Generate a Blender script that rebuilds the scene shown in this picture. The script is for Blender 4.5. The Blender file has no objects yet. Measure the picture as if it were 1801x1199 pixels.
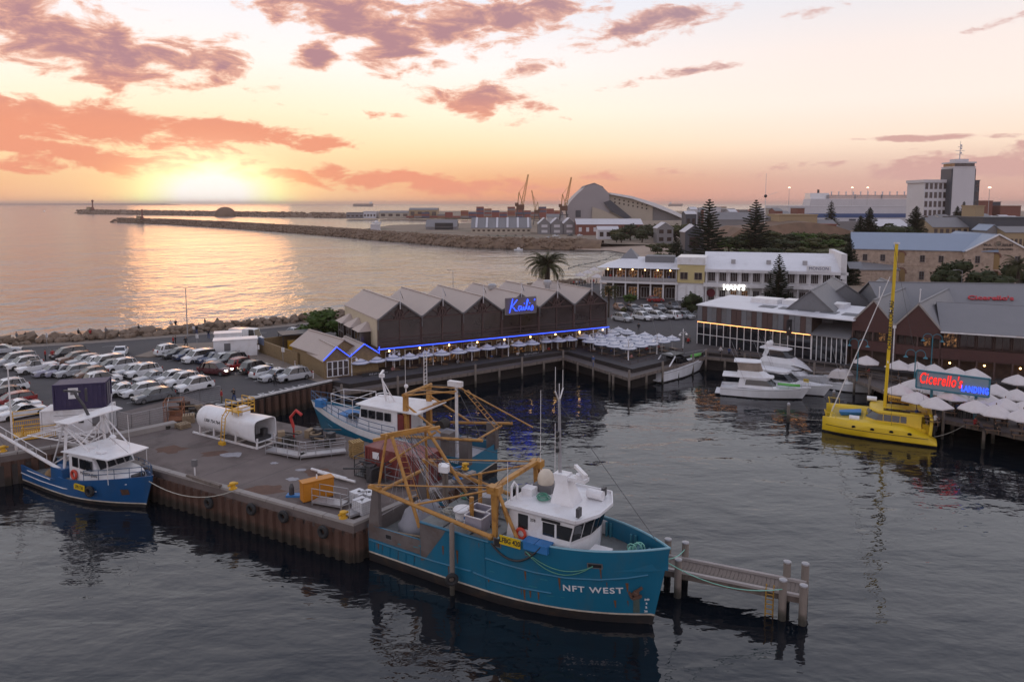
import bpy,bmesh,math,random
from mathutils import Vector,Matrix
C=bpy.context
SC=C.scene
COL=SC.collection
rnd=random.Random(7)
R=math.radians
# ------------------------------------------------------------------ camera
F_PX,PITCH,CAM_H,CX=1280.0,R(5.5),26.0,900.5
PPY=358.3+F_PX*math.tan(PITCH)
cam=bpy.data.cameras.new('camera')
cam.sensor_width=36.0
cam.lens=F_PX/1801*36
cam.shift_y=-(599.5-PPY)/1801
cam.clip_start,cam.clip_end=0.5,90000
cam_o=bpy.data.objects.new('camera',cam)
COL.objects.link(cam_o)
cam_o.location=(0,0,CAM_H)
cam_o.rotation_euler=(R(90)-PITCH,0,0)
SC.camera=cam_o
# ------------------------------------------------------------------ view and light
SC.view_settings.view_transform='Standard'
SC.view_settings.look='None'
SC.view_settings.exposure=0.0
SC.view_settings.gamma=1.0
SC.view_settings.use_curve_mapping=False
SUN_AZ,SUN_EL=R(-22.3),R(1.2)
sl=bpy.data.lights.new('sun','SUN')
sl.energy=0.12
sl.angle=R(11.0)
sl.color=(1.0,0.42,0.16)
sun=bpy.data.objects.new('sun',sl)
COL.objects.link(sun)
SUN_DIR=Vector((math.sin(SUN_AZ)*math.cos(SUN_EL),math.cos(SUN_AZ)*math.cos(SUN_EL),math.sin(SUN_EL)))
sun.rotation_euler=SUN_DIR.to_track_quat('Z','Y').to_euler()
class NT:
 """small helper for building node trees out of arithmetic"""
 def __init__(s,tree):s.t=tree;s.n=tree.nodes;s.l=tree.links
 def node(s,typ,**kw):
  n=s.n.new(typ)
  for k,v in kw.items():setattr(n,k,v)
  return n
 def put(s,sock,v):
  if hasattr(v,'is_output'):s.l.new(v,sock)
  elif isinstance(v,(tuple,list))and len(v)==3 and sock.type=='RGBA':sock.default_value=(*v,1)
  else:sock.default_value=v
 def m(s,op,a,b=0.0,c=0.0,clamp=False):
  n=s.node('ShaderNodeMath',operation=op,use_clamp=clamp)
  s.put(n.inputs[0],a);s.put(n.inputs[1],b);s.put(n.inputs[2],c)
  return n.outputs[0]
 def mix(s,f,a,b):
  n=s.node('ShaderNodeMix',data_type='RGBA')
  s.put(n.inputs[0],f);s.put(n.inputs[6],a);s.put(n.inputs[7],b)
  return n.outputs[2]
 def ss(s,x,a,b):
  n=s.node('ShaderNodeMapRange',interpolation_type='SMOOTHSTEP')
  s.put(n.inputs[0],x);n.inputs[1].default_value=a;n.inputs[2].default_value=b
  return n.outputs[0]
 def ramp(s,x,stops):
  n=s.node('ShaderNodeValToRGB');e=n.color_ramp.elements
  while len(e)>1:e.remove(e[-1])
  e[0].position,e[0].color=stops[0][0],(*stops[0][1],1)
  for p,c in stops[1:]:
   q=e.new(p);q.color=(*c,1)
  s.put(n.inputs[0],x)
  return n.outputs[0]
 def noise(s,vec,scale,detail=4,rough=0.55,dist=0.0):
  n=s.node('ShaderNodeTexNoise')
  if vec is not None:s.l.new(vec,n.inputs['Vector'])
  n.inputs['Scale'].default_value=scale;n.inputs['Detail'].default_value=detail
  n.inputs['Roughness'].default_value=rough;n.inputs['Distortion'].default_value=dist
  return n.outputs['Fac']
 def xyz(s,x,y,z):
  n=s.node('ShaderNodeCombineXYZ')
  s.put(n.inputs[0],x);s.put(n.inputs[1],y);s.put(n.inputs[2],z)
  return n.outputs[0]
def lin(r,g,b):
 f=lambda c:(c/12.92 if c<=0.04045 else((c+0.055)/1.055)**2.4)
 return(f(r/255),f(g/255),f(b/255))
def make_world():
 w=bpy.data.worlds.new('World');SC.world=w;w.use_nodes=True
 t=NT(w.node_tree);t.n.clear()
 geo=t.node('ShaderNodeTexCoord')
 sep=t.node('ShaderNodeSeparateXYZ');t.l.new(geo.outputs['Generated'],sep.inputs[0])
 x,y,z=sep.outputs
 deg=180/math.pi
 el=t.m('MULTIPLY',t.m('ARCSINE',z),deg)
 az=t.m('MULTIPLY',t.m('ARCTAN2',x,y),deg)
 ela=t.m('MAXIMUM',el,0.0)
 e1=t.m('DIVIDE',ela,90.0,clamp=True)
 warm=t.ramp(e1,[(0,lin(252,150,112)),(0.018,lin(254,172,122)),(0.04,lin(255,216,168)),(0.075,lin(255,240,216)),(0.115,lin(248,242,240)),(0.17,lin(230,232,242)),(0.26,lin(236,234,242)),(0.45,lin(205,208,226)),(1,lin(172,178,206))])
 cool=t.ramp(e1,[(0,lin(224,172,160)),(0.02,lin(230,188,174)),(0.045,lin(245,219,198)),(0.08,lin(244,230,220)),(0.12,lin(242,228,222)),(0.17,lin(222,222,230)),(0.26,lin(232,232,242)),(0.45,lin(204,208,226)),(1,lin(172,178,206))])
 daz=t.m('ABSOLUTE',t.m('SUBTRACT',az,SUN_AZ*deg))
 daz=t.m('MINIMUM',daz,t.m('SUBTRACT',360.0,daz))
 side=t.ss(daz,12.0,50.0)
 base=t.mix(side,warm,cool)
 back=t.ss(daz,70.0,150.0)
 base=t.mix(t.m('MULTIPLY',back,0.8),base,t.ramp(e1,[(0,lin(205,192,206)),(0.08,lin(228,212,222)),(0.2,lin(222,218,232)),(1,lin(172,178,206))]))
 sky=t.node('ShaderNodeTexSky',sky_type='NISHITA',sun_disc=False)
 sky.sun_elevation=SUN_EL;sky.sun_rotation=SUN_AZ;sky.air_density=1.0;sky.dust_density=1.0
 skc=t.node('ShaderNodeVectorMath',operation='SCALE');t.l.new(sky.outputs[0],skc.inputs[0]);skc.inputs['Scale'].default_value=0.09
 base=t.mix(0.08,base,skc.outputs[0])
 lift=t.m('ADD',1.0,t.m('MULTIPLY',t.m('MULTIPLY',t.ss(el,1.5,5.0),t.m('SUBTRACT',1.0,t.ss(el,26.0,55.0))),0.22))
 lf=t.node('ShaderNodeVectorMath',operation='SCALE');t.l.new(base,lf.inputs[0]);t.l.new(lift,lf.inputs['Scale']);base=lf.outputs[0]
 dx=t.m('MULTIPLY',daz,1.0);
 de=t.m('SUBTRACT',el,0.6)
 def gauss(ax,ex,p=2.0):
  a=t.m('POWER',t.m('DIVIDE',t.m('ABSOLUTE',dx),ax),2.0);b=t.m('POWER',t.m('DIVIDE',t.m('ABSOLUTE',de),ex),2.0)
  return t.m('EXPONENT',t.m('MULTIPLY',t.m('ADD',a,b),-1.0))
 g_wide,g_mid,g_core=gauss(17,7.5),gauss(5.6,1.9),gauss(3.7,2.1)
 v=t.xyz(az,t.m('MULTIPLY',ela,2.6),0.0)
 n1=t.noise(v,0.30,7,0.62,0.35)
 n2=t.noise(v,0.075,4,0.55,0.2)
 nd=t.m('SUBTRACT',n1,0.5)
 def pd(px,py):
  X=(px-CX)/F_PX
  v_=-(py-PPY)/F_PX
  d=Vector((X,math.cos(PITCH)+v_*math.sin(PITCH),-math.sin(PITCH)+v_*math.cos(PITCH))).normalized()
  return math.degrees(math.atan2(d.x,d.y)),math.degrees(math.asin(d.z))
 blobs=[(40,50,120,48,4,1.0),(150,75,150,42,10,1.0),(290,95,150,34,4,.85),(215,122,120,20,8,.9),(440,92,90,10,2,.5),(600,30,150,36,14,1.15),(690,78,70,40,0,1.1),(760,45,110,28,-6,1.0),(880,28,150,30,-3,1.1),(1130,45,120,22,-8,1.0),(1250,12,80,9,-6,.6),(557,98,40,26,0,.95),(850,178,92,24,8,1.05),(870,105,80,26,14,.55),(960,120,70,18,0,.5),(1240,120,70,9,-4,.7),(1100,150,90,10,-10,.4),(90,212,260,26,5,1.15),(350,228,220,17,4,1.1),(60,262,260,16,6,1.0),(330,280,210,10,2,.7),(640,200,110,8,2,.55),(450,188,60,9,4,.5),(700,318,330,16,3,.9),(150,290,180,14,2,.8),(1050,310,260,9,-2,.5),(1500,300,200,14,0,.45),(1720,285,150,18,-4,1.0),(1620,243,110,4,1,.8),(1450,14,60,10,-6,.7),(1780,32,60,8,-14,.6),(950,210,50,6,0,.5),(1010,208,40,6,-4,.5),(980,160,150,20,-10,.3)]
 acc=None
 for(px,py,sx,sy,rot,amp)in blobs:
  a0,e0=pd(px,py)
  k=math.degrees(1/F_PX)
  ca,sa=math.cos(R(rot)),math.sin(R(rot))
  A=t.m('SUBTRACT',az,a0);E=t.m('SUBTRACT',el,e0)
  u=t.m('MULTIPLY',t.m('ADD',t.m('MULTIPLY',A,ca),t.m('MULTIPLY',E,-sa)),1/(sx*k*1.06))
  w_=t.m('MULTIPLY',t.m('ADD',t.m('MULTIPLY',A,sa),t.m('MULTIPLY',E,ca)),1/(sy*k*1.22))
  r2=t.m('ADD',t.m('POWER',u,2.0),t.m('POWER',w_,2.0))
  b=t.m('MULTIPLY',t.m('EXPONENT',t.m('MULTIPLY',r2,-0.8)),amp)
  acc=b if acc is None else t.m('MAXIMUM',acc,b)
 out=t.m('MAXIMUM',t.ss(el,16.5,24.0),t.ss(t.m('ABSOLUTE',az),36.0,44.0))
 far=t.m('MULTIPLY',t.ss(n2,0.60,0.80),out)
 acc=t.m('MAXIMUM',acc,t.m('MULTIPLY',far,0.8))
 fade=t.ss(acc,0.05,0.3)
 dens0=t.m('ADD',acc,t.m('MULTIPLY',nd,t.m('MULTIPLY',fade,2.7)))
 dens=t.ss(dens0,0.37,0.82)
 thick=t.ss(dens0,0.5,1.15)
 lowc=t.mix(side,lin(245,162,130),lin(216,172,164))
 edge=t.mix(side,lin(252,190,160),lin(226,186,178))
 body=t.mix(side,lin(186,142,148),lin(178,152,162))
 hi=t.ss(el,5.0,10.0)
 ccol=t.mix(hi,lowc,t.mix(thick,edge,body))
 dark=t.m('MULTIPLY',t.ss(el,20.0,45.0),0.62)
 ccol=t.mix(dark,ccol,lin(160,154,172))
 glow=t.mix(t.m('MULTIPLY',g_wide,0.75),base,lin(255,232,186))
 colr=t.mix(t.m('MULTIPLY',dens,t.m('SUBTRACT',1.0,t.m('MULTIPLY',gauss(4.6,2.3),0.97))),glow,ccol)
 add=t.node('ShaderNodeMix',data_type='RGBA',blend_type='ADD');add.inputs[0].default_value=1.0
 t.l.new(colr,add.inputs[6])
 gcol=t.mix(1.0,(0,0,0),(1.3,0.52,0.02))
 def scal(c,f):
  n=t.node('ShaderNodeVectorMath',operation='SCALE');
  t.put(n.inputs[0],c)if hasattr(c,'is_output')else setattr(n.inputs[0],'default_value',c)
  t.put(n.inputs['Scale'],f);return n.outputs[0]
 s1=t.node('ShaderNodeVectorMath',operation='ADD')
 t.l.new(scal((0.40,0.13,-0.20),g_mid),s1.inputs[0]);t.l.new(scal((2.0,1.5,1.05),g_core),s1.inputs[1])
 t.l.new(s1.outputs[0],add.inputs[7])
 mx=t.node('ShaderNodeVectorMath',operation='MAXIMUM');t.l.new(add.outputs[2],mx.inputs[0]);mx.inputs[1].default_value=(0,0,0)
 mn=t.node('ShaderNodeVectorMath',operation='MINIMUM');t.l.new(mx.outputs[0],mn.inputs[0]);mn.inputs[1].default_value=(1.16,1.08,1.0);mx=mn
 bg=t.node('ShaderNodeBackground');t.l.new(mx.outputs[0],bg.inputs[0]);bg.inputs[1].default_value=1.0
 o=t.node('ShaderNodeOutputWorld');t.l.new(bg.outputs[0],o.inputs[0])
make_world()
# ------------------------------------------------------------------ placing
def at(px,py,z=0.0):
 """the point at height z seen in the photograph's pixel (px, py)"""
 x=(px-CX)/F_PX;v=-(py-PPY)/F_PX
 d=Vector((x,math.cos(PITCH)+v*math.sin(PITCH),-math.sin(PITCH)+v*math.cos(PITCH)))
 return Vector((0,0,CAM_H))+d*((z-CAM_H)/d.z)
def hz(py,Y):
 """height seen in row py at distance Y"""
 v=-(py-PPY)/F_PX
 return CAM_H+Y*(-math.sin(PITCH)+v*math.cos(PITCH))/(math.cos(PITCH)+v*math.sin(PITCH))
def ang(a,b):return math.atan2(b[1]-a[1],b[0]-a[0])
# ------------------------------------------------------------------ materials
MATS={}
def mat(name,col,rough=0.6,metal=0.0,var=0.12,scale=2.0,bump=0.0,bscale=12.0,spec=0.5,dirt=None,dirt_amt=0.0,dirt_scale=0.6,obj_color=False,coat=0.0,stretch=(1,1,1)):
 if name in MATS:return MATS[name]
 m=bpy.data.materials.new(name);m.use_nodes=True;MATS[name]=m
 t=NT(m.node_tree);b=t.n['Principled BSDF']
 tc=t.node('ShaderNodeTexCoord');mp=t.node('ShaderNodeMapping');t.l.new(tc.outputs['Object'],mp.inputs[0]);mp.inputs['Scale'].default_value=stretch
 P=mp.outputs[0]
 if obj_color:
  oi=t.node('ShaderNodeObjectInfo');base=oi.outputs['Color']
 else:base=col
 n=t.noise(P,scale,5,0.6)
 k=t.m('ADD',t.m('MULTIPLY',t.m('SUBTRACT',n,0.5),var*2.6),1.0)
 vs=t.node('ShaderNodeVectorMath',operation='SCALE')
 if hasattr(base,'is_output'):t.l.new(base,vs.inputs[0])
 else:vs.inputs[0].default_value=base
 t.l.new(k,vs.inputs['Scale'])
 c=vs.outputs[0]
 if dirt is not None:
  dn=t.noise(P,dirt_scale,6,0.65,0.4)
  c=t.mix(t.m('MULTIPLY',t.ss(dn,0.48,0.68),dirt_amt),c,dirt)
 t.l.new(c,b.inputs['Base Color'])
 t.put(b.inputs['Roughness'],t.m('ADD',t.m('MULTIPLY',t.m('SUBTRACT',n,0.5),0.25),rough,clamp=True))
 b.inputs['Metallic'].default_value=metal
 b.inputs['Specular IOR Level'].default_value=spec
 b.inputs['Coat Weight'].default_value=coat
 if bump:
  bn=t.noise(P,bscale,4,0.6)
  bp=t.node('ShaderNodeBump');bp.inputs['Strength'].default_value=bump;bp.inputs['Distance'].default_value=0.05
  t.l.new(bn,bp.inputs['Height']);t.l.new(bp.outputs[0],b.inputs['Normal'])
 return m
def emit(name,col,strength):
 if name in MATS:return MATS[name]
 m=bpy.data.materials.new(name);m.use_nodes=True;MATS[name]=m
 b=m.node_tree.nodes['Principled BSDF']
 b.inputs['Base Color'].default_value=(*col,1);b.inputs['Emission Color'].default_value=(*col,1);b.inputs['Emission Strength'].default_value=strength
 b.inputs['Roughness'].default_value=0.4
 return m
def wave_add(name,direction='Z',ws=4.0,depth=0.4,dist=0.03,**kw):
 """a material with regular ribs (cladding, roof sheeting, boards)"""
 if name in MATS:return MATS[name]
 m=mat(name,**kw);t=NT(m.node_tree);b=t.n['Principled BSDF']
 tc=t.node('ShaderNodeTexCoord');w=t.node('ShaderNodeTexWave',wave_type='BANDS',bands_direction=direction,wave_profile='SIN')
 w.inputs['Scale'].default_value=ws;t.l.new(tc.outputs['Object'],w.inputs[0])
 bp=t.node('ShaderNodeBump');bp.inputs['Strength'].default_value=depth;bp.inputs['Distance'].default_value=dist
 t.l.new(w.outputs['Fac'],bp.inputs['Height']);t.l.new(bp.outputs[0],b.inputs['Normal'])
 return m
def tide(m,z0,z1,col):
 """dark weed and damp up to the high water mark on things that stand in the sea"""
 t=NT(m.node_tree);b=t.n['Principled BSDF'];src=b.inputs['Base Color'].links[0].from_socket;tc=t.node('ShaderNodeTexCoord');s=t.node('ShaderNodeSeparateXYZ');t.l.new(tc.outputs['Object'],s.inputs[0])
 n=t.noise(tc.outputs['Object'],1.7,4,.6);z=t.m('ADD',s.outputs[2],t.m('MULTIPLY',t.m('SUBTRACT',n,.5),.9));f=t.m('SUBTRACT',1.0,t.ss(z,z0,z1))
 t.l.new(t.mix(t.m('MULTIPLY',f,.85),src,col),b.inputs['Base Color'])
# ------------------------------------------------------------------ mesh building
class MB:
 def __init__(s):s.v=[];s.f=[];s.mi=[];s.cur=0
 def add(s,vs,fs,mi=None):
  o=len(s.v);s.v+=[tuple(p)for p in vs]
  for f in fs:s.f.append([i+o for i in f]);s.mi.append(s.cur if mi is None else mi)
  return s
 def box(s,c,d,rz=0.0,mi=None,taper=1.0):
  x,y,z=d[0]/2,d[1]/2,d[2]/2
  ca,sa=math.cos(rz),math.sin(rz);vs=[]
  for sz in(-1,1):
   k=taper if sz>0 else 1.0
   for sx,sy in((-1,-1),(1,-1),(1,1),(-1,1)):
    px,py=sx*x*k,sy*y*k
    vs.append((c[0]+px*ca-py*sa,c[1]+px*sa+py*ca,c[2]+sz*z))
  return s.add(vs,[(0,3,2,1),(4,5,6,7),(0,1,5,4),(1,2,6,5),(2,3,7,6),(3,0,4,7)],mi)
 def span(s,a,b,mi=None):
  return s.box([(a[i]+b[i])/2 for i in range(3)],[abs(b[i]-a[i])for i in range(3)],0,mi)
 def frame(s,p0,p1):
  p0,p1=Vector(p0),Vector(p1);d=(p1-p0)
  if d.length<1e-6:d=Vector((0,0,1))
  d.normalize()
  up=Vector((0,0,1))if abs(d.z)<0.95 else Vector((1,0,0))
  a=d.cross(up).normalized();b=a.cross(d).normalized()
  return p0,p1,a,b
 def beam(s,p0,p1,w,h,mi=None):
  p0,p1,a,b=s.frame(p0,p1);vs=[]
  for p in(p0,p1):
   for i,j in((-1,-1),(1,-1),(1,1),(-1,1)):vs.append(p+a*(i*w/2)+b*(j*h/2))
  return s.add(vs,[(3,2,1,0),(4,5,6,7),(0,1,5,4),(1,2,6,5),(2,3,7,6),(3,0,4,7)],mi)
 def tube(s,p0,p1,r,n=8,r1=None,mi=None,caps=True):
  p0,p1,a,b=s.frame(p0,p1);r1=r if r1 is None else r1;vs=[]
  for p,q in((p0,r),(p1,r1)):
   for k in range(n):
    t=2*math.pi*k/n;vs.append(p+a*(q*math.cos(t))+b*(q*math.sin(t)))
  fs=[(k,(k+1)%n,n+(k+1)%n,n+k)for k in range(n)]
  if caps:fs+=[tuple(range(n-1,-1,-1)),tuple(range(n,2*n))]
  return s.add(vs,fs,mi)
 def path(s,pts,r,n=6,mi=None):
  pts=[Vector(p)for p in pts];vs=[];m=len(pts)
  pa=None
  for i,p in enumerate(pts):
   d=(pts[min(i+1,m-1)]-pts[max(i-1,0)])
   if d.length<1e-9:d=Vector((0,0,1))
   d.normalize()
   if pa is None:
    up=Vector((0,0,1))if abs(d.z)<0.9 else Vector((1,0,0));a=d.cross(up).normalized()
   else:a=(pa-d*pa.dot(d));a=a.normalized()if a.length>1e-6 else pa
   pa=a;b=a.cross(d)
   rr=r[i]if isinstance(r,(list,tuple))else r
   for k in range(n):
    t=2*math.pi*k/n;vs.append(p+a*(rr*math.cos(t))+b*(rr*math.sin(t)))
  fs=[]
  for i in range(m-1):
   for k in range(n):fs.append((i*n+k,i*n+(k+1)%n,(i+1)*n+(k+1)%n,(i+1)*n+k))
  fs+=[tuple(range(n-1,-1,-1)),tuple(range((m-1)*n,m*n))]
  return s.add(vs,fs,mi)
 def lathe(s,prof,n=16,c=(0,0,0),mi=None):
  vs=[];fs=[]
  for r,z in prof:
   for k in range(n):
    t=2*math.pi*k/n;vs.append((c[0]+r*math.cos(t),c[1]+r*math.sin(t),c[2]+z))
  for i in range(len(prof)-1):
   for k in range(n):fs.append((i*n+k,i*n+(k+1)%n,(i+1)*n+(k+1)%n,(i+1)*n+k))
  if prof[0][0]>1e-4:fs.append(tuple(range(n-1,-1,-1)))
  if prof[-1][0]>1e-4:fs.append(tuple(range((len(prof)-1)*n,len(prof)*n)))
  return s.add(vs,fs,mi)
 def loft(s,rings,closed=True,caps=True,mi=None):
  n=len(rings[0]);vs=[p for r in rings for p in r];fs=[]
  for i in range(len(rings)-1):
   for k in range(n if closed else n-1):fs.append((i*n+k,i*n+(k+1)%n,(i+1)*n+(k+1)%n,(i+1)*n+k))
  if caps and closed:fs+=[tuple(range(n-1,-1,-1)),tuple(range((len(rings)-1)*n,len(rings)*n))]
  return s.add(vs,fs,mi)
 def prism(s,poly,z0,z1,mi=None):
  n=len(poly)
  ar=sum(poly[i][0]*poly[(i+1)%n][1]-poly[(i+1)%n][0]*poly[i][1]for i in range(n))
  if ar<0:poly=poly[::-1]
  vs=[(p[0],p[1],z0)for p in poly]+[(p[0],p[1],z1)for p in poly]
  return s.add(vs,[tuple(range(n-1,-1,-1)),tuple(range(n,2*n))]+[(k,(k+1)%n,n+(k+1)%n,n+k)for k in range(n)],mi)
 def slabx(s,poly,y0,y1,mi=None):
  """polygon in x-z swept along y"""
  n=len(poly);vs=[(p[0],y0,p[1])for p in poly]+[(p[0],y1,p[1])for p in poly]
  return s.add(vs,[tuple(range(n)),tuple(range(2*n-1,n-1,-1))]+[(n+k,n+(k+1)%n,(k+1)%n,k)for k in range(n)],mi)
 def slaby(s,poly,x0,x1,mi=None):
  """polygon in y-z swept along x"""
  n=len(poly);vs=[(x0,p[0],p[1])for p in poly]+[(x1,p[0],p[1])for p in poly]
  return s.add(vs,[tuple(range(n-1,-1,-1)),tuple(range(n,2*n))]+[(k,(k+1)%n,n+(k+1)%n,n+k)for k in range(n)],mi)
 def ball(s,c,r,nu=10,nv=6,mi=None,sq=(1,1,1)):
  vs=[];fs=[]
  for j in range(1,nv):
   ph=math.pi*j/nv
   for k in range(nu):
    t=2*math.pi*k/nu;vs.append((c[0]+r*sq[0]*math.sin(ph)*math.cos(t),c[1]+r*sq[1]*math.sin(ph)*math.sin(t),c[2]-r*sq[2]*math.cos(ph)))
  b=len(vs);vs+=[(c[0],c[1],c[2]-r*sq[2]),(c[0],c[1],c[2]+r*sq[2])]
  for j in range(nv-2):
   for k in range(nu):fs.append((j*nu+k,j*nu+(k+1)%nu,(j+1)*nu+(k+1)%nu,(j+1)*nu+k))
  for k in range(nu):fs.append((b,(k+1)%nu,k));fs.append((b+1,(nv-2)*nu+k,(nv-2)*nu+(k+1)%nu))
  return s.add(vs,fs,mi)
 def torus(s,c,R_,r,ax='z',n=18,m=8,mi=None,arc=2*math.pi):
  vs=[];fs=[];full=arc>6.2;nn=n if full else n+1
  for i in range(nn):
   t=arc*i/n
   for j in range(m):
    p=2*math.pi*j/m;q=R_+r*math.cos(p);a,b,h=q*math.cos(t),q*math.sin(t),r*math.sin(p)
    vs.append({'z':(c[0]+a,c[1]+b,c[2]+h),'y':(c[0]+a,c[1]-h,c[2]+b),'x':(c[0]+h,c[1]+a,c[2]+b)}[ax])
  for i in range(n):
   for j in range(m):fs.append((i*m+j,((i+1)%nn)*m+j,((i+1)%nn)*m+(j+1)%m,i*m+(j+1)%m))
  return s.add(vs,fs,mi)
 def mesh(s,name,mats,smooth=False):
  me=bpy.data.meshes.new(name);me.from_pydata(s.v,[],s.f)
  for m in(mats if isinstance(mats,(list,tuple))else[mats]):me.materials.append(m)
  if any(s.mi):me.polygons.foreach_set('material_index',s.mi)
  if smooth:
   me.polygons.foreach_set('use_smooth',[True]*len(me.polygons))
   if smooth!='all':
    try:me.set_sharp_from_angle(angle=R(38))
    except Exception:pass
  me.update()
  return me
 def build(s,name,mats,parent=None,smooth=False,label=None,cat=None,group=None,kind=None,loc=None,rz=None):
  return ob(name,s.mesh(name,mats,smooth),parent,label,cat,group,kind,loc,rz)
def ob(name,data,parent=None,label=None,cat=None,group=None,kind=None,loc=None,rz=None):
 o=bpy.data.objects.new(name,data);COL.objects.link(o)
 if parent is not None:o.parent=parent
 if loc is not None:o.location=loc
 if rz is not None:o.rotation_euler=(0,0,rz)
 return tag(o,label,cat,group,kind)
def tag(o,label=None,cat=None,group=None,kind=None):
 if label:o['label']=label
 if cat:o['category']=cat
 if group:o['group']=group
 if kind:o['kind']=kind
 return o
def thing(name,label,cat,loc=(0,0,0),rz=0.0,group=None):
 return ob(name,None,None,label,cat,group,None,loc,rz)
KIDS={}
def kids(o):return[c for c in o.children]
def dup(o,loc=None,rz=None,label=None,scale=None,parent=None):
 """a copy of a thing with copies of its parts and sub-parts"""
 c=o.copy();COL.objects.link(c)
 if parent is not None:c.parent=parent
 if loc is not None:c.location=loc
 if rz is not None:c.rotation_euler=(0,0,rz)
 if scale is not None:c.scale=(scale,)*3 if not isinstance(scale,(tuple,list))else scale
 if label:c['label']=label
 for ch in o.children:dup(ch,parent=c)
 return c
def text(name,s,size,mt,parent=None,loc=(0,0,0),rot=(R(90),0,0),ext=0.01,shear=0.0,align='CENTER',offset=0.0,space=1.0,sx=1.0,raw=False,**kw):
 cu=bpy.data.curves.new(name,'FONT');cu.body=s;cu.size=size;cu.extrude=ext;cu.shear=shear;cu.offset=offset
 cu.align_x=align;cu.align_y='CENTER';cu.space_character=space;cu.resolution_u=3
 cu.materials.append(mt)
 tmp=bpy.data.objects.new('tmp',cu);COL.objects.link(tmp);C.view_layer.update()
 me=bpy.data.meshes.new_from_object(tmp.evaluated_get(C.evaluated_depsgraph_get()));me.name=name
 bpy.data.objects.remove(tmp);bpy.data.curves.remove(cu)
 for v in me.vertices:v.co.x*=sx
 if raw:return me
 o=ob(name,me,parent,**kw);o.location=loc;o.rotation_euler=rot
 return o
def ordn(i):return['first','second','third','fourth','fifth','sixth','seventh','eighth','ninth','tenth','eleventh','twelfth','thirteenth','fourteenth','fifteenth','sixteenth','seventeenth','eighteenth','nineteenth','twentieth','twenty-first','twenty-second','twenty-third','twenty-fourth','twenty-fifth'][i]
# shared materials
M_CONC=mat('concrete',(0.145,0.115,0.105),0.85,var=0.35,scale=0.5,bump=0.25,bscale=9,dirt=(0.07,0.052,0.046),dirt_amt=0.7,dirt_scale=0.3)
M_ASPH=mat('asphalt',(0.058,0.053,0.056),0.85,var=0.25,scale=0.6,bump=0.2,bscale=20,dirt=(0.085,0.078,0.078),dirt_amt=0.6,dirt_scale=0.15)
M_PATH=mat('paving',(0.20,0.16,0.13),0.85,var=0.2,scale=0.8,bump=0.2)
M_KERB=mat('kerb concrete',(0.30,0.27,0.25),0.85,var=0.2,scale=1.0)
M_ROADPAINT=mat('road paint',(0.55,0.53,0.52),0.7,var=0.4,scale=3.0)
M_DECK=wave_add('deck boards','X',3.0,0.6,0.02,col=(0.115,0.095,0.088),rough=0.8,var=0.35,scale=1.5)
M_TIMBER=mat('weathered timber',(0.17,0.135,0.115),0.85,var=0.35,scale=3.0,bump=0.5,bscale=14,stretch=(1,1,0.15),dirt=(0.05,0.05,0.04),dirt_amt=0.5,dirt_scale=2.0)
M_RUST=mat('rusted steel',(0.10,0.052,0.036),0.85,0.1,var=0.5,scale=1.4,bump=0.5,bscale=8,dirt=(0.028,0.02,0.018),dirt_amt=0.75,dirt_scale=0.5,stretch=(1,1,0.35))
tide(M_RUST,.35,1.1,(.016,.017,.011))
M_PILE=mat('marine timber',(0.19,0.155,0.13),0.85,var=0.35,scale=3.0,bump=0.5,bscale=14,stretch=(1,1,0.15),dirt=(0.05,0.05,0.04),dirt_amt=0.5,dirt_scale=2.0);tide(M_PILE,.3,1.2,(.018,.019,.012))
M_RUBBER=mat('black rubber',(0.018,0.018,0.019),0.75,var=0.3,bump=0.2)
M_WHITE=mat('white paint',(0.74,0.73,0.74),0.35,var=0.10,scale=1.2,dirt=(0.50,0.42,0.36),dirt_amt=0.28,dirt_scale=0.9)
M_WSTEEL=mat('white steel',(0.70,0.68,0.68),0.4,var=0.12,scale=2.0,dirt=(0.40,0.24,0.14),dirt_amt=0.35,dirt_scale=1.3)
M_GALV=mat('galvanised steel',(0.38,0.37,0.38),0.45,0.5,var=0.25,scale=4)
M_STEEL=mat('dark steel',(0.07,0.068,0.072),0.5,0.4,var=0.3)
M_YELLOW=mat('yellow steel',(0.62,0.34,0.02),0.5,var=0.2,scale=2,dirt=(0.25,0.12,0.03),dirt_amt=0.5,dirt_scale=1.2)
M_GANTRY=mat('ochre gantry paint',(0.43,0.215,0.05),0.5,var=0.22,scale=1.6,dirt=(0.22,0.085,0.025),dirt_amt=0.7,dirt_scale=1.5)
M_GLASS=mat('dark glass',(0.012,0.014,0.018),0.06,var=0.1,spec=0.9)
M_BLACK=mat('black paint',(0.02,0.02,0.022),0.5,var=0.2)
M_ROPE=mat('green rope',(0.10,0.28,0.20),0.8,var=0.4,scale=9)
M_ROPEW=mat('pale rope',(0.42,0.40,0.34),0.8,var=0.3,scale=9)
M_RED=mat('red paint',(0.45,0.03,0.025),0.45,var=0.2)
M_GREY=mat('grey steel',(0.16,0.155,0.16),0.55,0.2,var=0.25,scale=2,dirt=(0.11,0.07,0.05),dirt_amt=0.5)
M_LAMP=emit('lamp light',(1.0,0.86,0.66),14.0)
M_WARM=emit('warm bulb',(1.0,0.56,0.20),9.0)
M_LED=emit('amber strip light',(1.0,0.42,0.14),3.6)
M_NEONB=emit('blue neon',(0.03,0.09,1.0),1.9)
M_NEONR=emit('red neon',(1.0,0.03,0.02),1.1)
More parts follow.
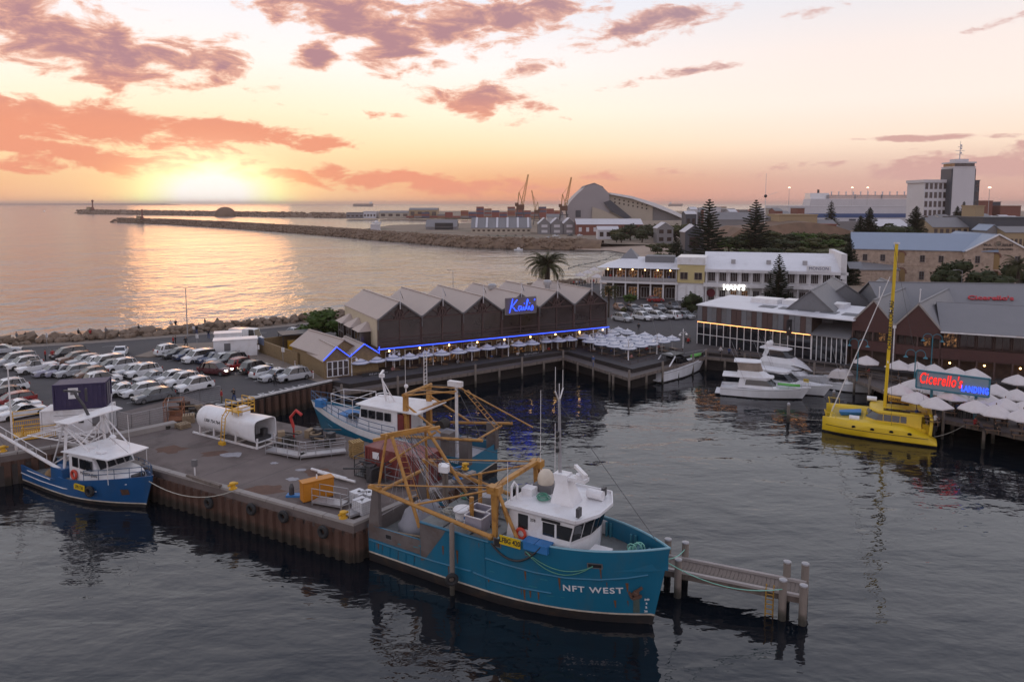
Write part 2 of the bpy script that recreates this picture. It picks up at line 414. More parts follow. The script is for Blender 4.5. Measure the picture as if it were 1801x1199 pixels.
# ================================================================== setting
QZ,BZ=2.8,2.2
def P2(px,py,z):p=at(px,py,z);return(p.x,p.y)
def water_mat(name='harbour water',rough=0.035,amp=0.65,ior=1.36,fs=1.0,sx=.55):
 m=bpy.data.materials.new(name);m.use_nodes=True
 t=NT(m.node_tree);b=t.n['Principled BSDF']
 b.inputs['Base Color'].default_value=(0.004,0.007,0.011,1)
 b.inputs['Roughness'].default_value=rough
 b.inputs['IOR'].default_value=ior
 tc=t.node('ShaderNodeNewGeometry');
 def layer(scale,sx,sy,rot,detail,rough):
  mp=t.node('ShaderNodeMapping');t.l.new(tc.outputs['Position'],mp.inputs[0]);mp.inputs['Rotation'].default_value=(0,0,R(rot));mp.inputs['Scale'].default_value=(sx,sy,1)
  return t.noise(mp.outputs[0],scale,detail,rough,0.25)
 a=layer(0.42*fs,sx,1.0,12,4,0.5)
 c=layer(1.5*fs,sx,1.0,-8,3,0.5)
 d=layer(0.07*fs,sx,1.0,20,3,0.5)
 h=t.m('ADD',t.m('MULTIPLY',a,0.95),t.m('ADD',t.m('MULTIPLY',c,0.22),t.m('MULTIPLY',d,1.6)))
 calm=layer(0.02,1,1,0,2,0.5)
 h=t.m('MULTIPLY',h,t.m('ADD',t.m('MULTIPLY',calm,1.1),0.35))
 bp=t.node('ShaderNodeBump');bp.inputs['Strength'].default_value=1.0;bp.inputs['Distance'].default_value=0.20*amp
 t.l.new(h,bp.inputs['Height']);t.l.new(bp.outputs[0],b.inputs['Normal'])
 return m
M_WATER=water_mat(fs=.62,amp=1.15,ior=1.52)
def sheet(name,poly,z,m,label=None,kind='structure'):
 n=len(poly);ar=sum(poly[i][0]*poly[(i+1)%n][1]-poly[(i+1)%n][0]*poly[i][1]for i in range(n))
 if ar<0:poly=poly[::-1]
 mb=MB();mb.add([(p[0],p[1],z)for p in poly],[tuple(range(n))]);return mb.build(name,m,kind=kind)
HARB=[(-400,-400),(60000,-400),(60000,150),(300,150),(120,150),(20,150),(-30,112),(-70,100),(-400,100)]
sheet('harbour_water',HARB,0.0,M_WATER)
sheet('open_sea',[(-60000,-400),(-400,-400)]+[HARB[8],HARB[7],HARB[6],HARB[5],HARB[4],HARB[3],HARB[2]]+[(60000,60000),(-60000,60000)],0.0,water_mat('open sea water',0.17,6.0,2.2,.3,1.3))
sheet('seabed',[(-60000,-400),(60000,-400),(60000,60000),(-60000,60000)],-6.0,mat('seabed mud',(0.02,0.025,0.025),0.9))
# --- wharf: concrete apron with a sheet pile face ---------------------------------
q_left2=P2(-260,850,QZ);q_left=P2(0,803,QZ);q_in=P2(118,784,QZ)
q_c=P2(622,925,QZ);q_r1=P2(838,832,QZ);q_b1=P2(600,764,QZ);q_b2=P2(490,741,QZ);q_b3=P2(383,716,QZ)
w_c=P2(585,670,QZ)
apron=[q_left2,q_left,q_in,q_c,q_r1,q_b1,q_b2,q_b3,(q_b3[0]-6,q_b3[1]+5),P2(200,728,QZ),P2(0,735,QZ),P2(-260,745,QZ)]
mb=MB();mb.prism(apron,1.9,QZ)
mb.build('wharf_apron',M_CONC,kind='structure')
# sheet piles: corrugated steel facing, each pan a piece of its own
def pile_wall(pts,top,bot,pitch=0.9,name='quay_wall',first=None):
 root=ob(name,None,kind='structure')
 proto=None
 for a,b in zip(pts[:-1],pts[1:]):
  a,b=Vector((a[0],a[1],0)),Vector((b[0],b[1],0));L=(b-a).length;n=max(1,int(L/pitch));w=L/n;rz=ang(a,b)
  for i in range(n):
   p=a+(b-a)*((i+0.5)/n)
   if proto is None:
    q=MB();h=0.22
    prof=[(-w/2,0),(-w*0.32,0),(-w*0.2,-h),(w*0.2,-h),(w*0.32,0),(w/2,0),(w/2,0.12),(-w/2,0.12)]
    q.prism(prof,bot,top)
    proto=q.mesh('sheet_pile',M_RUST)
   o=ob('sheet_pile',proto,root);o.location=(p.x,p.y,rnd.uniform(-.02,0));o.rotation_euler=(0,0,rz);o.scale=(w/pitch if False else 1.0,1,1)
 return root
pile_wall([q_left,q_in],2.25,-1.5,0.95)
pile_wall([q_in,q_c],2.25,-1.5,0.95)
pile_wall([q_c,q_r1],2.25,-1.5,0.95)
# core of the wharf behind the piles
def inset(poly,d):
 n=len(poly);c=Vector((sum(p[0]for p in poly)/n,sum(p[1]for p in poly)/n));out=[]
 for p in poly:
  v=(Vector(p)-c);out.append(tuple(c+v*(1-d/v.length)))
 return out
mb=MB();mb.prism(inset(apron,0.5),-3,1.9);mb.build('wharf_core',mat('dark concrete',(0.05,0.042,0.038),0.9,var=0.4),kind='structure')
# capping beam in lengths, pale worn concrete
def edge_beam(a,b,name='capping_beam',n=6,w=0.5,h=0.22,z=QZ,m=None,inward=0.25):
 a,b=Vector((*a,0)),Vector((*b,0));d=(b-a).normalized();nrm=Vector((-d.y,d.x,0));L=(b-a).length
 root=ob(name,None,kind='structure')
 for i in range(n):
  p=a+d*(L*(i+0.5)/n)+nrm*inward
  q=MB();q.box((0,0,0),(L/n-0.06,w,h));q.build('beam_length',m or M_KERB,root,loc=(p.x,p.y,z+h/2-0.02+rnd.uniform(-.02,.01)),rz=ang(a,b))
 return root
edge_beam(q_in,q_c,n=12);edge_beam(q_c,q_r1,n=5);edge_beam(q_left,q_in,n=4);edge_beam(q_b3,w_c,n=8,w=0.35,inward=0.2,m=M_ROADPAINT)
# bollards, tyres
def bollard(p,rz,label):
 t=thing('mooring_bollard',label,'bollard',(p[0],p[1],QZ+0.18),rz,'yellow mooring bollards')
 MB().lathe([(0.34,0),(0.34,0.06),(0.2,0.1),(0.18,0.34),(0.27,0.42),(0.27,0.52),(0.12,0.58)],12).build('post',M_YELLOW,t,True)
 MB().tube((-0.42,0,0.36),(0.42,0,0.36),0.1,8).build('horn',M_YELLOW,t,True)
bollard(at(604,915,QZ),0.9,'yellow mooring bollard at the outer corner of the wharf beside the teal trawler')
bollard(at(410,863,QZ),0.9,'yellow mooring bollard holding the blue boat line halfway along the wharf edge')
bollard(at(818,828,QZ),0.9,'yellow mooring bollard on the far wharf corner by the second teal boat')
bollard(at(6,797,QZ),0.9,'yellow mooring bollard behind the stern of the blue boat')
def tyre(p,rz,label,R_=0.5,grp='tyre fenders on the wharf wall'):
 q=MB();q.torus((0,0,0),R_*0.68,R_*0.33,'y',20,8)
 return q.build('tyre_fender',M_RUBBER,None,True,label,'tyre',grp,loc=p,rz=rz)
qa=ang(q_in,q_c)
for px,py,lb in[(356,884,'black tyre fender on the wharf wall next to the blue boat bow'),(432,895,'black tyre fender hanging below the yellow bollard in mid wall'),(490,908,'black tyre fender between mid bollard and the teal trawler'),(562,935,'black tyre fender nearest the stern of the teal trawler')]:
 k=(px-118)/(622-118)
 best=min((abs(proj_x-px),s)for s in[i/400 for i in range(401)]for proj_x in[CX+F_PX*(q_in[0]+(q_c[0]-q_in[0])*s)/(q_in[1]+(q_c[1]-q_in[1])*s)])[1]
 nx,ny=math.sin(qa),-math.cos(qa)
 x,y=q_in[0]+(q_c[0]-q_in[0])*best+nx*0.42,q_in[1]+(q_c[1]-q_in[1])*best+ny*0.42
 tyre((x,y,hz(py,y)),qa,lb)
# --- car park and coast road ----------------------------------------------------
shore=[P2(-260,625,QZ),P2(0,606,QZ),P2(150,597,QZ),P2(330,584,QZ),P2(470,571,QZ),P2(580,560,QZ),P2(760,528,QZ),P2(1020,497,QZ)]
land=shore+[(48,196),(74,190),(120,240),(220,260),(300,150),(140,95),(72,76),(64,92),(47,104),(30.5,113),(17,101),(8.6,113.5),(-21.0,92.4),w_c,q_b3,(q_b3[0]-6,q_b3[1]+5),P2(200,728,QZ),P2(0,735,QZ),P2(-260,745,QZ)]
mb=MB();mb.prism(land,1.2,QZ-0.012);mb.mi=[0,0]+[1]*len(land);mb.build('car_park_ground',[M_ASPH,mat('shore wall',(.03,.024,.022),.9,var=.5)],kind='structure');mb=MB();mb.prism(land,-2.0,1.2);mb.build('shore_wall',MATS['shore wall'],kind='structure')
pile_wall([q_b3,w_c],2.6,-1.5,0.95)
# mole-top footpath and kerb along the shore
sh=[Vector((*p,0))for p in shore]
def offset_line(pts,d):
 out=[]
 for i,p in enumerate(pts):
  a,b=pts[max(i-1,0)],pts[min(i+1,len(pts)-1)];t=(b-a).normalized();out.append(p+Vector((t.y,-t.x,0))*d)
 return out
o1,o2,o3=offset_line(sh,0.6),offset_line(sh,4.2),offset_line(sh,4.5)
mb=MB();n=len(sh)
for i in range(n-1):mb.add([(*o1[i].xy,QZ+.09),(*o2[i].xy,QZ+.09),(*o2[i+1].xy,QZ+.09),(*o1[i+1].xy,QZ+.09)],[(0,1,2,3)])
mb.build('footpath',M_PATH,kind='structure')
mb=MB()
for i in range(n-1):mb.beam((*((o2[i]+o3[i])/2).xy,QZ+.05),(*((o2[i+1]+o3[i+1])/2).xy,QZ+.05),0.3,0.14)
mb.build('kerb',M_KERB,kind='structure')
# centre line dashes, each a marking
oc=offset_line(sh,8.6)
root=ob('road_marking',None,kind='structure')
for i in range(n-1):
 a,b=oc[i],oc[i+1];L=(b-a).length;k=int(L/6)
 for j in range(k):
  p=a+(b-a)*((j+.5)/k);d=(b-a).normalized();nn=Vector((-d.y,d.x,0))
  q=MB();vs=[p+d*x+nn*y for x,y in((-1,-.06),(1,-.06),(1,.06),(-1,.06))]
  q.add([(v.x,v.y,QZ+0.004)for v in vs],[(0,1,2,3)]);q.build('dash',M_ROADPAINT,root)
# traffic island of paving
isl=[P2(236,628,QZ),P2(300,606,QZ),P2(395,602,QZ),P2(395,624,QZ),P2(340,619,QZ),P2(262,629,QZ)]
mb=MB();mb.prism(isl,QZ-.02,QZ+.12);mb.build('traffic_island',M_PATH,kind='structure')
sheet('courtyard_paving',[P2(395,622,QZ),P2(395,602,QZ),P2(470,600,QZ),P2(600,668,QZ),P2(560,672,QZ)],QZ+0.006,M_PATH)
sheet('no_standing_lettering_strip',[P2(388,708,QZ),P2(392,713,QZ),P2(500,690,QZ),P2(497,686,QZ)],QZ+0.004,mat('worn strip',(0.075,0.07,0.072),.85,var=.4))
text('ground_lettering','NO PARKING',1.25,M_ROADPAINT,None,(*P2(452,695,QZ),QZ+0.012),(0,0,ang(q_b3,w_c)),0.0,space=1.25,sx=1.6).__setitem__('kind','structure')
# bay lines
CAR_DIR=ang(at(257,711,QZ),at(300,702,QZ))
# --- rock sea wall -----------------------------------------------------------------
M_ROCK=mat('limestone boulder',(0.20,0.145,0.105),0.9,var=0.35,scale=1.2,bump=0.8,bscale=4,dirt=(0.08,0.06,0.045),dirt_amt=0.6,dirt_scale=0.8)
def rock_mesh(i,name='rock'):
 r=random.Random(100+i);bm=bmesh.new();bmesh.ops.create_icosphere(bm,subdivisions=1,radius=1.0)
 for v in bm.verts:v.co=v.co*r.uniform(0.72,1.15);v.co.z*=0.75;v.co.x*=1.15
 me=bpy.data.meshes.new(name);bm.to_mesh(me);bm.free();me.materials.append(M_ROCK);return me
ROCKS=[rock_mesh(i)for i in range(9)]
wall=ob('rock_sea_wall',None,kind='structure')
mb=MB()
so,si=offset_line(sh,-6.5),offset_line(sh,0.3)
for i in range(n-1):mb.add([(*so[i].xy,-1.2),(*si[i].xy,QZ),(*si[i+1].xy,QZ),(*so[i+1].xy,-1.2)],[(0,1,2,3)])
mb.build('bank',M_ROCK,wall)
cnt=0;seg=[(sh[i+1]-sh[i]).length for i in range(n-1)]
r_=random.Random(3)
vis=[(i,(sh[i+1]-sh[i]))for i in range(1,6)]
stuff=MB()
for i in range(0,n-1):
 a,b=sh[i],sh[i+1];d=(b-a).normalized();nn=Vector((-d.y,d.x,0));L=(b-a).length;s=0
 while s<L:
  for lane in(-1,0,1,2,3):
   sz=r_.uniform(0.62,1.25)*(1.15 if lane==0 else 1)*(.75 if lane<0 else 1)
   p=a+d*(s+r_.uniform(-.5,.5))+nn*(lane*1.5+r_.uniform(-.3,.3)-0.1)
   z=QZ+0.55-max(lane,0)*0.85+r_.uniform(-.15,.45)-(.35 if lane<0 else 0)
   if 1<=i<=5 and lane<2 and cnt<296:
    o=ob('rock',ROCKS[r_.randrange(9)],wall);o.location=(p.x,p.y,z);o.scale=(sz,)*3;o.rotation_euler=(r_.uniform(-.4,.4),r_.uniform(-.4,.4),r_.uniform(0,6.3));cnt+=1
   else:
    me=ROCKS[r_.randrange(9)];rm=Matrix.Translation((p.x,p.y,z))@Matrix.Rotation(r_.uniform(0,6.3),4,'Z')@Matrix.Scale(sz,4)
    stuff.add([rm@v.co for v in me.vertices],[tuple(f.vertices)for f in me.polygons])
  s+=r_.uniform(.85,1.35)
stuff.build('rubble',M_ROCK,wall,kind='stuff')
# --- breakwaters and land beyond the bay ------------------------------------------
M_SAND=mat('sandy ground',(0.22,0.165,0.12),0.95,var=0.3,scale=0.05,dirt=(0.07,0.075,0.04),dirt_amt=0.75,dirt_scale=0.03)
M_MOLE=mat('breakwater stone',(0.17,0.112,0.075),0.95,var=0.5,scale=0.35,bump=1.0,bscale=0.8,dirt=(0.20,0.14,0.085),dirt_amt=0.6,dirt_scale=0.12)
def mole(name,pts,halfw,top,seed,count,rs):
 """a rubble breakwater: a stone bank with boulders over it"""
 root=ob(name,None,kind='structure');r=random.Random(seed);q=MB()
 pts=[Vector((*p,0))for p in pts]
 m=90;fine=[]
 tot=[0]
 for a,b in zip(pts[:-1],pts[1:]):tot.append(tot[-1]+(b-a).length)
 for k in range(m+1):
  s=tot[-1]*k/m;j=max(i for i in range(len(pts)-1)if tot[i]<=s+1e-6);u=(s-tot[j])/(tot[j+1]-tot[j]);fine.append(pts[j].lerp(pts[j+1],u))
 rings=[]
 for k,p in enumerate(fine):
  d=(fine[min(k+1,m)]-fine[max(k-1,0)]).normalized();nn=Vector((-d.y,d.x,0))
  hw=halfw[0]+(halfw[1]-halfw[0])*k/m;tp=top[0]+(top[1]-top[0])*k/m
  if k==0:hw*=.2;tp*=.15
  if k==1:hw*=.7;tp*=.75
  ring=[]
  for s,zz in((-1,-1),(-.85,.25),(-.6,.72),(-.38,1),(0,1.0),(.38,1),(.62,.7),(.86,.25),(1,-1)):
   ring.append(p+nn*(s*hw*r.uniform(.95,1.05))+Vector((0,0,(zz*tp*r.uniform(.9,1.08)if zz>0 else-2))))
  rings.append(ring)
 q.loft(rings,closed=False,caps=False);q.build('bank',M_MOLE,root,'all')
 st=MB()
 for k in range(count):
  s=r.random()**1.0*(m-1);j=int(s);p=fine[j].lerp(fine[j+1],s-j);d=(fine[j+1]-fine[j]).normalized();nn=Vector((-d.y,d.x,0))
  hw=halfw[0]+(halfw[1]-halfw[0])*s/m;tp=top[0]+(top[1]-top[0])*s/m;u=r.uniform(-1,.45)
  z=tp*max(0,min(1,(1-abs(u))/.6));sc=r.uniform(*rs)
  me=ROCKS[r.randrange(9)];mt=Matrix.Translation((p.x+nn.x*u*hw,p.y+nn.y*u*hw,z))@Matrix.Rotation(r.uniform(0,6.3),4,'Z')@Matrix.Scale(sc,4)
  st.add([mt@v.co for v in me.vertices],[tuple(f.vertices)for f in me.polygons])
 st.build('boulders',M_MOLE,root,kind='stuff')
 return root
mole('breakwater',[at(208,391).xy,at(300,394).xy,at(420,401).xy,at(560,411).xy,at(700,423).xy,at(830,433).xy,at(930,436).xy,at(1060,438).xy],(10.5,10.5),(5.6,5.2),5,2600,(0.8,1.9))
far_tip=at(144,376)
mole('outer_breakwater',[far_tip.xy,at(250,377.5).xy,at(420,380).xy,at(600,383).xy,at(760,384).xy],(26,25),(9,7),8,900,(2,4.5))
# harbour land beyond: flat reclaimed ground in three plates
sheet('harbour_land',[at(640,409).xy,at(745,423).xy,at(840,431).xy,at(1010,437).xy,(78,405),(95,330),(60,240),(130,210),(900,300),(2600,1900),(600,2200),(140,1250),at(800,398).xy,at(690,401).xy],3.2,M_SAND)
mb=MB();mb.prism([at(640,383).xy,at(1000,388).xy,(1500,1500),(2600,2300),(-420,2300)],-1,3.4);mb.build('container_wharf_ground',M_SAND,kind='structure')
# beach
def beach():
 q=MB();a=[at(1018,497,.2),at(1050,480,.2),at(1100,462,.2),at(1120,448,.2),at(1075,441,.2),at(1010,439,.2)]
 b=[Vector((40,205,2.8)),Vector((50,225,3.0)),Vector((72,260,3.2)),Vector((90,330,3.3)),Vector((84,400,3.3)),Vector((60,440,3.3))]
 q.loft([a,b],closed=False,caps=False);q.build('beach',mat('beach sand',(0.36,0.27,0.21),.95,var=.15,scale=.1),kind='structure')
beach()
mb=MB();mb.prism([(30,190),(48,200),(56,225),(78,262),(96,330),(120,420),(500,520),(900,300),(300,140),(74,186),(48,192)],-1,2.795)
mb.build('town_ground',M_SAND,kind='structure')
# low far coast on the horizon
q=MB();pts=[(-14000+i*290,14800,24+16*max(0,math.sin(i*.35)*.5+.6)*(1 if i<14 else max(0,(24-i)/10)))for i in range(25)]
q.loft([[(p[0],p[1],-5)for p in pts],[(p[0],p[1]+60,p[2])for p in pts],[(p[0],p[1]+900,-5)for p in pts]],closed=False,caps=False)
q.build('distant_coast',mat('distant land',(0.10,0.07,0.07),.95),kind='structure')
# ================================================================== buildings
M_ROOFTAN=wave_add('tan roof sheeting','Y',2.2,0.35,0.03,col=(0.41,0.335,0.295),rough=0.55,var=0.12,scale=.4)
M_ROOFTANX=wave_add('tan roof sheeting across','X',2.2,0.35,0.03,col=(0.41,0.335,0.295),rough=0.55,var=0.12,scale=.4)
M_ROOFGREY=wave_add('grey roof sheeting','X',2.2,0.4,0.03,col=(0.185,0.18,0.188),rough=0.6,var=0.12,scale=.4)
M_ROOFGREYY=wave_add('grey roof sheeting along','Y',2.2,0.4,0.03,col=(0.185,0.18,0.188),rough=0.6,var=0.12,scale=.4)
M_ROOFWHITE=wave_add('white roof sheeting','X',2.0,0.3,0.03,col=(0.66,0.65,0.68),rough=0.45,var=0.10,scale=.3,dirt=(0.45,0.42,0.42),dirt_amt=.4,dirt_scale=.2)
M_ROOFBLUE=wave_add('blue grey roof sheeting','X',1.6,0.4,0.03,col=(0.235,0.285,0.37),rough=0.5,var=0.08,scale=.3)
M_BROWN=mat('dark brown timber',(0.085,0.048,0.042),0.6,var=0.25,scale=2)
M_MAROON=wave_add('maroon weatherboard','Z',5.0,0.5,0.03,col=(0.078,0.030,0.025),rough=0.65,var=0.25,scale=1.2)
M_PANE=mat('tinted pane',(0.040,0.027,0.025),0.16,var=1.0,scale=.35,spec=0.8)
M_BRICK=mat('tan brick',(0.22,0.15,0.075),0.85,var=0.4,scale=4,bump=0.4,bscale=6)
M_CREAM=mat('cream render',(0.50,0.42,0.30),0.8,var=0.15)
M_YELLOWWALL=wave_add('yellow boards','Z',3.4,0.6,0.04,col=(0.60,0.49,0.24),rough=0.7,var=0.1)
M_WALL=mat('white wall',(0.66,0.64,0.645),0.6,var=0.1,scale=.6,dirt=(0.4,0.36,0.34),dirt_amt=.35,dirt_scale=.4)
M_STONE=mat('limestone wall',(0.40,0.30,0.235),0.9,var=0.4,scale=1.0,bump=0.8,bscale=2.0,dirt=(0.22,0.15,0.115),dirt_amt=.6,dirt_scale=.9)
M_SLATE=mat('grey cladding',(0.165,0.165,0.175),0.65,var=0.15)
M_TEAL=mat('teal post paint',(0.03,0.15,0.20),0.45,var=0.15)
M_CANVAS=mat('off white canvas',(0.60,0.55,0.54),0.85,var=0.12,scale=1.5,dirt=(0.5,0.36,0.32),dirt_amt=.35,dirt_scale=.5)
M_STRIPE=mat('blue grey canvas',(0.16,0.19,0.27),0.85,var=0.1)
M_UMBW=mat('pale canvas',(0.60,0.60,0.64),0.85,var=0.1)
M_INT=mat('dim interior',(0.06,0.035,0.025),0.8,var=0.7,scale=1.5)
M_INTWARM=emit('lit interior',(0.30,0.14,0.05),0.5)
def _warm():
 t=NT(M_INTWARM.node_tree);b=t.n['Principled BSDF'];tc=t.node('ShaderNodeTexCoord');n=t.noise(tc.outputs['Object'],2.6,4,.7)
 t.l.new(t.m('MULTIPLY',t.ss(n,.5,.72),1.5),b.inputs['Emission Strength']);t.l.new(t.mix(t.ss(n,.4,.6),(.03,.018,.012),(.30,.15,.06)),b.inputs['Base Color'])
_warm()
M_TABLE=mat('table timber',(0.18,0.11,0.07),0.6,var=0.3)
class House:
 def __init__(s,name,label,cat,a,b,z=0.0,group=None):
  """frame with x along the front from a to b, y going back; a and b are points"""
  s.L=math.hypot(b[0]-a[0],b[1]-a[1]);s.rz=ang(a,b)
  s.o=thing(name,label,cat,(a[0],a[1],z),s.rz,group);s.z=z
 def part(s,name,mb,m,parent=None,smooth=False,kind=None,label=None):return mb.build(name,m,parent or s.o,smooth,kind=kind,label=label)
 def box(s,name,a,b,m,parent=None):return MB().span(a,b).build(name,m,parent or s.o)
 def roof_y(s,x0,x1,y0,y1,ze,zr,m,over=0.35,th=0.14,name='roof',xr=None):
  """ridge runs back (along y); two slopes and a ridge cap"""
  xm=(x0+x1)/2 if xr is None else xr
  for xa in(x0,x1):
   sg=-1 if xa==x0 else 1;k=(zr-ze)/abs(xm-xa);e=(xa+sg*over,ze-k*over)
   q=MB();q.slabx([(e[0],e[1]),(xm,zr),(xm,zr+th),(e[0],e[1]+th)],y0-over,y1+over);s.part(name,q,m)
  q=MB();q.beam((xm,y0-over,zr+th),(xm,y1+over,zr+th),0.35,0.08);s.part('ridge_cap',q,m)
 def roof_x(s,x0,x1,y0,y1,ze,zr,m,over=0.35,th=0.14,name='roof',yr=None):
  ym=(y0+y1)/2 if yr is None else yr
  for ya in(y0,y1):
   sg=-1 if ya==y0 else 1;k=(zr-ze)/abs(ym-ya);e=(ya+sg*over,ze-k*over)
   q=MB();q.slaby([(e[0],e[1]),(ym,zr),(ym,zr+th),(e[0],e[1]+th)],x0-over,x1+over);s.part(name,q,m)
  q=MB();q.beam((x0-over,ym,zr+th),(x1+over,ym,zr+th),0.35,0.08);s.part('ridge_cap',q,m)
 def walls_y(s,x0,x1,y0,y1,z0,ze,zr,m,xr=None):
  xm=(x0+x1)/2 if xr is None else xr
  q=MB();q.slabx([(x0,z0),(x1,z0),(x1,ze),(xm,zr),(x0,ze)],y0,y1);return s.part('wall',q,m)
 def walls_x(s,x0,x1,y0,y1,z0,ze,zr,m):
  q=MB();q.slaby([(y0,z0),(y1,z0),(y1,ze),((y0+y1)/2,zr),(y0,ze)],x0,x1);return s.part('wall',q,m)
 def window(s,x,y,z,w,h,face='f',fm=None,pm=None,nx=2,nz=1,fr=0.07,name='window',label=None):
  key=(round(w,2),round(h,2),nx,nz,fr,id(fm),id(pm))
  fm=fm or M_WHITE;pm=pm or M_PANE
  if key not in WCACHE:
   q=MB();d=0.12
   q.box((0,-d/2,h/2),(w+2*fr,d,fr));q.box((0,-d/2-.03,-h/2-fr*.3),(w+3*fr,d+.06,fr))
   for sx in(-1,1):q.box((sx*(w/2+fr/2),-d/2,0),(fr,d,h-fr))
   for i in range(1,nx):q.box((-w/2+w*i/nx,-d/2+.01,0),(fr*.7,d-.02,h-fr))
   for i in range(1,nz):q.box((0,-d/2+.025,-h/2+h*i/nz),(w,d-.05,fr*.6))
   p=MB();p.box((0,-0.02,0),(w,0.05,h-fr*.8))
   WCACHE[key]=(q.mesh(name,fm),p.mesh('pane',pm))
  a,b=WCACHE[key]
  rz={'f':0,'l':-math.pi/2,'r':math.pi/2,'b':math.pi}[face]
  o=ob(name,a,s.o,label=label);o.location=(x,y,z);o.rotation_euler=(0,0,rz)
  ob('pane',b,o)
  return o
WCACHE={}
# ---- seafood restaurant with six gables --------------------------------------------
k0,k1=at(665,611,6.2),at(1068,572,6.2)
K=House('gabled_restaurant','long brown waterfront restaurant with six gables and a blue neon sign','restaurant',k0,k1)
KL,KD,KE=K.L,17.0,hz(564,k0.y)
KR=hz(531,k0.y+2.2)
bw=KL/6
K.box('wall',(0.25,0.3,6.1),(KL-.25,KD,KE-.05),M_BROWN)
K.box('floor_slab',(-0.1,-0.15,5.85),(KL+.1,KD,6.1),M_BROWN)
K.box('ground_wall',(0.6,2.4,BZ),(KL-.3,KD,5.85),M_BRICK)
for i in range(6):
 x0,x1=i*bw,(i+1)*bw;xm=(x0+x1)/2
 K.roof_y(x0,x1,0,KD,KE,KR,M_ROOFTAN,over=0.0 if 0<i<5 else 0.0,th=.15)
 q=MB();q.slabx([(x0+.1,KE-.06),(x1-.1,KE-.06),(xm,KR-.1)],.28,.4);K.part('gable_panel',q,M_PANE)
 q=MB()
 for a,b in[((x0,KE),(xm,KR)),((x1,KE),(xm,KR)),((x0,KE),(x1,KE)),((xm,KE),(xm,KR)),((xm,KE),(x0+bw*.25,(KE+KR)/2)),((xm,KE),(x0+bw*.75,(KE+KR)/2)),((x0+bw*.38,KE),(xm,KE+(KR-KE)*.62)),((x0+bw*.62,KE),(xm,KE+(KR-KE)*.62))]:
  q.beam((a[0],.15,a[1]-.05),(b[0],.15,b[1]-.05),.14,.16)
 q.torus((xm,.13,KE+(KR-KE)*.35),.55,.07,'y',14,5)
 K.part('gable_truss',q,M_BROWN)
 q=MB()
 for a,b in[((x0,KE),(xm,KR)),((x1,KE),(xm,KR))]:q.beam((a[0],-.08,a[1]+.05),(b[0],-.08,b[1]+.05),.06,.22)
 K.part('barge_board',q,M_GREY)
 q=MB()
 for t in(0,.5,1):q.box((x0+.1+(bw-.2)*t,.18,(6.1+KE)/2),(.14,.2,KE-6.1))
 for z in(6.25,7.25,KE-.1):q.box((xm,.2,z),(bw-.2,.16,.12))
 K.part('window_frame',q,M_BROWN)
 for t in(0,1):
  for z0,z1 in((6.33,7.18),(7.33,KE-.18)):
   K.part('window_pane',MB().span((x0+.2+t*(bw-.2)/2,.21,z0),(x0+.04+(t+1)*(bw-.2)/2,.25,z1)),M_PANE)
 q=MB();q.box((x0+.02,-.12,KE-.5),(.12,.12,1.6));K.part('downpipe',q,M_GREY)
# balcony handrail hint along the floor line
q=MB();q.beam((0,-.1,6.75),(KL,-.1,6.75),.06,.06);K.part('handrail',q,M_BROWN)
# side wall to the left: pale wall and three hipped bays
K.box('side_wall',(0.06,0.6,BZ+.3),(0.24,KD-.2,KE),M_CREAM)
for j in range(3):
 y0=3.4+j*4.4
 q=MB();q.span((-1.5,y0,5.2),(0.05,y0+2.6,8.0));K.part('bay_window',q,M_PANE)
 q=MB()
 for yy in(y0,y0+1.3,y0+2.6):q.box((-1.5,yy,6.6),(.1,.1,2.8));q.box((-.75,yy,8.0),(1.5,.1,.1))
 for z in(5.2,6.6,8.0):q.box((-1.5,y0+1.3,z),(.1,2.6,.1))
 K.part('bay_frame',q,M_GREY)
 q=MB();q.add([(-1.9,y0-.4,8.0),(-1.9,y0+3.0,8.0),(0.05,y0+3.0,8.0),(0.05,y0-.4,8.0),(-.2,y0+.9,9.1),(-.2,y0+1.7,9.1),(.05,y0+1.7,9.1),(.05,y0+.9,9.1)],[(0,4,5,1),(0,3,7,4),(1,5,6,2),(4,7,6,5),(0,1,2,3)]);K.part('bay_roof',q,M_ROOFTAN)
# ground floor openings: dim warm rooms behind posts
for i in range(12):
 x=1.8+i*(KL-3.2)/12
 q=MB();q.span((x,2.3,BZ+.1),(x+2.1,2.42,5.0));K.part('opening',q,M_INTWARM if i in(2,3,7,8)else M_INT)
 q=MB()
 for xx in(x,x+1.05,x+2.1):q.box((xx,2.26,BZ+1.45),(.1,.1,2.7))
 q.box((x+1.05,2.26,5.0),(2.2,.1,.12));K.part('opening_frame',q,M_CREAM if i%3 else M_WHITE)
for i in range(7):
 q=MB();q.box((i*KL/6.0,.1,(BZ+5.85)/2),(.22,.22,5.85-BZ));K.part('verandah_post',q,M_BROWN)
for i in range(9):
 q=MB();q.ball((2+i*4.6,1.2,5.3),.13,8,6);K.part('bulb',q,M_WARM)
# blue neon tube under the floor edge
q=MB();q.tube((-.1,-.22,5.95),(KL+.2,-.22,5.95),.075,6);K.part('neon_tube',q,M_NEONB)
# roof vents
for px,yy in((KL*.58,9.5),(KL*.86,10.0)):
 q=MB();q.lathe([(.45,0),(.45,.9),(.75,.95),(.75,1.5),(.5,1.75),(0,1.8)],12,(px,yy,KR-1.0));K.part('roof_vent',q,M_GALV,smooth=True)
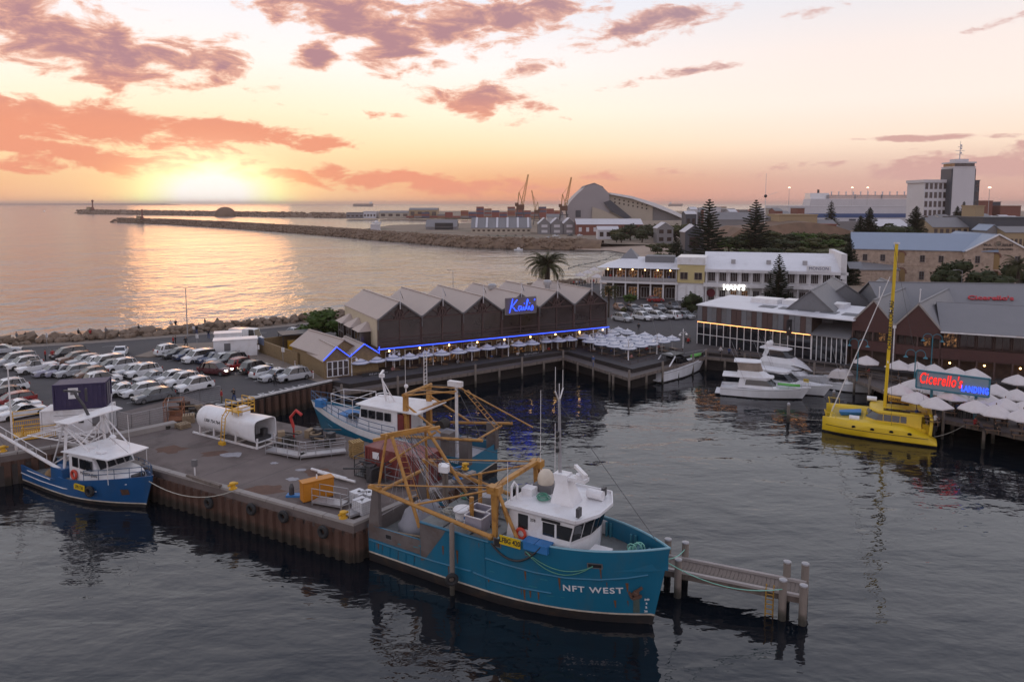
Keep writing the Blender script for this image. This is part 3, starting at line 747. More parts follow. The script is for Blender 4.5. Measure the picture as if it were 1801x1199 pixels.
# neon sign: script lettering on a frame over the fourth gable
sg=thing('neon_sign','blue neon script sign in a pale frame on the restaurant gables','sign',K.o.matrix_basis@Vector((bw*3+.2,-.55,KE-.55)),K.rz)
q=MB()
W_,H_=5.4,2.5
for a,b in[((0,0),(W_,0)),((W_,0),(W_,H_)),((W_,H_),(0,H_)),((0,H_),(0,0))]:q.beam((a[0],0,a[1]),(b[0],0,b[1]),.07,.07)
q.build('frame',M_KERB,sg)
strokes=[[(.55,.25),(.75,1.0),(1.0,2.1),(1.05,2.35)],[(1.75,2.2),(1.2,1.5),(.85,1.15),(1.2,1.0),(1.45,.55),(1.75,.5)],[(2.35,1.15),(2.05,1.2),(1.9,.8),(2.05,.5),(2.3,.75),(2.42,1.1),(2.38,.55),(2.6,.55),(2.75,1.05)],[(2.75,1.05),(2.72,.6),(2.9,.52),(3.15,1.1)],[(3.15,1.1),(3.45,2.05),(3.35,2.2),(3.2,1.6),(3.2,.7),(3.4,.55),(3.6,1.05)],[(3.6,1.1),(3.6,.6),(3.8,.55),(4.1,1.15)],[(4.1,1.2),(4.2,.85),(4.15,.5),(3.9,.45)],[(4.4,1.9),(4.5,2.15)],[(2.8,1.5),(2.86,1.6)],[(3.66,1.5),(3.72,1.6)]]
q=MB()
for st in strokes:q.path([(a*1.12+.05,-.14,b)for a,b in st],.075,6)
q.build('lettering',M_NEONB,sg)
q=MB();q.span((.06,.04,.06),(W_-.06,.07,H_-.06));q.build('backing',mat('sign backing',(0.16,0.13,0.14),.5),sg)
# flags on the gables
def flagpole(x,lab,zb,h=2.6,col=M_STRIPE):
 p=K.o.matrix_basis@Vector((x,-.2,zb));t=thing('flagpole',lab,'flag',p,K.rz,'flags on the gabled restaurant')
 MB().tube((0,0,0),(0,0,h),.05,6).build('pole',M_WSTEEL,t)
 q=MB();vs=[]
 for i in range(6):
  u=i/5;vs+=[(.06+.25*u+.04*math.sin(i*2),.12*math.sin(i*1.3),h-.1-1.0*u*.9),(.06+.45*u,.12*math.sin(i*1.3+.5),h-.35-1.1*u)]
 q.add(vs,[(2*i,2*i+1,2*i+3,2*i+2)for i in range(5)]);q.build('flag',M_BLACK if col is None else col,t)
for i,lab in enumerate(['limp flag at the tip of the gable nearest the car park','limp flag at the tip of the second gable from the car park','limp flag just left of the blue neon sign','limp flag just right of the blue neon sign','limp flag on the second gable from the palm end','limp flag on the gable nearest the white umbrellas terrace']):
 flagpole((i+.5)*bw,lab,KR-.9,2.7,M_STRIPE if i%2 else None)
# annexe: tan brick kitchen block with small gables and a neon zigzag
A=House('brick_annexe','low tan brick annexe with little gabled roofs edged in blue neon','building',at(570,668,QZ),at(668,655,QZ),QZ)
AL=A.L
for x0,x1,y0,y1 in[(0.2,AL*.46,0.4,7.0),(AL*.46,AL,0.4,7.5)]:
 A.walls_y(x0,x1,y0,y1,0,2.5,4.0,M_BRICK);A.roof_y(x0,x1,y0,y1,2.55,4.05,M_ROOFTAN,.25,.1)
q=MB();pts=[(0,2.5),(AL*.23,4.1),(AL*.46,2.6),(AL*.73,4.1),(AL,2.6),(AL,3.5)]
q.path([(x,.02,z+.12)for x,z in pts],.07,6);A.part('neon_tube',q,M_NEONB)
for k in range(4):A.window(.9+k*.75,.4,1.25,.6,2.0,'f',M_WHITE,M_PANE,1,2)
A2=House('brick_store','tan brick store with a gabled tan roof beside the parked silver wagon','building',at(515,640,QZ),at(573,662,QZ),QZ)
A2.walls_x(0,A2.L,0,5.5,0,2.8,4.6,M_BRICK);A2.roof_x(0,A2.L,0,5.5,2.85,4.65,M_ROOFTANX,.3,.1)
yd=thing('yard_wall','tan brick yard wall with blue banner beside the white cabin','wall',(0,0,QZ))
ya,yb,yc=at(455,618,QZ),at(525,645,QZ),at(540,600,QZ)
q=MB();q.beam((ya.x,ya.y,1.0),(yb.x,yb.y,1.0),.25,2.0);q.beam((ya.x,ya.y,1.0),(ya.x+7,ya.y+6,1.0),.25,2.0);q.build('wall',M_BRICK,yd)
q=MB();d=(yb-ya).normalized();p=ya+d*1.5-Vector((-d.y,d.x,0))*.16;q.box((p.x,p.y,1.9),(2.2,.04,1.1),ang(ya,yb));q.build('banner',M_STRIPE,yd)
sh_=thing('yard_shelter','flat dark roofed shelter inside the brick yard','shelter',at(528,612,QZ),.5)
MB().span((-3.2,-2,2.5),(3.2,2,2.7)).build('roof',M_STEEL,sh_)
for sx in(-3,3):
 for sy in(-1.8,1.8):MB().box((sx,sy,1.25),(.12,.12,2.5)).build('post',M_STEEL,sh_)
MB().span((-2,-1,0),(0,0,1.5)).build('bin',M_YELLOW,sh_);
# ---- timber boardwalk and terrace on piles ----------------------------------------
bd=[w_c,P2(600,690,BZ),P2(745,668,BZ),P2(992,628,BZ),P2(1105,664,BZ),P2(1242,627,BZ),P2(1345,637,BZ),P2(1480,657,BZ),P2(1590,700,BZ),P2(1660,737,BZ),P2(1810,769,BZ),P2(2000,805,BZ),(80,78),(72,108),(34,124),(20,132),(k0.x-1,k0.y+3)]
mb=MB();mb.prism(bd,BZ-.22,BZ);bdo=mb.build('boardwalk',M_DECK,kind='structure')
root=ob('boardwalk_pile',None,kind='structure')
fr=[Vector((*p,0))for p in bd[1:12]]
pm=None
def pile_mesh(h0,h1,r=.17):
 q=MB();q.lathe([(r*1.05,h0),(r,0),(r*.96,h1-.05),(r*.7,h1)],9);return q.mesh('pile',M_PILE,True)
pm,pm2=pile_mesh(-2,BZ-.1),pile_mesh(-2,BZ+1.1,.16)
fas=ob('boardwalk_fascia',None,kind='structure')
for a,b in zip(fr[:-1],fr[1:]):
 L=(b-a).length;nn=int(L/4.2)+1;d=(b-a).normalized();nv=Vector((d.y,-d.x,0))
 for i in range(nn):
  p=a+(b-a)*(i/nn)
  for row,off in((0,.16),(1,-2.6)):
   o=ob('pile',pm2 if(row==0 and i%2==0)else pm,root);o.location=(p.x+nv.x*off,p.y+nv.y*off,0)
  q=MB();q.box((0,0,0),(L/nn-.03,.08,.42));q.build('fascia_board',M_TIMBER,fas,loc=(p.x+d.x*L/nn/2+nv.x*.05,p.y+d.y*L/nn/2+nv.y*.05,BZ-.23),rz=ang(a,b))
def railing(name,label,pts,z,h=1.05,step=1.8,m=None,rails=(1.0,.55),closed=False,pr=.045,cat='railing',group=None,panel=None):
 t=thing(name,label,cat,(pts[0][0],pts[0][1],z),0,group);m=m or M_STEEL;o=Vector((pts[0][0],pts[0][1],0))
 pts=[Vector((p[0],p[1],0))-o for p in pts]
 for a,b in zip(pts[:-1],pts[1:]):
  L=(b-a).length;n=max(1,round(L/step))
  for i in range(n+1):
   p=a+(b-a)*(i/n);MB().tube((p.x,p.y,0),(p.x,p.y,h),pr,6).build('post',m,t)
  for k in rails:MB().tube((a.x,a.y,h*k),(b.x,b.y,h*k),pr*.75,6).build('rail',m,t)
  if panel:
   for i in range(n):
    p,q_=a+(b-a)*((i+.06)/n),a+(b-a)*((i+.94)/n);MB().beam((p.x,p.y,h*.5),(q_.x,q_.y,h*.5),.03,h*.75).build('panel',panel,t)
 return t
def off(px,py,z=BZ):return P2(px,py,z)
railing('terrace_railing','dark post railing along the terrace in front of the six gables',[off(603,672),off(745,652),off(1000,613),off(1040,622)],BZ,1.0,2.0,M_BROWN,(1.0,.6,.25))
railing('terrace_railing','dark post railing round the crowded corner terrace of small umbrellas',[off(1005,614),off(1108,648),off(1200,624)],BZ,1.0,2.0,M_BROWN,(1.0,.6,.25))
for px,py,lb in((660,660,'dark banner with white lettering on the terrace railing near the annexe'),(930,625,'dark banner with white lettering on the terrace railing near the palm')):
 p=at(px,py,BZ+.55);t=thing('terrace_banner',lb,'banner',(p.x,p.y,BZ+.1),K.rz+.08)
 MB().span((-1.9,-.14,0),(1.9,-.10,1.0)).build('cloth',M_BLACK,t)
 q=MB();rb=random.Random(5)
 for z,x0,x1 in((.62,-.9,1.7),(.30,-.7,1.4)):
  x=x0
  while x<x1:w=rb.uniform(.06,.15);h_=rb.uniform(.14,.24);q.span((x,-.152,z),(x+w*.7,-.141,z+h_));x+=w+(.12 if rb.random()<.2 else.03)
 q.build('faded_lettering',mat('faded letters',(.34,.33,.36),.7),t,kind='stuff')
# umbrellas -------------------------------------------------------------------------
def make_umbrella(label,group):
 t=thing('striped_umbrella',label,'umbrella',(0,0,0),0,group)
 q=MB();n=8;prof=[(1.38,2.15),(1.35,2.24),(1.22,2.31),(.95,2.44),(.8,2.51),(.3,2.74),(0.02,2.88)]
 q.lathe(prof,n)
 for i in range(len(prof)-1):
  for k in range(n):q.mi[i*n+k]=1 if i in(0,3)else 0
 q.build('canopy',[M_UMBW,M_STRIPE],t)
 q=MB();q.lathe([(.06,2.79),(.09,2.86),(.02,2.98)],8);q.build('finial',M_WHITE,t)
 MB().tube((0,0,0),(0,0,2.75),.035,6).build('pole',M_WSTEEL,t)
 q=MB()
 for k in range(8):q.beam((0,0,2.55),(1.45*math.cos(k*math.pi/4),1.45*math.sin(k*math.pi/4),2.22),.025,.03)
 q.build('rib',M_GALV,t)
 return t
front=[(398,645),(485,635),(575,625),(662,618),(740,605),(830,600),(918,590),(990,578),(1070,570),(1145,560),(1235,552),(1305,545),(1375,533),(1445,530),(1505,524),(1580,513)]
terr=[(120,818),(165,848),(252,868),(345,882),(446,898),(535,880),(615,866),(705,848),(780,833),(240,830),(325,850),(430,868),(515,850),(590,835),(680,822),(310,818),(400,832),(495,822),(575,808),(220,806),(330,792),(375,768),(445,785),(280,770)]
fp=[(500+a/3,420+b/3)for a,b in front];tp=[(1000+a/4.2825,400+b/4.2825)for a,b in terr]
um=None
def relab_f(i):return f'striped umbrella, {ordn(i)} from the annexe in the row before the six gables'
u_pts=[]
for i,(a,b)in enumerate(fp):
 p=at(a,b,BZ+2.4);lb=relab_f(i)
 if um is None:um=make_umbrella(lb,'striped umbrellas on the seafood terrace');um.location=(p.x,p.y,BZ)
 else:dup(um,(p.x,p.y,BZ),rnd.uniform(0,.7),lb)
 u_pts.append((p.x,p.y))
ordt=sorted(tp,key=lambda q:-q[1])
rown=['front','second','third','rear']
for i,(a,b)in enumerate(ordt):
 p=at(a,b,BZ+2.4);r=i//6;row=sorted(ordt[r*6:r*6+6]);k=row.index((a,b))
 dup(um,(p.x,p.y,BZ),rnd.uniform(0,.7),f'corner terrace umbrella, {ordn(k)} from the gabled building in the {rown[r]} rank')
 u_pts.append((p.x,p.y))
# tables with benches below them
def make_table(label):
 t=thing('cafe_table',label,'table',(0,0,0),0,'tables under the umbrellas')
 MB().box((0,0,.73),(1.5,.8,.05)).build('tabletop',M_TABLE,t)
 for s in(-1,1):MB().box((s*.55,0,.35),(.08,.6,.7)).build('leg',M_STEEL,t)
 for s in(-1,1):
  q=MB();q.box((0,s*.7,.44),(1.4,.3,.05));q.box((-.5,s*.7,.21),(.06,.25,.42));q.box((.5,s*.7,.21),(.06,.25,.42));q.build('bench',M_TABLE,t)
 return t
tb=None
for i,(x,y)in enumerate(u_pts):
 lb=f'timber table and benches under the {ordn(i)} striped umbrella from the annexe' if i<16 else ''
 if i>=16:lb=f'table and benches under the {ordn((i - 16) % 6)} corner terrace umbrella of the {rown[(i - 16) // 6]} rank'
 if tb is None:tb=make_table(lb);tb.location=(x+.3,y+.2,BZ);tb.rotation_euler=(0,0,K.rz)
 else:dup(tb,(x+.3,y+.2,BZ),K.rz+rnd.choice((0,1.57)),lb)
# white lamp posts
def make_lamp(label):
 t=thing('terrace_lamp',label,'lamp post',(0,0,0),0,'white lamp posts on the seafood terrace')
 MB().lathe([(.16,0),(.14,.3),(.085,.4),(.07,3.3),(.1,3.35),(.03,3.75),(0,3.8)],10).build('post',M_WSTEEL,t,True)
 for s in(-1,1):
  q=MB();q.path([(0,0,2.9),(s*.3,0,3.15),(s*.6,0,3.1),(s*.68,0,2.95)],.03,6);q.build('arm',M_WSTEEL,t)
  q=MB();q.lathe([(.04,.0),(.08,-.05),(.24,-.22),(.22,-.24)],10,(s*.68,0,2.98));sd=q.build('lamp_shade',M_WSTEEL,t,True)
  q=MB();q.ball((s*.68,0,2.76),.085,8,5);q.build('bulb',emit('lamp glow',(1,.93,.85),2.2),sd)
 return t
lp=[(619,668),(694,658),(762,649),(830,641),(894,633),(955,625),(1013,617),(1043,620),(1105,640),(1155,629),(1201,618)]
lt=None
for i,(a,b)in enumerate(lp):
 p=at(a,b,BZ);lb=f'white twin lamp post, {ordn(i)} along the terrace railing from the brick annexe'
 if lt is None:lt=make_lamp(lb);lt.location=p;lt.rotation_euler=(0,0,K.rz)
 else:dup(lt,p,K.rz,lb)
# ---- restaurant with striped panels and an amber light strip -----------------------
r0,r1=at(1215,613,BZ),at(1480,652,BZ);_n=Vector((-(r1-r0).y,(r1-r0).x,0)).normalized()*2.0;r0,r1=r0+_n,r1+_n
S=House('panelled_restaurant','long low restaurant with grey and brown striped panels above an amber light strip','restaurant',r0,r1)
SL=S.L*.783;top=9.2;zl=6.5
S.box('wall',(.2,.25,BZ),(SL,12,top-.1),M_INT)
n=22
for i in range(n):
 w=SL/n;m=[M_SLATE,M_GREY,M_BROWN][(0,2,0,1,2,1,0,2,2,0,1,2,0,2,2,1,0,2,0,0,2,1)[i]]
 S.part('panel',MB().span((i*w+.02,0.02*(i%3),zl+.15),((i+1)*w-.02,.2,top)),m)
S.part('light_strip',MB().span((.1,-.16,zl-.04),(SL-.1,-.06,zl+.06)),M_LED)
S.box('strip_shelf',(0,-.22,zl+.07),(SL,0.0,zl+.14),M_GREY)
for i in range(17):
 x=i*SL/16;S.part('mullion',MB().span((x-.05,.02,BZ+.5),(x+.05,.16,zl-.1)),M_WSTEEL)
for i in range(16):
 S.part('window_pane',MB().span((i*SL/16+.06,.1,BZ+.55),((i+1)*SL/16-.06,.14,zl-.12)),M_GLASS)
S.part('window_rail',MB().span((0,.0,BZ+2.2),(SL,.1,BZ+2.3)),M_WSTEEL);S.box('plinth',(0,-.05,BZ),(SL,.24,BZ+.5),M_MAROON)
q=MB();q.slaby([(-.15,top),(12.5,top+.45),(12.5,top+.6),(-.15,top+.15)],-.2,SL+6);S.part('roof',q,M_ROOFWHITE)
for i in range(5):
 q=MB();q.slaby([(3.2,top+.29),(5.2,top+.36),(5.2,top+.42),(3.2,top+.35)],9+i*3.2,11.4+i*3.2);S.part('roof_skylight',q,M_SLATE)
for k in range(3):
 S.box('roof_monitor',(6+k*5,7+k*.8,top+.3),(10.5+k*5,10+k*.8,top+1.15),M_WHITE)
# glass box at the end
S.box('glass_room',(SL+.2,.3,BZ),(S.L-.1,7,6.4),M_INT)
for i in range(8):
 x=SL+.1+i*(S.L-SL-.2)/7;S.part('mullion',MB().span((x-.05,.05,BZ),(x+.05,.25,6.5)),M_WSTEEL)
 if i<7:S.part('window_pane',MB().span((x+.06,.16,BZ+.4),(x+(S.L-SL-.2)/7-.06,.2,6.4)),M_GLASS)
q=MB();q.slaby([(-.2,6.5),(7,8.3),(7,8.45),(-.2,6.75)],SL,S.L+.3);S.part('lean_to_roof',q,M_ROOFGREY)
q=thing('hanging_sign','black upright hanging sign with a pale fish emblem above the amber strip','sign',S.o.matrix_basis@Vector((SL*.84,-.9,6.2)),S.rz+1.2)
MB().span((-.5,-.06,0),(.5,.06,2.4)).build('board',M_BLACK,q)
e=MB()
for sy in(-1,1):e.lathe([(0,0),(.14,.1),(.26,.45),(.2,.85),(.05,1.1),(.22,1.4)],8,(0,0,.5))
eo=e.build('emblem',M_WHITE,q);eo.scale=(1,.3,1);
MB().beam((0,0,2.2),(0.9,0,2.2),.06,.06).build('bracket',M_BLACK,q)
# ---- gabled maroon restaurant -------------------------------------------------------
c0=Vector((49.2,104.2,0));c1=Vector((57.9,97.0,0))
G_=House('maroon_restaurant','maroon weatherboard restaurant with two grey gables above the white umbrellas','restaurant',c0,c1)
GL=G_.L;ge,gr=9.0,12.3
for i in range(2):
 x0,x1=i*GL/2,(i+1)*GL/2
 G_.walls_y(x0+.05,x1-.05,0,26,7.8,ge,gr-.1,M_MAROON);G_.roof_y(x0,x1,0,26,ge,gr,M_ROOFGREYY,.0,.16)
 q=MB();xm=(x0+x1)/2
 for a,b in(((x0,ge),(xm,gr)),((x1,ge),(xm,gr))):q.beam((a[0],-.1,a[1]+.06),(b[0],-.1,b[1]+.06),.06,.22)
 G_.part('barge_board',q,M_KERB)
 G_.box('wall',(x0+.02,.9,BZ),(x1-.02,26,7.8),M_INT)
 G_.box('balcony_front',(x0+.02,-.05,5.1),(x1-.02,.25,6.5),M_MAROON)
 for k in range(5):G_.window(x0+.65+k*GL/2/5.2,.86,7.15,.85,1.25,'f',M_BROWN,M_PANE if k!=3 else M_INTWARM,1,1)
 for k in range(3):G_.box('post',(x0+.05+k*(GL/2-.2)/2,.0,BZ),(x0+.23+k*(GL/2-.2)/2,.18,7.8),M_BROWN)
G_.part('downpipe',MB().tube((GL/2,-.15,3.2),(GL/2,-.15,8.9),.09,8),M_WSTEEL)
G_.part('rainhead',MB().box((GL/2,-.15,8.9),(.4,.35,.4)),M_WSTEEL)
# grey gabled shed to its left
cA=Vector((44.6,112.5,0));B_=House('grey_gabled_building','grey clad gabled building with one square white window','building',cA,cA+Vector((math.cos(G_.rz+.12)*7.5,math.sin(G_.rz+.12)*7.5,0)))
B_.walls_y(-1.6,5.2,0,13,BZ,9.6,12.5,M_SLATE);B_.roof_y(-1.6,5.2,0,13,9.6,12.6,M_ROOFGREYY,.25,.14);B_.window(.4,0,8.8,1.2,1.3,'f',M_WHITE,M_PANE,1,1)
# long wing
d0=Vector((57.9,97.0,0));d1=Vector((86,84.0,0))
W=House('long_wing','long grey roofed restaurant wing with maroon balcony behind the red neon sign','restaurant',d0,d1)
WL=W.L
W.box('wall',(0.1,1.6,BZ),(WL,15,9.0),M_INT);W.box('balcony_front',(.05,-.05,5.2),(WL,.2,6.6),M_MAROON);W.box('balcony_floor',(0.05,.2,5.0),(WL,1.6,5.2),M_BROWN)
q=MB();q.slaby([(-.5,8.85),(6.5,11.9),(6.5,12.05),(-.5,9.0)],-.1,WL);W.part('roof',q,M_ROOFGREY)
q=MB();q.slaby([(6.55,11.95),(13.5,8.9),(13.5,9.05),(6.55,12.1)],-.1,WL);W.part('roof',q,M_ROOFGREY)
W.part('gutter',MB().span((-.1,-.62,8.75),(WL,-.46,8.93)),M_WSTEEL)
for i in range(15):
 x=.3+i*2.0;W.part('post',MB().span((x-.1,0.0,BZ),(x+.1,.2,5.2)),M_BROWN)
 W.part('post',MB().span((x-.06,1.45,6.6),(x+.06,1.6,8.9)),M_BROWN)
 W.window(x+1.0,1.6,7.5,1.55,1.9,'f',M_BROWN,M_INTWARM if i in(0,9)else M_PANE,2,1)
 if i%2==0:W.part('hanging_bulb',MB().ball((x+1,.8,4.5),.13,8,5),M_WARM)
W.part('flood_lamp',MB().box((13.5,-.3,8.1),(.9,.3,.35)),M_LAMP)
# rear roof with red script lettering
e0,e1=at(1640,555,10.2),at(1790,530,10.2)
X=House('rear_gabled_building','grey roofed building behind the maroon wing with red script lettering on its roof','building',(58,112),(84,108))
X.walls_x(0,X.L,0,15,QZ,9.5,13.0,M_SLATE);X.roof_x(0,X.L,0,15,9.55,13.1,M_ROOFGREY,.3,.14)
sl_=math.atan2(3.55,7.5)
text('lettering',"Cicerello's",1.55,mat('red sign letters',(0.40,0.012,0.02),.5),X.o,(16.2,3.1,9.55+3.1*.4733+.35),(sl_,0,0),.06,.3,offset=.04)
X2=House('rear_gabled_building','grey double pitched building between the red lettered roof and the white hotel','building',(52,122),(68,118))
X2.walls_y(0,8,0,12,QZ,9.5,12.4,M_SLATE);X2.roof_y(0,8,0,12,9.55,12.5,M_ROOFGREYY,.2);X2.walls_y(8.05,16,0,12,QZ,9.5,12.4,M_SLATE);X2.roof_y(8.05,16,0,12,9.55,12.5,M_ROOFGREYY,.2)
# big neon sign on posts
n0,n1=at(1612,667,5.9),at(1740,684,5.9)
sgn=House('neon_sign','wide blue grey sign on two teal posts with red and blue neon lettering','sign',n0,n1)
w_=sgn.L
sgn.part('board',MB().span((0,-.12,5.0),(w_,.12,7.0)),mat('sign face',(0.20,0.27,0.32),.5,var=.1))
q=MB();
for a,b in(((0,5.0),(w_,5.0)),((w_,5.0),(w_,7.0)),((w_,7.0),(0,7.0)),((0,7.0),(0,5.0))):q.beam((a[0],0,a[1]),(b[0],0,b[1]),.34,.16)
sgn.part('frame',q,M_TEAL)
for x in(w_*.22,w_*.83):sgn.part('post',MB().span((x-.13,.14,BZ),(x+.13,.4,5.0)),M_TEAL)
text('lettering',"Cicerello's",1.75,M_NEONR,sgn.o,(w_*.34,-.2,6.15),ext=.05,shear=.2,offset=.012,space=1.08,sx=w_/13.6)
text('lettering','LANDING',.95,M_NEONB,sgn.o,(w_*.815,-.2,5.6),ext=.05,offset=.02,space=1.1,sx=w_/12.2)
# white canvas umbrellas
def make_canvas(label):
 t=thing('canvas_umbrella',label,'umbrella',(0,0,0),0,'white canvas umbrellas on the fish and chip terrace')
 q=MB();q.lathe([(1.78,2.0),(1.75,2.12),(.9,2.62),(.03,3.05)],6);q.build('canopy',M_CANVAS,t)
 MB().tube((0,0,0),(0,0,3.1),.04,6).build('pole',M_TABLE,t)
 q=MB()
 for k in range(6):q.beam((0,0,2.85),(1.68*math.cos(k*math.pi/3),1.68*math.sin(k*math.pi/3),2.1),.03,.035)
 q.build('rib',M_TABLE,t);MB().lathe([(.06,3.04),(.05,3.2),(0,3.24)],6).build('finial',M_TABLE,t)
 return t
cv=[(1524,632),(1581,640),(1613,643),(1643,647),(1680,652),(1715,655),(1790,666),(1584,683),(1608,674),(1635,670),(1613,697),(1645,682),(1662,676),(1646,706),(1676,692),(1696,684),(1715,678),(1716,712),(1733,698),(1752,683),(1752,720),(1768,708),(1788,692),(1800,728),(1810,712)]
cv=sorted(cv,key=lambda p:(p[1]))
labs=[]
cr=None;CAN=[]
for i,(a,b)in enumerate(cv):
 p=at(a,b,BZ+2.5);r=i//5;row=sorted(cv[r*5:r*5+5]);k=row.index((a,b))
 lb=f'white canvas umbrella, {ordn(k)} from the catamaran in the {["back", "second", "middle", "fourth", "waterside"][r]} rank'
 if cr is None:cr=make_canvas(lb);cr.location=(p.x,p.y,BZ)
 else:dup(cr,(p.x,p.y,BZ),rnd.uniform(0,1),lb)
 CAN.append((p.x,p.y))
 dup(tb,(p.x-.2,p.y+.2,BZ),W.rz,f'table and benches under the {ordn(k)} canvas umbrella of the {["back", "second", "middle", "fourth", "waterside"][r]} rank')
# teal swan neck lamps
def swan(label,p,rz,h=4.6):
 t=thing('swan_neck_lamp',label,'lamp post',p,rz,'teal swan neck lamps on the boardwalk')
 MB().tube((0,0,0),(0,0,h),.07,8).build('post',M_TEAL,t)
 for s in(-1,1):
  q=MB();q.path([(0,0,h)]+[(s*(.55-.55*math.cos(u)),0,h+.55*math.sin(u))for u in[i*math.pi/8 for i in range(1,9)]]+[(s*1.1,0,h-.2)],.045,6);q.build('arm',M_TEAL,t)
  MB().lathe([(.06,0),(.1,-.1),(.3,-.26),(.26,-.28)],10,(s*1.1,0,h-.18)).build('lamp_shade',M_TEAL,t,True)
swan('teal twin swan neck lamp standing behind the red lettering of the sign',at(1636,672,BZ),W.rz,6.0)
swan('teal twin swan neck lamp at the left end of the neon sign',at(1607,688,BZ),W.rz,4.8)
swan('teal twin swan neck lamp beside the glass room and the white cruisers',at(1507,670,BZ),W.rz,5.2)
railing('boardwalk_railing','grey rail fence between the white cruisers and the canvas umbrellas',[off(1482,657),off(1560,672),off(1605,684)],BZ,1.1,1.8,M_TIMBER,(1.0,.66,.33))
railing('boardwalk_railing','grey rail fence in front of the striped panel restaurant',[off(1245,626),off(1345,636),off(1478,655)],BZ,1.1,2.0,M_TIMBER,(1.0,.5))
for lb,px,py,h in(('tall white flagpole in front of the right maroon gable',1612,585,1),('tall white flagpole in front of the left maroon gable',1541,578,1)):
 p=at(px,py,8.0);t=thing('flagpole',lb,'flagpole',(p.x,p.y,5.4),0,'white flagpoles on the maroon gables');MB().tube((0,0,0),(.25,0,8.6),.09,8,.06).build('pole',M_WSTEEL,t);MB().ball((.25,0,8.65),.12,8,5).build('cap',M_WSTEEL,t)
M_FBLUE_=mat('navy letters',(.03,.04,.14),.6)
# ---- white hotel row with cafe ------------------------------------------------------
j0,j1=at(1058,524,QZ),at(1190,529,QZ)
J=House('balcony_cafe','two storey white cafe with a long crowded balcony and pale hipped roof','cafe',j0,j1,QZ)
JL=J.L;ev,bal=hz(470,j0.y)-QZ,hz(493,j0.y)-QZ
J.box('wall',(.8,2.6,0),(JL,15,ev-.1),M_INT);J.box('balcony_floor',(-.5,-.3,bal-.5),(JL+.2,3,bal),M_WALL)
q=MB();q.add([(-1.2,-.8,ev),(JL+.5,-.8,ev),(JL+.5,15,ev),(-1.2,15,ev),(5,6,ev+2.2),(JL+.5,6,ev+2.2),(JL+.5,9,ev+2.2),(5,9,ev+2.2)],[(0,1,5,4),(1,2,6,5),(2,3,7,6),(3,0,4,7),(4,5,6,7),(3,2,1,0)]);J.part('roof',q,M_ROOFWHITE)
q=MB();q.add([(3,4,ev+1.0),(9,4,ev+1.0),(9,12,ev+1.0),(3,12,ev+1.0),(6,8,ev+4.4)],[(0,1,4),(1,2,4),(2,3,4),(3,0,4)]);J.part('roof_lantern',q,M_ROOFGREY)
for i in range(7):
 x=-.2+i*(JL)/6;J.part('column',MB().tube((x,.1,0),(x,.1,bal-.5),.2,8),M_WALL);J.part('column',MB().span((x-.08,.0,bal),(x+.08,.16,ev)),M_WALL)
 J.part('balustrade',MB().span((x+.1,-.2,bal+.1),(x+JL/6-.1,-.14,bal+1.0)),M_GALV)if i<6 else None
 if i<6:
  J.window(x+JL/12,2.6,bal+1.35,JL/6-1.0,2.2,'f',M_WALL,M_INTWARM if i in(1,2,4)else M_PANE,3,1)
  J.window(x+JL/12,2.6,1.5,JL/6-1.0,2.6,'f',M_WALL,M_PANE if i%2 else M_INTWARM,3,1)
  J.part('ceiling_bulb',MB().ball((x+JL/12,1.2,ev-.5),.16,8,5),M_WARM)
J.box('roof_plant',(JL-8,3,ev+.6),(JL-1,8,ev+2.8),M_SLATE)
YB=House('yellow_block','yellow boarded two storey block with a white parapet box between the cafes','building',at(1190,529,QZ),at(1238,531,QZ),QZ)
yz0,yz1,yz2=hz(497,j1.y)-QZ,hz(465,j1.y)-QZ,hz(452,j1.y)-QZ
YB.box('wall',(0,.4,0),(YB.L,12,yz0),M_WALL);YB.box('boarded_wall',(0.05,.1,yz0),(YB.L-.05,12,yz1),M_YELLOWWALL);YB.box('parapet',(-.1,-.1,yz1),(YB.L+.1,10,yz2),M_WHITE)
for x in(YB.L*.25,YB.L*.77):YB.window(x,.1,yz0+1.7,1.7,1.7,'f',M_CREAM,M_PANE,2,1)
for k in range(3):YB.part('roller_door',MB().span((.3+k*YB.L/3,.28,0),((k+1)*YB.L/3-.2,.39,yz0-.7)),M_WHITE)
h0,h1=at(1238,531,QZ),at(1490,540,QZ)
Hh=House('white_hotel','long white two storey restaurant with illuminated sign and white metal roof','restaurant',h0,h1,QZ)
HL=Hh.L;he,hr,hc=hz(474,h0.y)-QZ,hz(443,h0.y+12)-QZ,hz(497,h0.y)-QZ
Hh.box('wall',(.1,2.2,0),(HL,20,he-.05),M_WALL)
q=MB();q.slaby([(.6,he),(12,hr),(12,hr+.15),(.6,he+.15)],-.2,HL-1.6);Hh.part('roof',q,M_ROOFWHITE)
q=MB();q.slaby([(12.02,hr),(22,he),(22,he+.15),(12.02,hr+.15)],-.2,HL-1.6);Hh.part('roof',q,M_ROOFWHITE)
q=MB();q.slaby([(2.3,he-.1),(20,he-.1),(12,hr)],-.05,.1);Hh.part('gable_wall',q,M_WALL)
Hh.box('parapet',(HL-1.6,.2,he-1.5),(HL-.4,20,hr+.8),M_WALL)
Hh.box('upper_fascia',(-.2,.2,he-.6),(HL,.6,he),M_WALL);Hh.box('canopy',(-.2,-.6,hc-.9),(HL,2.2,hc),M_WALL)
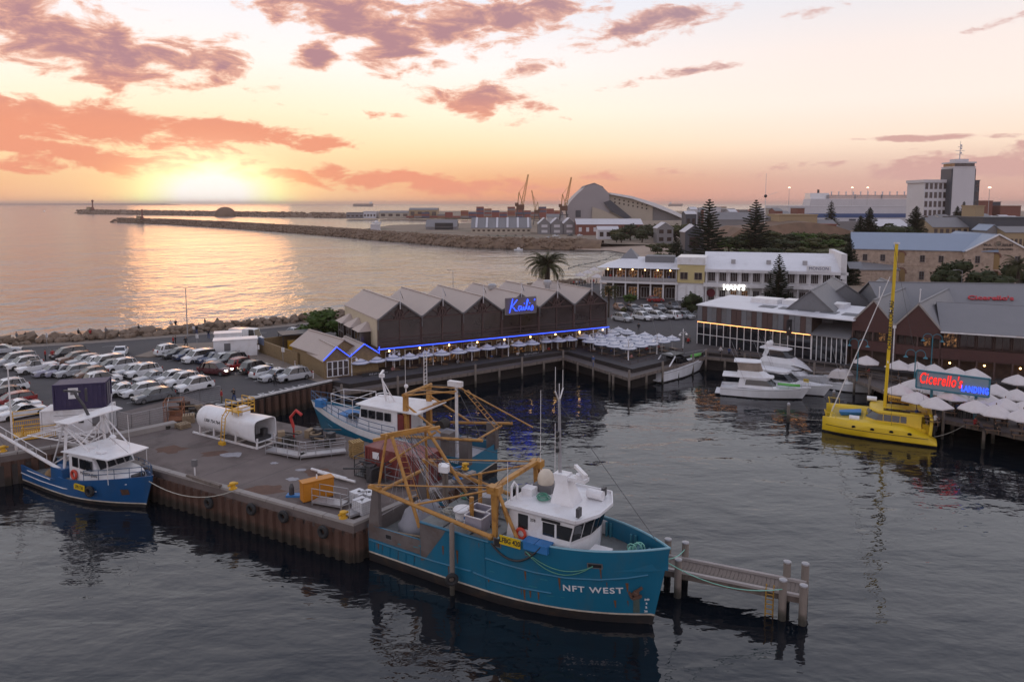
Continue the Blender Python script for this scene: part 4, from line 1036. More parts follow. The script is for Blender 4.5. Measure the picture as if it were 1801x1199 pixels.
for i in range(13):
 x=.4+i*(HL-.8)/12
 Hh.part('column',MB().span((x-.13,-.3,0),(x+.13,-.04,hc-.9)),M_WALL);Hh.part('column',MB().span((x-.1,.3,hc),(x+.1,.5,he-.6)),M_WALL)
 if i<12:
  Hh.window(x+HL/26,2.2,(hc+he-.6)/2+.1,HL/12-1.1,(he-hc-.9),'f',M_WALL,M_PANE,4,1)
  Hh.window(x+HL/26,2.2,1.5,HL/12-1.3,2.5,'f',M_WALL,M_INTWARM if i in(2,3,9)else M_PANE,3,1)
for i in range(4):Hh.box('roof_vent',(6+i*8,4,he+1.2),(7+i*8,5,he+2.2),M_GALV)
for i in range(4):q=MB();q.slaby([(4,he+.48+.15),(8,he+.48+(hr-he)*4/11.4+.16),(8,he+.55+(hr-he)*4/11.4+.2),(4,he+.7)],5+i*9,8+i*9);Hh.part('roof_patch',q,M_SLATE)
text('lettering',"HAN'S",1.7,emit('white sign light',(1,.98,.9),3.0),Hh.o,(HL*.215,-.75,hc-.95),ext=.06,offset=.04,space=1.05)
MB().tube((HL*.02,-.05,hc-2.6),(HL*.02,.05,hc-2.6),1.0,20).build('round_sign',mat('dark red disc',(0.16,.015,.03),.5),Hh.o).location=(.9,1.9,0)
text('lettering','TIMEZONE',.8,M_BLACK,Hh.o,(HL*.93,-.65,hc-.45),ext=.03)
t=thing('wall_sign','small white name board with dark lettering on the hotel roof edge','sign',Hh.o.matrix_basis@Vector((HL*.8,.1,he-.2)),Hh.rz);MB().span((-2.6,-.02,.4),(2.6,.1,1.6)).build('board',M_WHITE,t);text('lettering','MONSON',.95,M_FBLUE_,t,(0,-.04,1.0),ext=.01)
# ---- stone museum ------------------------------------------------------------------
m0,m1=Vector((100.4,214,0)),Vector((125.7,203.6,0))
MU=House('stone_museum','long limestone museum with a blue metal roof and arched doors','museum',m0,m1,3)
ML=MU.L;me_,mr=9.8,14.2
MU.box('wall',(0,0,-1),(ML+8,16,me_),M_STONE)
q=MB();q.slaby([(-.4,me_-.1),(9,mr),(9,mr+.2),(-.4,me_+.1)],-.4,ML+9);MU.part('roof',q,M_ROOFBLUE)
q=MB();q.slaby([(9.02,mr),(18,me_),(18,me_+.2),(9.02,mr+.2)],-.4,ML+9);MU.part('roof',q,M_ROOFBLUE)
q=MB();q.slaby([(0,me_),(16,me_),(9,mr-.1)],0,.3);MU.part('gable_wall',q,M_STONE)
def arch(Hs,x,z,w,h,m,face_y=0):
 q=MB();poly=[(x-w/2,z),(x+w/2,z)]+[(x+w/2*math.cos(u),z+h-w/2+w/2*math.sin(u))for u in[i*math.pi/8 for i in range(9)]]
 q.slabx(poly,face_y-.06,face_y+.05);d=Hs.part('door',q,m)
 q=MB()
 for i in range(9):
  u=i*math.pi/8;q.box((x+(w/2+.2)*math.cos(u),face_y-.06,z+h-w/2+(w/2+.2)*math.sin(u)),(.42,.2,.42))
 Hs.part('arch_surround',q,mat('brick arch',(0.20,0.10,0.075),.9))
M_DOOR=mat('tan door',(0.26,0.16,0.06),.6)
arch(MU,ML*.465,6.0,1.7,3.2,M_DOOR);arch(MU,ML*.465,0.0,2.3,4.4,M_DOOR)
for f in(.12,.29,.66,.83):MU.window(ML*f,0,7.4,1.1,1.8,'f',M_SLATE,M_PANE,2,3)
for f in(.66,.83):MU.window(ML*f,0,2.6,1.1,2.2,'f',M_SLATE,M_PANE,2,3)
MU.part('string_course',MB().span((0,-.12,5.3),(ML,0,5.55)),M_STONE)
# rubble stone blocks picked out on the wall: courses of proud blocks
r_=random.Random(11);bl=MB()
sb=MB().box((0,0,0),(1,.12,1)).mesh('stone_block',M_STONE);cnt=0
for i in range(150):
 x,z=r_.uniform(.5,ML-.5),r_.uniform(.3,me_-.5)
 if abs(x-ML*.465)<2 or any(abs(x-ML*f)<1.2 for f in(.12,.29,.66,.83)):continue
 o=ob('stone_block',sb,MU.o);o.location=(x,-.03,z);o.scale=(r_.uniform(.5,1.0),1,r_.uniform(.3,.45))
MG=House('gabled_museum_hall','gabled limestone hall of the museum with lettering under a round window','museum',Vector((125.9,202.0,0)),Vector((142.5,199.5,0)),3)
GW=MG.L
MG.walls_y(0,GW,0,26,-1,me_,mr+.1,M_STONE);MG.roof_y(0,GW,0,26,me_,mr+.2,M_ROOFBLUE,.35,.2)
q=MB()
for a,b in(((0,me_),(GW/2,mr+.3)),((GW,me_),(GW/2,mr+.3))):q.beam((a[0],-.4,a[1]+.1),(b[0],-.4,b[1]+.1),.1,.4)
MG.part('barge_board',q,M_WHITE)
arch(MG,GW*.48,4.9,1.9,4.4,M_DOOR);arch(MG,GW*.48,0,2.3,4.2,M_DOOR)
for f in(.2,.8):MG.window(GW*f,0,7.6,1.1,1.9,'f',M_SLATE,M_PANE,2,3)
MG.part('round_window',MB().tube((GW/2,-.1,12.0),(GW/2,.06,12.0),.75,16),mat('stone disc',(.22,.18,.14),.9));MG.part('round_window_surround',MB().torus((GW/2,-.08,12),.85,.14,'y',18,6),M_STONE)
text('lettering','W.A.     MUSEUM',1.0,M_BLACK,MG.o,(GW/2,-.1,11.6),ext=.05);text('lettering','SHIPWRECK GALLERIES',.72,M_BLACK,MG.o,(GW/2,-.1,10.5),ext=.05)
ST=House('stone_lean_to','low tan stone outbuilding in front of the museum','building',at(1508,500,3.2),at(1580,500,3.2),3)
ST.box('wall',(0,0,-.5),(ST.L,9,4.2),M_STONE);q=MB();q.slaby([(-.3,4.2),(9,6.2),(9,6.4),(-.3,4.4)],-.3,ST.L+.3);ST.part('roof',q,M_ROOFGREY)
# ================================================================== boats
def hullmat(name,col,dirt,amt=.35,sc=.5):return mat(name,col,0.38,var=0.14,scale=.7,dirt=dirt,dirt_amt=amt,dirt_scale=sc,stretch=(1,1,.45),spec=.5)
M_TEALH=hullmat('teal hull paint',(0.010,0.135,0.230),(0.050,0.12,0.16),.45)
M_BLUEH=hullmat('blue hull paint',(0.012,0.085,0.235),(0.03,0.07,0.12),.4)
M_YELH=hullmat('yellow hull paint',(0.70,0.47,0.015),(0.55,0.36,.03),.3)
M_WHH=hullmat('white gelcoat',(0.72,0.72,0.74),(0.62,0.58,0.58),.3)
M_BOOT=mat('black bottom paint',(0.022,0.02,0.02),.6,var=.4,dirt=(.07,.045,.03),dirt_amt=.6,dirt_scale=.8)
M_STRIPEW=mat('boot stripe',(.55,.50,.42),.6,var=.3,dirt=(.25,.14,.07),dirt_amt=.5)
M_DECKG=mat('grey green deck',(0.19,0.20,0.195),.75,var=.3,dirt=(.10,.085,.07),dirt_amt=.6,dirt_scale=.5)
M_HULLG=mat('bare grey plating',(0.145,0.125,0.12),.6,.1,var=.3,scale=1,dirt=(.09,.055,.04),dirt_amt=.6)
M_TARP=mat('grey tarpaulin',(.26,.26,.29),.7,var=.2,scale=1.2,bump=.6,bscale=2)
M_BLUEB=mat('blue plastic',(.03,.17,.42),.5,var=.15)
M_ORANGE=mat('orange life ring',(.55,.06,.03),.5)
M_PLATE=mat('yellow number plate',(.62,.42,.01),.5,var=.1)
M_NET=mat('dark netting',(.045,.04,.035),.9,var=.5,bump=.8,bscale=12)
M_WOODL=mat('pale timber',(.30,.22,.14),.8,var=.3,scale=3)
class Hull:
 def __init__(s,L,beam,sheer,over=1.2,fine=2.2,stern=.92,keel=-1.2,flare=.75,full=.5,draft_z=.5,camber=0.0):
  s.L,s.b,s.sh,s.over,s.fine,s.st,s.keel,s.fl,s.full,s.dz=L,beam/2,sheer,over,fine,stern,keel,flare,full,draft_z
  s.zb=sheer(L)
 def x(s,t,z):return t*s.L+s.over*max(-.25,z/s.zb)*t**3
 def hb(s,t,z):
  k=max(0.0,(t-s.full)/(1-s.full));deck=s.b*(1-k**s.fine)*(s.st+(1-s.st)*min(1,t/.35))
  wl=s.b*.95*(1-k**(s.fine*s.fl))*(s.st+(1-s.st)*min(1,t/.35))-.15*t
  u=min(1,max(0,z/(s.zb*.8)))**.8
  h=wl+(deck-wl)*u
  if z<0:h*=max(0,1-(z/s.keel)**2*.75)
  return max(.03,h)
 def t_of(s,x,z):
  a,b=0,1
  for _ in range(30):
   m=(a+b)/2
   if s.x(m,z)<x:a=m
   else:b=m
  return a
 def y(s,x,z):return s.hb(s.t_of(x,z),z)
 def build(s,root,mats,ts,wl=(.5,.62),deck=None,name='hull',th=.12,cap=True,split=None):
  """mats: bottom, stripe, side, inner; ts are x positions of the stations"""
  q=MB();rings=[];ex=[]
  for xx in ts:
   t=min(1.0,xx/s.L);zs=s.sh(xx);lv=[s.keel,s.keel*.5,0,wl[0],wl[1],zs*.45+.35,zs*.75+.1,zs]
   lv=[min(v,zs-.02*(7-i))for i,v in enumerate(lv)]
   out=[(s.x(t,z),s.hb(t,z),z)for z in lv];zd=deck(xx)if deck else zs-.1
   hi=max(.01,out[-1][1]-th);inn=[(out[-1][0]-(.1 if t>.97 else 0),hi,zs),(out[-1][0]-(.1 if t>.97 else 0),max(.01,hi-.02),zd)]
   half=out+inn
   rings.append([(p[0],-p[1],p[2])for p in half]);ex.append([(p[0],p[1],p[2])for p in half])
  n=len(rings[0]);band=[0,0,0,1,2,2,2,3,3]
  for side,rr in((0,rings),(1,ex)):
   o=len(q.v);q.v+=[p for r in rr for p in r]
   for i in range(len(rr)-1):
    for k in range(n-1):
     f=[o+i*n+k,o+(i+1)*n+k,o+(i+1)*n+k+1,o+i*n+k+1]
     if side:f=f[::-1]
     q.f.append(f);q.mi.append(band[k])
  a=rings[0];b=ex[0]
  q.add(a[:8]+b[:8],[(k,k+1,8+k+1,8+k)for k in range(7)],2)
  q.mi[-7:]=[0,0,0,1,2,2,2]
  ho=q.build(name,mats,root,True)
  d=MB();dl=[r[-1]for r in rings];dr=[r[-1]for r in ex]
  d.loft([[a_,b_]for a_,b_ in zip(dl,dr)],closed=False,caps=False);d.f=[f[::-1]for f in d.f]
  s.deck_o=d.build('deck',mats[4]if len(mats)>4 else M_DECKG,root)
  return ho
 def patch(s,name,poly,side,m,root,d=.012,sub=1,th=0.0):
  """polygon in (x, z) laid on the hull side"""
  q=MB();vs=[(x,side*(s.y(x,z)+d),z)for x,z in poly];f=tuple(range(len(vs)));q.add(vs,[f if side<0 else f[::-1]]);return q.build(name,m,root)
 def line(s,name,pts,side,m,root,r=.05,d=.02):
  q=MB();q.path([(x,side*(s.y(x,z)+d),z)for x,z in pts],r,6);return q.build(name,m,root)
 def letters(s,body,size,x,z,side,m,root,slope=0,space=1.0,d=.02,sx=1.0,name='lettering',offset=.01):
  me=text('lettering',body,size,m,raw=True,ext=.008,space=space,sx=sx,offset=offset);me.name=name
  for v in me.vertices:
   xx=x+(v.co.x if side<0 else-v.co.x);zz=z+v.co.y+slope*(v.co.x if side<0 else-v.co.x);v.co=(xx,side*(s.y(xx,zz)+d+v.co.z),zz)
  return ob(name,me,root)
def wires(root,segs,r=.018,m=None,name='rigging'):
 q=MB()
 for a,b in segs:q.tube(a,b,r,4)
 return q.build(name,m or M_STEEL,root)
def sag(a,b,d,n=10):a,b=Vector(a),Vector(b);return[a.lerp(b,i/n)-Vector((0,0,d*4*(i/n)*(1-i/n)))for i in range(n+1)]
def rope(name,label,a,b,d,r=.035,m=None,group='mooring ropes'):
 q=MB();a=Vector(a);q.path([p-a for p in sag(a,b,d)],r,5);return q.build(name,m or M_ROPEW,None,True,label,'rope',group,loc=a)
def ring_buoy(root,c,ax='y',r=.38,name='life_ring'):
 q=MB();q.torus(c,r*.75,r*.25,ax,16,6);return q.build(name,M_ORANGE,root,True)
def coil(root,c,r,m,n=5,name='rope_coil',seed=1):
 rr=random.Random(seed);q=MB()
 for i in range(n):q.torus((c[0]+rr.uniform(-.1,.1),c[1]+rr.uniform(-.1,.1),c[2]+.05+i*.06),r*rr.uniform(.6,1),.04,'z',12,5)
 return q.build(name,m,root,True)
def hoop_tyre(root,c,rz=0,R_=.5):
 q=MB();q.torus((0,0,0),R_*.68,R_*.33,'y',18,8);o=q.build('tyre_fender',M_RUBBER,root,True);o.location=c;o.rotation_euler=(0,0,rz);return o
# ---- teal trawler in the foreground --------------------------------------------------
def teal_trawler():
 T=thing('fishing_trawler','big teal steel trawler with white wheelhouse and ochre gantries in the foreground','trawler',(-9.0,53.6,0),R(-31.15),'trawlers')
 def sheer(x):
  if x<4.95:return 2.75+.02*x
  if x<10.75:return 4.22
  if x<11.6:return 4.22+(x-10.75)/.85*.56
  return 4.78+.40*((x-11.6)/9)**2
 H=Hull(20.7,6.4,sheer,over=1.05,fine=3.2,flare=.6,stern=.93,keel=-1.4)
 deck=lambda x:1.9 if x<4.95 else(4.2 if x<10.75 else 3.75)
 ts=[0,.5,1.5,3,4.3,4.94,4.951,6,7.5,9,10.3,10.74,10.76,11.1,11.6,12.5,13.5,14.5,15.5,16.5,17.3,18,18.6,19.1,19.5,19.9,20.2,20.45,20.6,20.69]
 H.build(T,[M_BOOT,M_STRIPEW,M_TEALH,M_TEALH,M_DECKG],ts,(.62,.74),deck)
 q=MB()
 for sd in(-1,1):q.path([(H.x(x/H.L,sheer(x)),sd*(H.hb(x/H.L,sheer(x))-.06),sheer(x)+.03)for x in ts if x>10.8],.075,6)
 q.build('bulwark_cap',mat('pale teal trim',(.20,.38,.45),.5),T,True)
 H.patch('grey_plating',[(.05,1.75),(2.5,1.75),(4.9,1.75),(4.93,2.83),(2.5,2.8),(.05,2.74)],-1,M_HULLG,T)
 H.patch('grey_plating',[(4.96,1.35),(5.25,1.45),(6.9,3.6),(7.3,4.21),(6,4.21),(4.96,4.21)],-1,M_HULLG,T)
 for pts in([(10.4,3.0),(12,2.95),(14,2.92),(16,2.95),(18,3.1),(19.5,3.3),(20.6,3.5)],[(.1,1.62),(3,1.6),(6,1.62),(8,1.7),(9.2,1.75)],[(9.4,1.72),(11,1.6),(13,1.6),(15,1.68)],[(5,4.17),(8,4.17),(10.7,4.17)]):
  for sd in(-1,1):H.line('rubbing_strake',pts,sd,M_TEALH,T,.07,.02)
 for k in range(6):H.line('frame_rib',[(.5+k*.75,.8),(.6+k*.75,1.6)],-1,M_TEALH,T,.06,.01)
 H.line('weld_seam',[(10.35,.8),(10.35,2),(10.35,4.1)],-1,M_TEALH,T,.025)
 H.letters('NFT WEST',.58,17.5,2.3,-1,M_WHITE,T,.05,1.15,sx=1.15)
 H.letters('NFT WEST',.62,18.55,2.3,1,M_WHITE,T,.05,1.15,sx=1.15)
 for i,s_ in enumerate(('340','3','2','26')):H.letters(s_,.17,20.45-i*.03,1.75-i*.28,-1,M_WHITE,T)
 ax,az=19.95,2.25;ay=-(H.y(ax,az)+.12)
 q=MB();q.beam((ax-.25,ay,az-.1),(ax+.35,ay,az+.45),.2,.16);q.beam((ax-.45,ay-.05,az+.1),(ax-.2,ay-.05,az-.35),.2,.16);q.beam((ax-.2,ay-.05,az-.35),(ax+.35,ay-.05,az-.05),.2,.16);q.ball((ax,ay,az),.22,8,5);q.build('anchor',M_RUST,T)
 H.patch('rust_streak',[(ax-.28,.8),(ax+.08,.8),(ax+.12,1.9),(ax-.2,1.9)],-1,mat('rust stain',(.07,.10,.09),.8,var=.5,scale=4),T)
 rs_=random.Random(31);M_STREAK=mat('rust streak',(.16,.065,.022),.85,var=.5,scale=5);M_FADE=mat('faded teal',(.03,.19,.25),.6,var=.3,scale=3)
 for k in range(26):
  x=rs_.uniform(.6,19.6);z1=rs_.choice([1.62,1.68,2.95,2.95,3.9])if x>5 else 1.6;w_=rs_.uniform(.025,.09);d_=rs_.uniform(.25,.95)
  H.patch('rust_streak',[(x-w_*.3,max(.78,z1-d_)),(x+w_*.3,max(.78,z1-d_)),(x+w_,z1),(x-w_,z1)],-1,M_STREAK,T,.013)
 for k in range(12):x=rs_.uniform(2,18.5);z=rs_.uniform(1.0,2.6);a=rs_.uniform(.2,.7);H.patch('scuff',[(x,z),(x+a,z+rs_.uniform(-.05,.05)),(x+a*.9,z+.09),(x+.05,z+.07)],-1,M_FADE,T,.014)
 for x,z,w,h in((11.35,4.3,.45,.5),(2.0,2.3,.5,.28),(17.8,4.05,.75,.22),(13.6,4.1,.35,.15)):
  H.patch('fairlead_frame',[(x-w/2-.07,z-h/2-.07),(x+w/2+.07,z-h/2-.07),(x+w/2+.07,z+h/2+.07),(x-w/2-.07,z+h/2+.07)],-1,M_GREY,T,.02)
  H.patch('fairlead',[(x-w/2,z-h/2),(x+w/2,z-h/2),(x+w/2,z+h/2),(x-w/2,z+h/2)],-1,M_BLACK,T,.03)
 yy=-(H.y(12.6,4.6)+.06)
 q=MB();q.span((11.55,yy,4.32),(13.1,yy-.04,4.92));p=q.build('number_plate',M_PLATE,T);text('lettering','LFBG 420',.46,M_BLACK,p,(12.32,yy-.05,4.62),ext=.006,offset=.01,sx=.84)
 q=MB();q.span((13.3,-3.25,4.4),(15.0,-2.5,4.85));q.span((13.25,-3.3,4.85),(14.1,-2.47,4.95));q.span((14.15,-3.3,4.85),(15.05,-2.47,4.95));q.build('fish_bin',M_BLUEB,T)
 for sd in(-1,1):
  q=MB();q.loft([[(0,sd*2.95,2.3),(1.1,sd*2.95,2.3),(1.1,sd*2.6,2.3),(0,sd*2.6,2.3)],[(.5,sd*2.95,5.5),(1.0,sd*2.95,5.5),(1.0,sd*2.6,5.5),(.5,sd*2.6,5.5)]]);q.build('stern_post',M_HULLG,T)
 q=MB();q.tube((.75,-2.8,5.2),(.75,2.8,5.2),.14,8);q.build('stern_beam',M_GANTRY,T)
 q=MB();q.span((.1,-2.8,1.9),(.25,2.8,3.0));q.build('stern_ramp',M_HULLG,T)
 q=MB();q.ball((2.9,-.2,1.9),1.7,14,8,sq=(1,1.2,1.35));me=q.mesh('tarpaulin',M_TARP,'all')
 rr=random.Random(4)
 for v in me.vertices:v.co+=Vector((rr.uniform(-.15,.15),rr.uniform(-.15,.15),rr.uniform(-.15,.15)));v.co.z=max(v.co.z,1.92)
 ob('tarpaulin',me,T)
 q=MB()
 for i in range(5):q.box((2.5+i*.25,-2.3+.1*(i%2),2.1+.1*i),(2.6,.18,.12),.05*i)
 q.build('timber_stack',M_WOODL,T)
 q=MB();q.torus((3.6,1.6,2.3),.5,.2,'x',16,6);q.tube((3.6,.9,2.6),(3.6,2.4,2.6),.25,10);q.build('winch',M_STEEL,T,True)
 tp=[(.6,-1.4,9.1),(2.0,1.4,9.0)];A=[(-.2,-2.6,4.0),(4.1,-2.2,3.6),(4.6,2.2,4.2),(.6,2.6,3.4)]
 q=MB()
 for a,b,r in((tp[0],(.3,-2.7,2.8),.1),((1.2,-1.5,9.1),(4.2,-2.2,3.2),.13),((2.4,1.2,9.0),(5.6,2.0,4.2),.13),(tp[1],(1.2,2.7,2.8),.1)):MB().tube(a,b,r,8).build('a_frame_leg',M_GANTRY,T)
 q=MB();q.beam((-.3,-1.9,8.7),(3.0,1.9,9.2),.24,.2);q.beam((.1,-1.5,9.0),(2.4,1.5,9.25),.18,.18);q.beam((1.0,-1.6,7.2),(2.9,1.5,8.9),.13,.13);q.build('a_frame_head',M_GANTRY,T)
 q=MB()
 for k in range(12):
  u=k/12;a=Vector((1.2,-1.5,9.1)).lerp(Vector((4.2,-2.2,3.2)),.1+.75*u);q.tube(a+Vector((.12,.1,0)),a+Vector((.45,.35,0)),.02,4)
 a,b=Vector((1.2,-1.5,9.1)),Vector((4.2,-2.2,3.2));q.tube(a.lerp(b,.1)+Vector((.45,.35,0)),a.lerp(b,.85)+Vector((.45,.35,0)),.02,4);q.build('ladder',M_GANTRY,T)
 gx=10.9
 for sd in(-1,1):q=MB();q.loft([[(gx-.1,sd*2.92,4.0),(gx+.15,sd*2.92,4.0),(gx+.15,sd*2.68,4.0),(gx-.1,sd*2.68,4.0)],[(gx-.25,sd*2.92,7.7),(gx+.25,sd*2.92,7.7),(gx+.25,sd*2.68,7.7),(gx-.25,sd*2.68,7.7)]]);q.build('gantry_post',M_GANTRY,T)
 q=MB();q.beam((gx,-3.2,7.75),(gx,3.2,7.75),.34,.24);q.box((gx,-2.8,7.6),(.9,.6,.5));q.box((gx,2.8,7.6),(.9,.6,.5));q.beam((gx-.5,-2.6,7.3),(gx-.5,2.6,7.3),.14,.14);q.build('gantry_beam',M_GANTRY,T)
 q=MB()
 for sd in(-1,1):q.tube((gx+.2,sd*2.75,7.5),(gx+2.0,sd*2.85,4.2),.12,8);q.tube((gx+.1,sd*2.6,7.3),(gx+.9,sd*2.0,4.2),.06,6);q.tube((gx-.1,sd*2.7,7.5),(gx-.1,sd*.9,7.7),.08,6)
 q.build('gantry_brace',M_GANTRY,T)
 q=MB();q.tube((gx-3.0,0,4.2),(gx-3.0,0,7.2),.15,8);q.tube((8.4,-1.8,4.2),(8.4,-1.8,6.2),.16,8);q.build('king_post',M_GANTRY,T)
 for sd in(-1,1):
  q=MB();a,b=(10.7,sd*3.0,4.45),(.4,sd*3.15,5.75);q.tube(a,b,.16,8,.13);q.box((.9,sd*3.1,5.75),(1.1,.3,.26));q.ball(a,.22,8,5);q.build('outrigger_boom',M_GANTRY,T,True)
  q=MB();q.tube((gx-.1,sd*2.8,7.7),(.6,sd*3.1,5.9),.05,6);q.tube((gx-.3,sd*2.8,7.5),(4.6,sd*3.05,5.3),.075,6);q.build('boom_stay',M_GANTRY,T)
 rg=random.Random(12)
 wires(T,[((1.0+rg.uniform(-.6,1.4),rg.uniform(-1.2,1.2),8.9),(rg.uniform(.5,9.5),rg.uniform(-2.4,2.4),rg.uniform(2.4,4.6)))for _ in range(22)]+[((gx,y,7.6),(rg.uniform(5,10),y*.9,4.3))for y in(-2.4,-1.2,0,1.2,2.4)]+[((.4,s*3.1,5.75),(gx,s*2.2,7.7))for s in(-1,1)],.012,M_GALV)
 for k in range(16):
  x,y=rg.uniform(5.3,10.4),rg.uniform(-2.3,2.3);q=MB();c_=rg.choice('bbtr')
  if c_=='b':q.box((x,y,4.35),(rg.uniform(.25,.7),rg.uniform(.25,.6),.35),rg.uniform(0,3));nm='deck_crate'
  elif c_=='t':q.tube((x-.6,y,4.3),(x+.6,y+rg.uniform(-.5,.5),4.35),.06,6);nm='deck_pipe'
  else:q.torus((x,y,4.28),rg.uniform(.2,.4),.07,'z',12,5);nm='hose_coil'
  q.build(nm,rg.choice([M_NET,M_GREY,M_STEEL,M_BLUEB,M_WSTEEL,M_RUST]),T)
 wires(T,[((1.6,-.6,9.0),(3.4,-.2,2.5)),((1.7,-.4,9.0),(4.6,.2,4.3)),((1.8,-.2,9.0),(5.6,.6,4.3)),((1.8,0,9.0),(6.4,.8,4.5)),((1.9,.2,9),(7.2,0,5.2)),((2.0,.4,9),(gx,2.6,7.7)),((1.2,-1.4,9),(gx,-2.6,7.7)),((.5,-1.2,9),(-.2,-2.9,5.7)),((1.5,1.2,9),(2.5,2.9,5.4)),((1.9,-.2,8.9),(4.0,-2.0,4.2)),((1.9,-.2,8.9),(4.6,-1.0,4.2)),((14.2,0,13),(20.9,0,5.4)),((14.2,0,12.5),(gx,-2.6,7.8)),((14.2,0,12.5),(gx,2.6,7.8))],.02)
 q=MB();q.lathe([(.75,0),(.78,.08),(.78,.95),(.82,1.0),(.6,1.1),(0,1.15)],20,(7.8,1.4,4.2));q.build('brine_tank',mat('stainless tank',(.36,.34,.34),.4,.4),T,True)
 q=MB();q.tube((6.6,1.1,4.8),(6.6,2.2,4.8),.45,14);q.tube((6.6,1.05,4.8),(6.6,1.1,4.8),.6,14);q.tube((6.6,2.2,4.8),(6.6,2.25,4.8),.6,14);q.build('deck_winch',M_STEEL,T,True)
 q=MB();q.tube((9.5,2.6,4.9),(9.5,2.75,4.9),.65,16);q.torus((9.5,2.55,4.9),.55,.16,'y',16,6);q.build('hose_reel',M_BLACK,T,True)
 q=MB();q.lathe([(.62,0),(.68,.12),(.6,.22),(0,.26)],16,(7.2,-1.2,4.75));q.lathe([(.5,0),(.5,.55)],14,(7.2,-1.2,4.2));q.build('round_hatch',M_WHITE,T,True)
 for k,(x,y)in enumerate(((8.6,-1.0),(9.0,-2.0))):
  q=MB()
  for a,b in((-.65,0),(.65,0)):q.span((x+a-.03,y-.5,4.2),(x+a+.03,y+.5,5.2))
  for b in(-.5,.5):q.span((x-.65,y+b-.03,4.2),(x+.65,y+b+.03,5.2))
  q.span((x-.65,y-.5,4.24),(x+.65,y+.5,4.3));q.build('fish_crate',mat('pale plastic crate',(.30,.28,.33),.6,var=.2),T)
  q=MB();q.beam((x-.7,y-.55,5.2),(x+.7,y-.55,5.2),.07,.07);q.beam((x-.7,y+.55,5.2),(x+.7,y+.55,5.2),.07,.07);q.beam((x-.7,y-.55,5.2),(x-.7,y+.55,5.2),.07,.07);q.beam((x+.7,y-.55,5.2),(x+.7,y+.55,5.2),.07,.07);q.build('crate_rim',M_WSTEEL,T)
 for(x,y,w,d)in((6.2,0,1.8,2.4),(9.6,.8,1.3,1.6)):
  q=MB();q.span((x-w/2,y-d/2,4.2),(x+w/2,y+d/2,4.34));q.build('hatch_cover',M_DECKG,T)
 for x in(6.9,9.1):MB().span((x-.05,-3.0,4.205),(x+.05,3.0,4.24)).build('deck_seam',M_BLACK,T)
 coil(T,(5.6,1.6,4.2),.45,M_ROPE,6,seed=3);coil(T,(5.9,-.9,4.2),.4,M_ROPEW,5,seed=5)
 q=MB();q.box((4.6,.2,6.9),(.7,.5,.55),.4);q.box((5.0,-.2,7.0),(.55,.5,.45),.3);q.build('deck_light',M_WHITE,T);q=MB();q.tube((4.7,.1,4.2),(4.7,.1,6.7),.14,8);q.tube((5.1,-.1,4.2),(5.1,-.1,6.6),.1,8);q.build('light_post',M_TIMBER,T)
 q=MB()
 b0=[(11.9,-2.45),(16.15,-2.45),(16.75,-.8),(16.75,.8),(16.15,2.45),(11.9,2.45)]
 t0=[(11.9,-2.45),(16.5,-2.45),(17.15,-.85),(17.15,.85),(16.5,2.45),(11.9,2.45)]
 q.loft([[(x,y,3.7)for x,y in b0],[(x,y,5.0)for x,y in b0],[(x,y,6.45)for x,y in t0]]);q.build('wheelhouse',M_WHITE,T)
 q=MB();q.loft([[(x,y,6.45)for x,y in[(11.4,-2.6),(16.6,-2.6),(17.35,-.95),(17.35,.95),(16.6,2.6),(11.4,2.6)]],[(x,y,6.62)for x,y in[(11.3,-2.75),(16.7,-2.75),(17.5,-1.0),(17.5,1.0),(16.7,2.75),(11.3,2.75)]]]);q.build('wheelhouse_roof',M_WHITE,T)
 q=MB()
 pr=[(11.3,-2.75),(16.7,-2.75),(17.5,-1.0),(17.5,1.0),(16.7,2.75),(11.3,2.75)]
 for a,b in zip(pr,pr[1:]):q.beam((*a,6.7),(*b,6.7),.08,.2)
 q.build('roof_coaming',M_WHITE,T)
 def win(poly,off):
  c=sum((Vector(p)for p in poly),Vector())/4;vs=[Vector(p)+off for p in poly];ou=[c+(Vector(p)-c)*1.12+off*.6 for p in poly]
  q=MB();q.add(ou,[(0,1,2,3)]);fr=q.build('window_frame',M_BLACK,T);q=MB();q.add(vs,[(0,1,2,3)]);q.build('pane',M_GLASS,fr)
 oy=Vector((0,-.03,0))
 win([(12.5,-2.45,5.35),(13.15,-2.45,5.35),(13.15,-2.45,6.2),(12.5,-2.45,6.2)],oy)
 win([(14.3,-2.45,5.3),(15.05,-2.45,5.3),(15.05,-2.45,6.05),(14.3,-2.45,6.05)],oy)
 win([(15.3,-2.45,5.3),(16.1,-2.45,5.3),(16.3,-2.45,6.1),(15.3,-2.45,6.1)],oy)
 B0,T0=[Vector((*p,5.0))for p in b0],[Vector((*p,6.45))for p in t0]
 def face(i,j,n):
  for k in range(n):
   u0,u1=(k+.09)/n,(k+.91)/n;lo0,lo1,hi0,hi1=B0[i].lerp(B0[j],u0),B0[i].lerp(B0[j],u1),T0[i].lerp(T0[j],u0),T0[i].lerp(T0[j],u1)
   P_=[lo0.lerp(hi0,.2),lo1.lerp(hi1,.2),lo1.lerp(hi1,.86),lo0.lerp(hi0,.86)];nn=(P_[1]-P_[0]).cross(P_[3]-P_[0]).normalized()*.03;win(P_,nn)
 face(1,2,2);face(2,3,2);face(3,4,2)
 MB().span((14.2,-2.52,6.18),(15.5,-2.46,6.34)).build('name_strip',M_BLACK,T)
 text('lettering','378',.26,M_BLACK,T,(13.55,-2.49,6.02),ext=.005)
 ring_buoy(T,(12.75,-2.6,5.0),'y',.42)
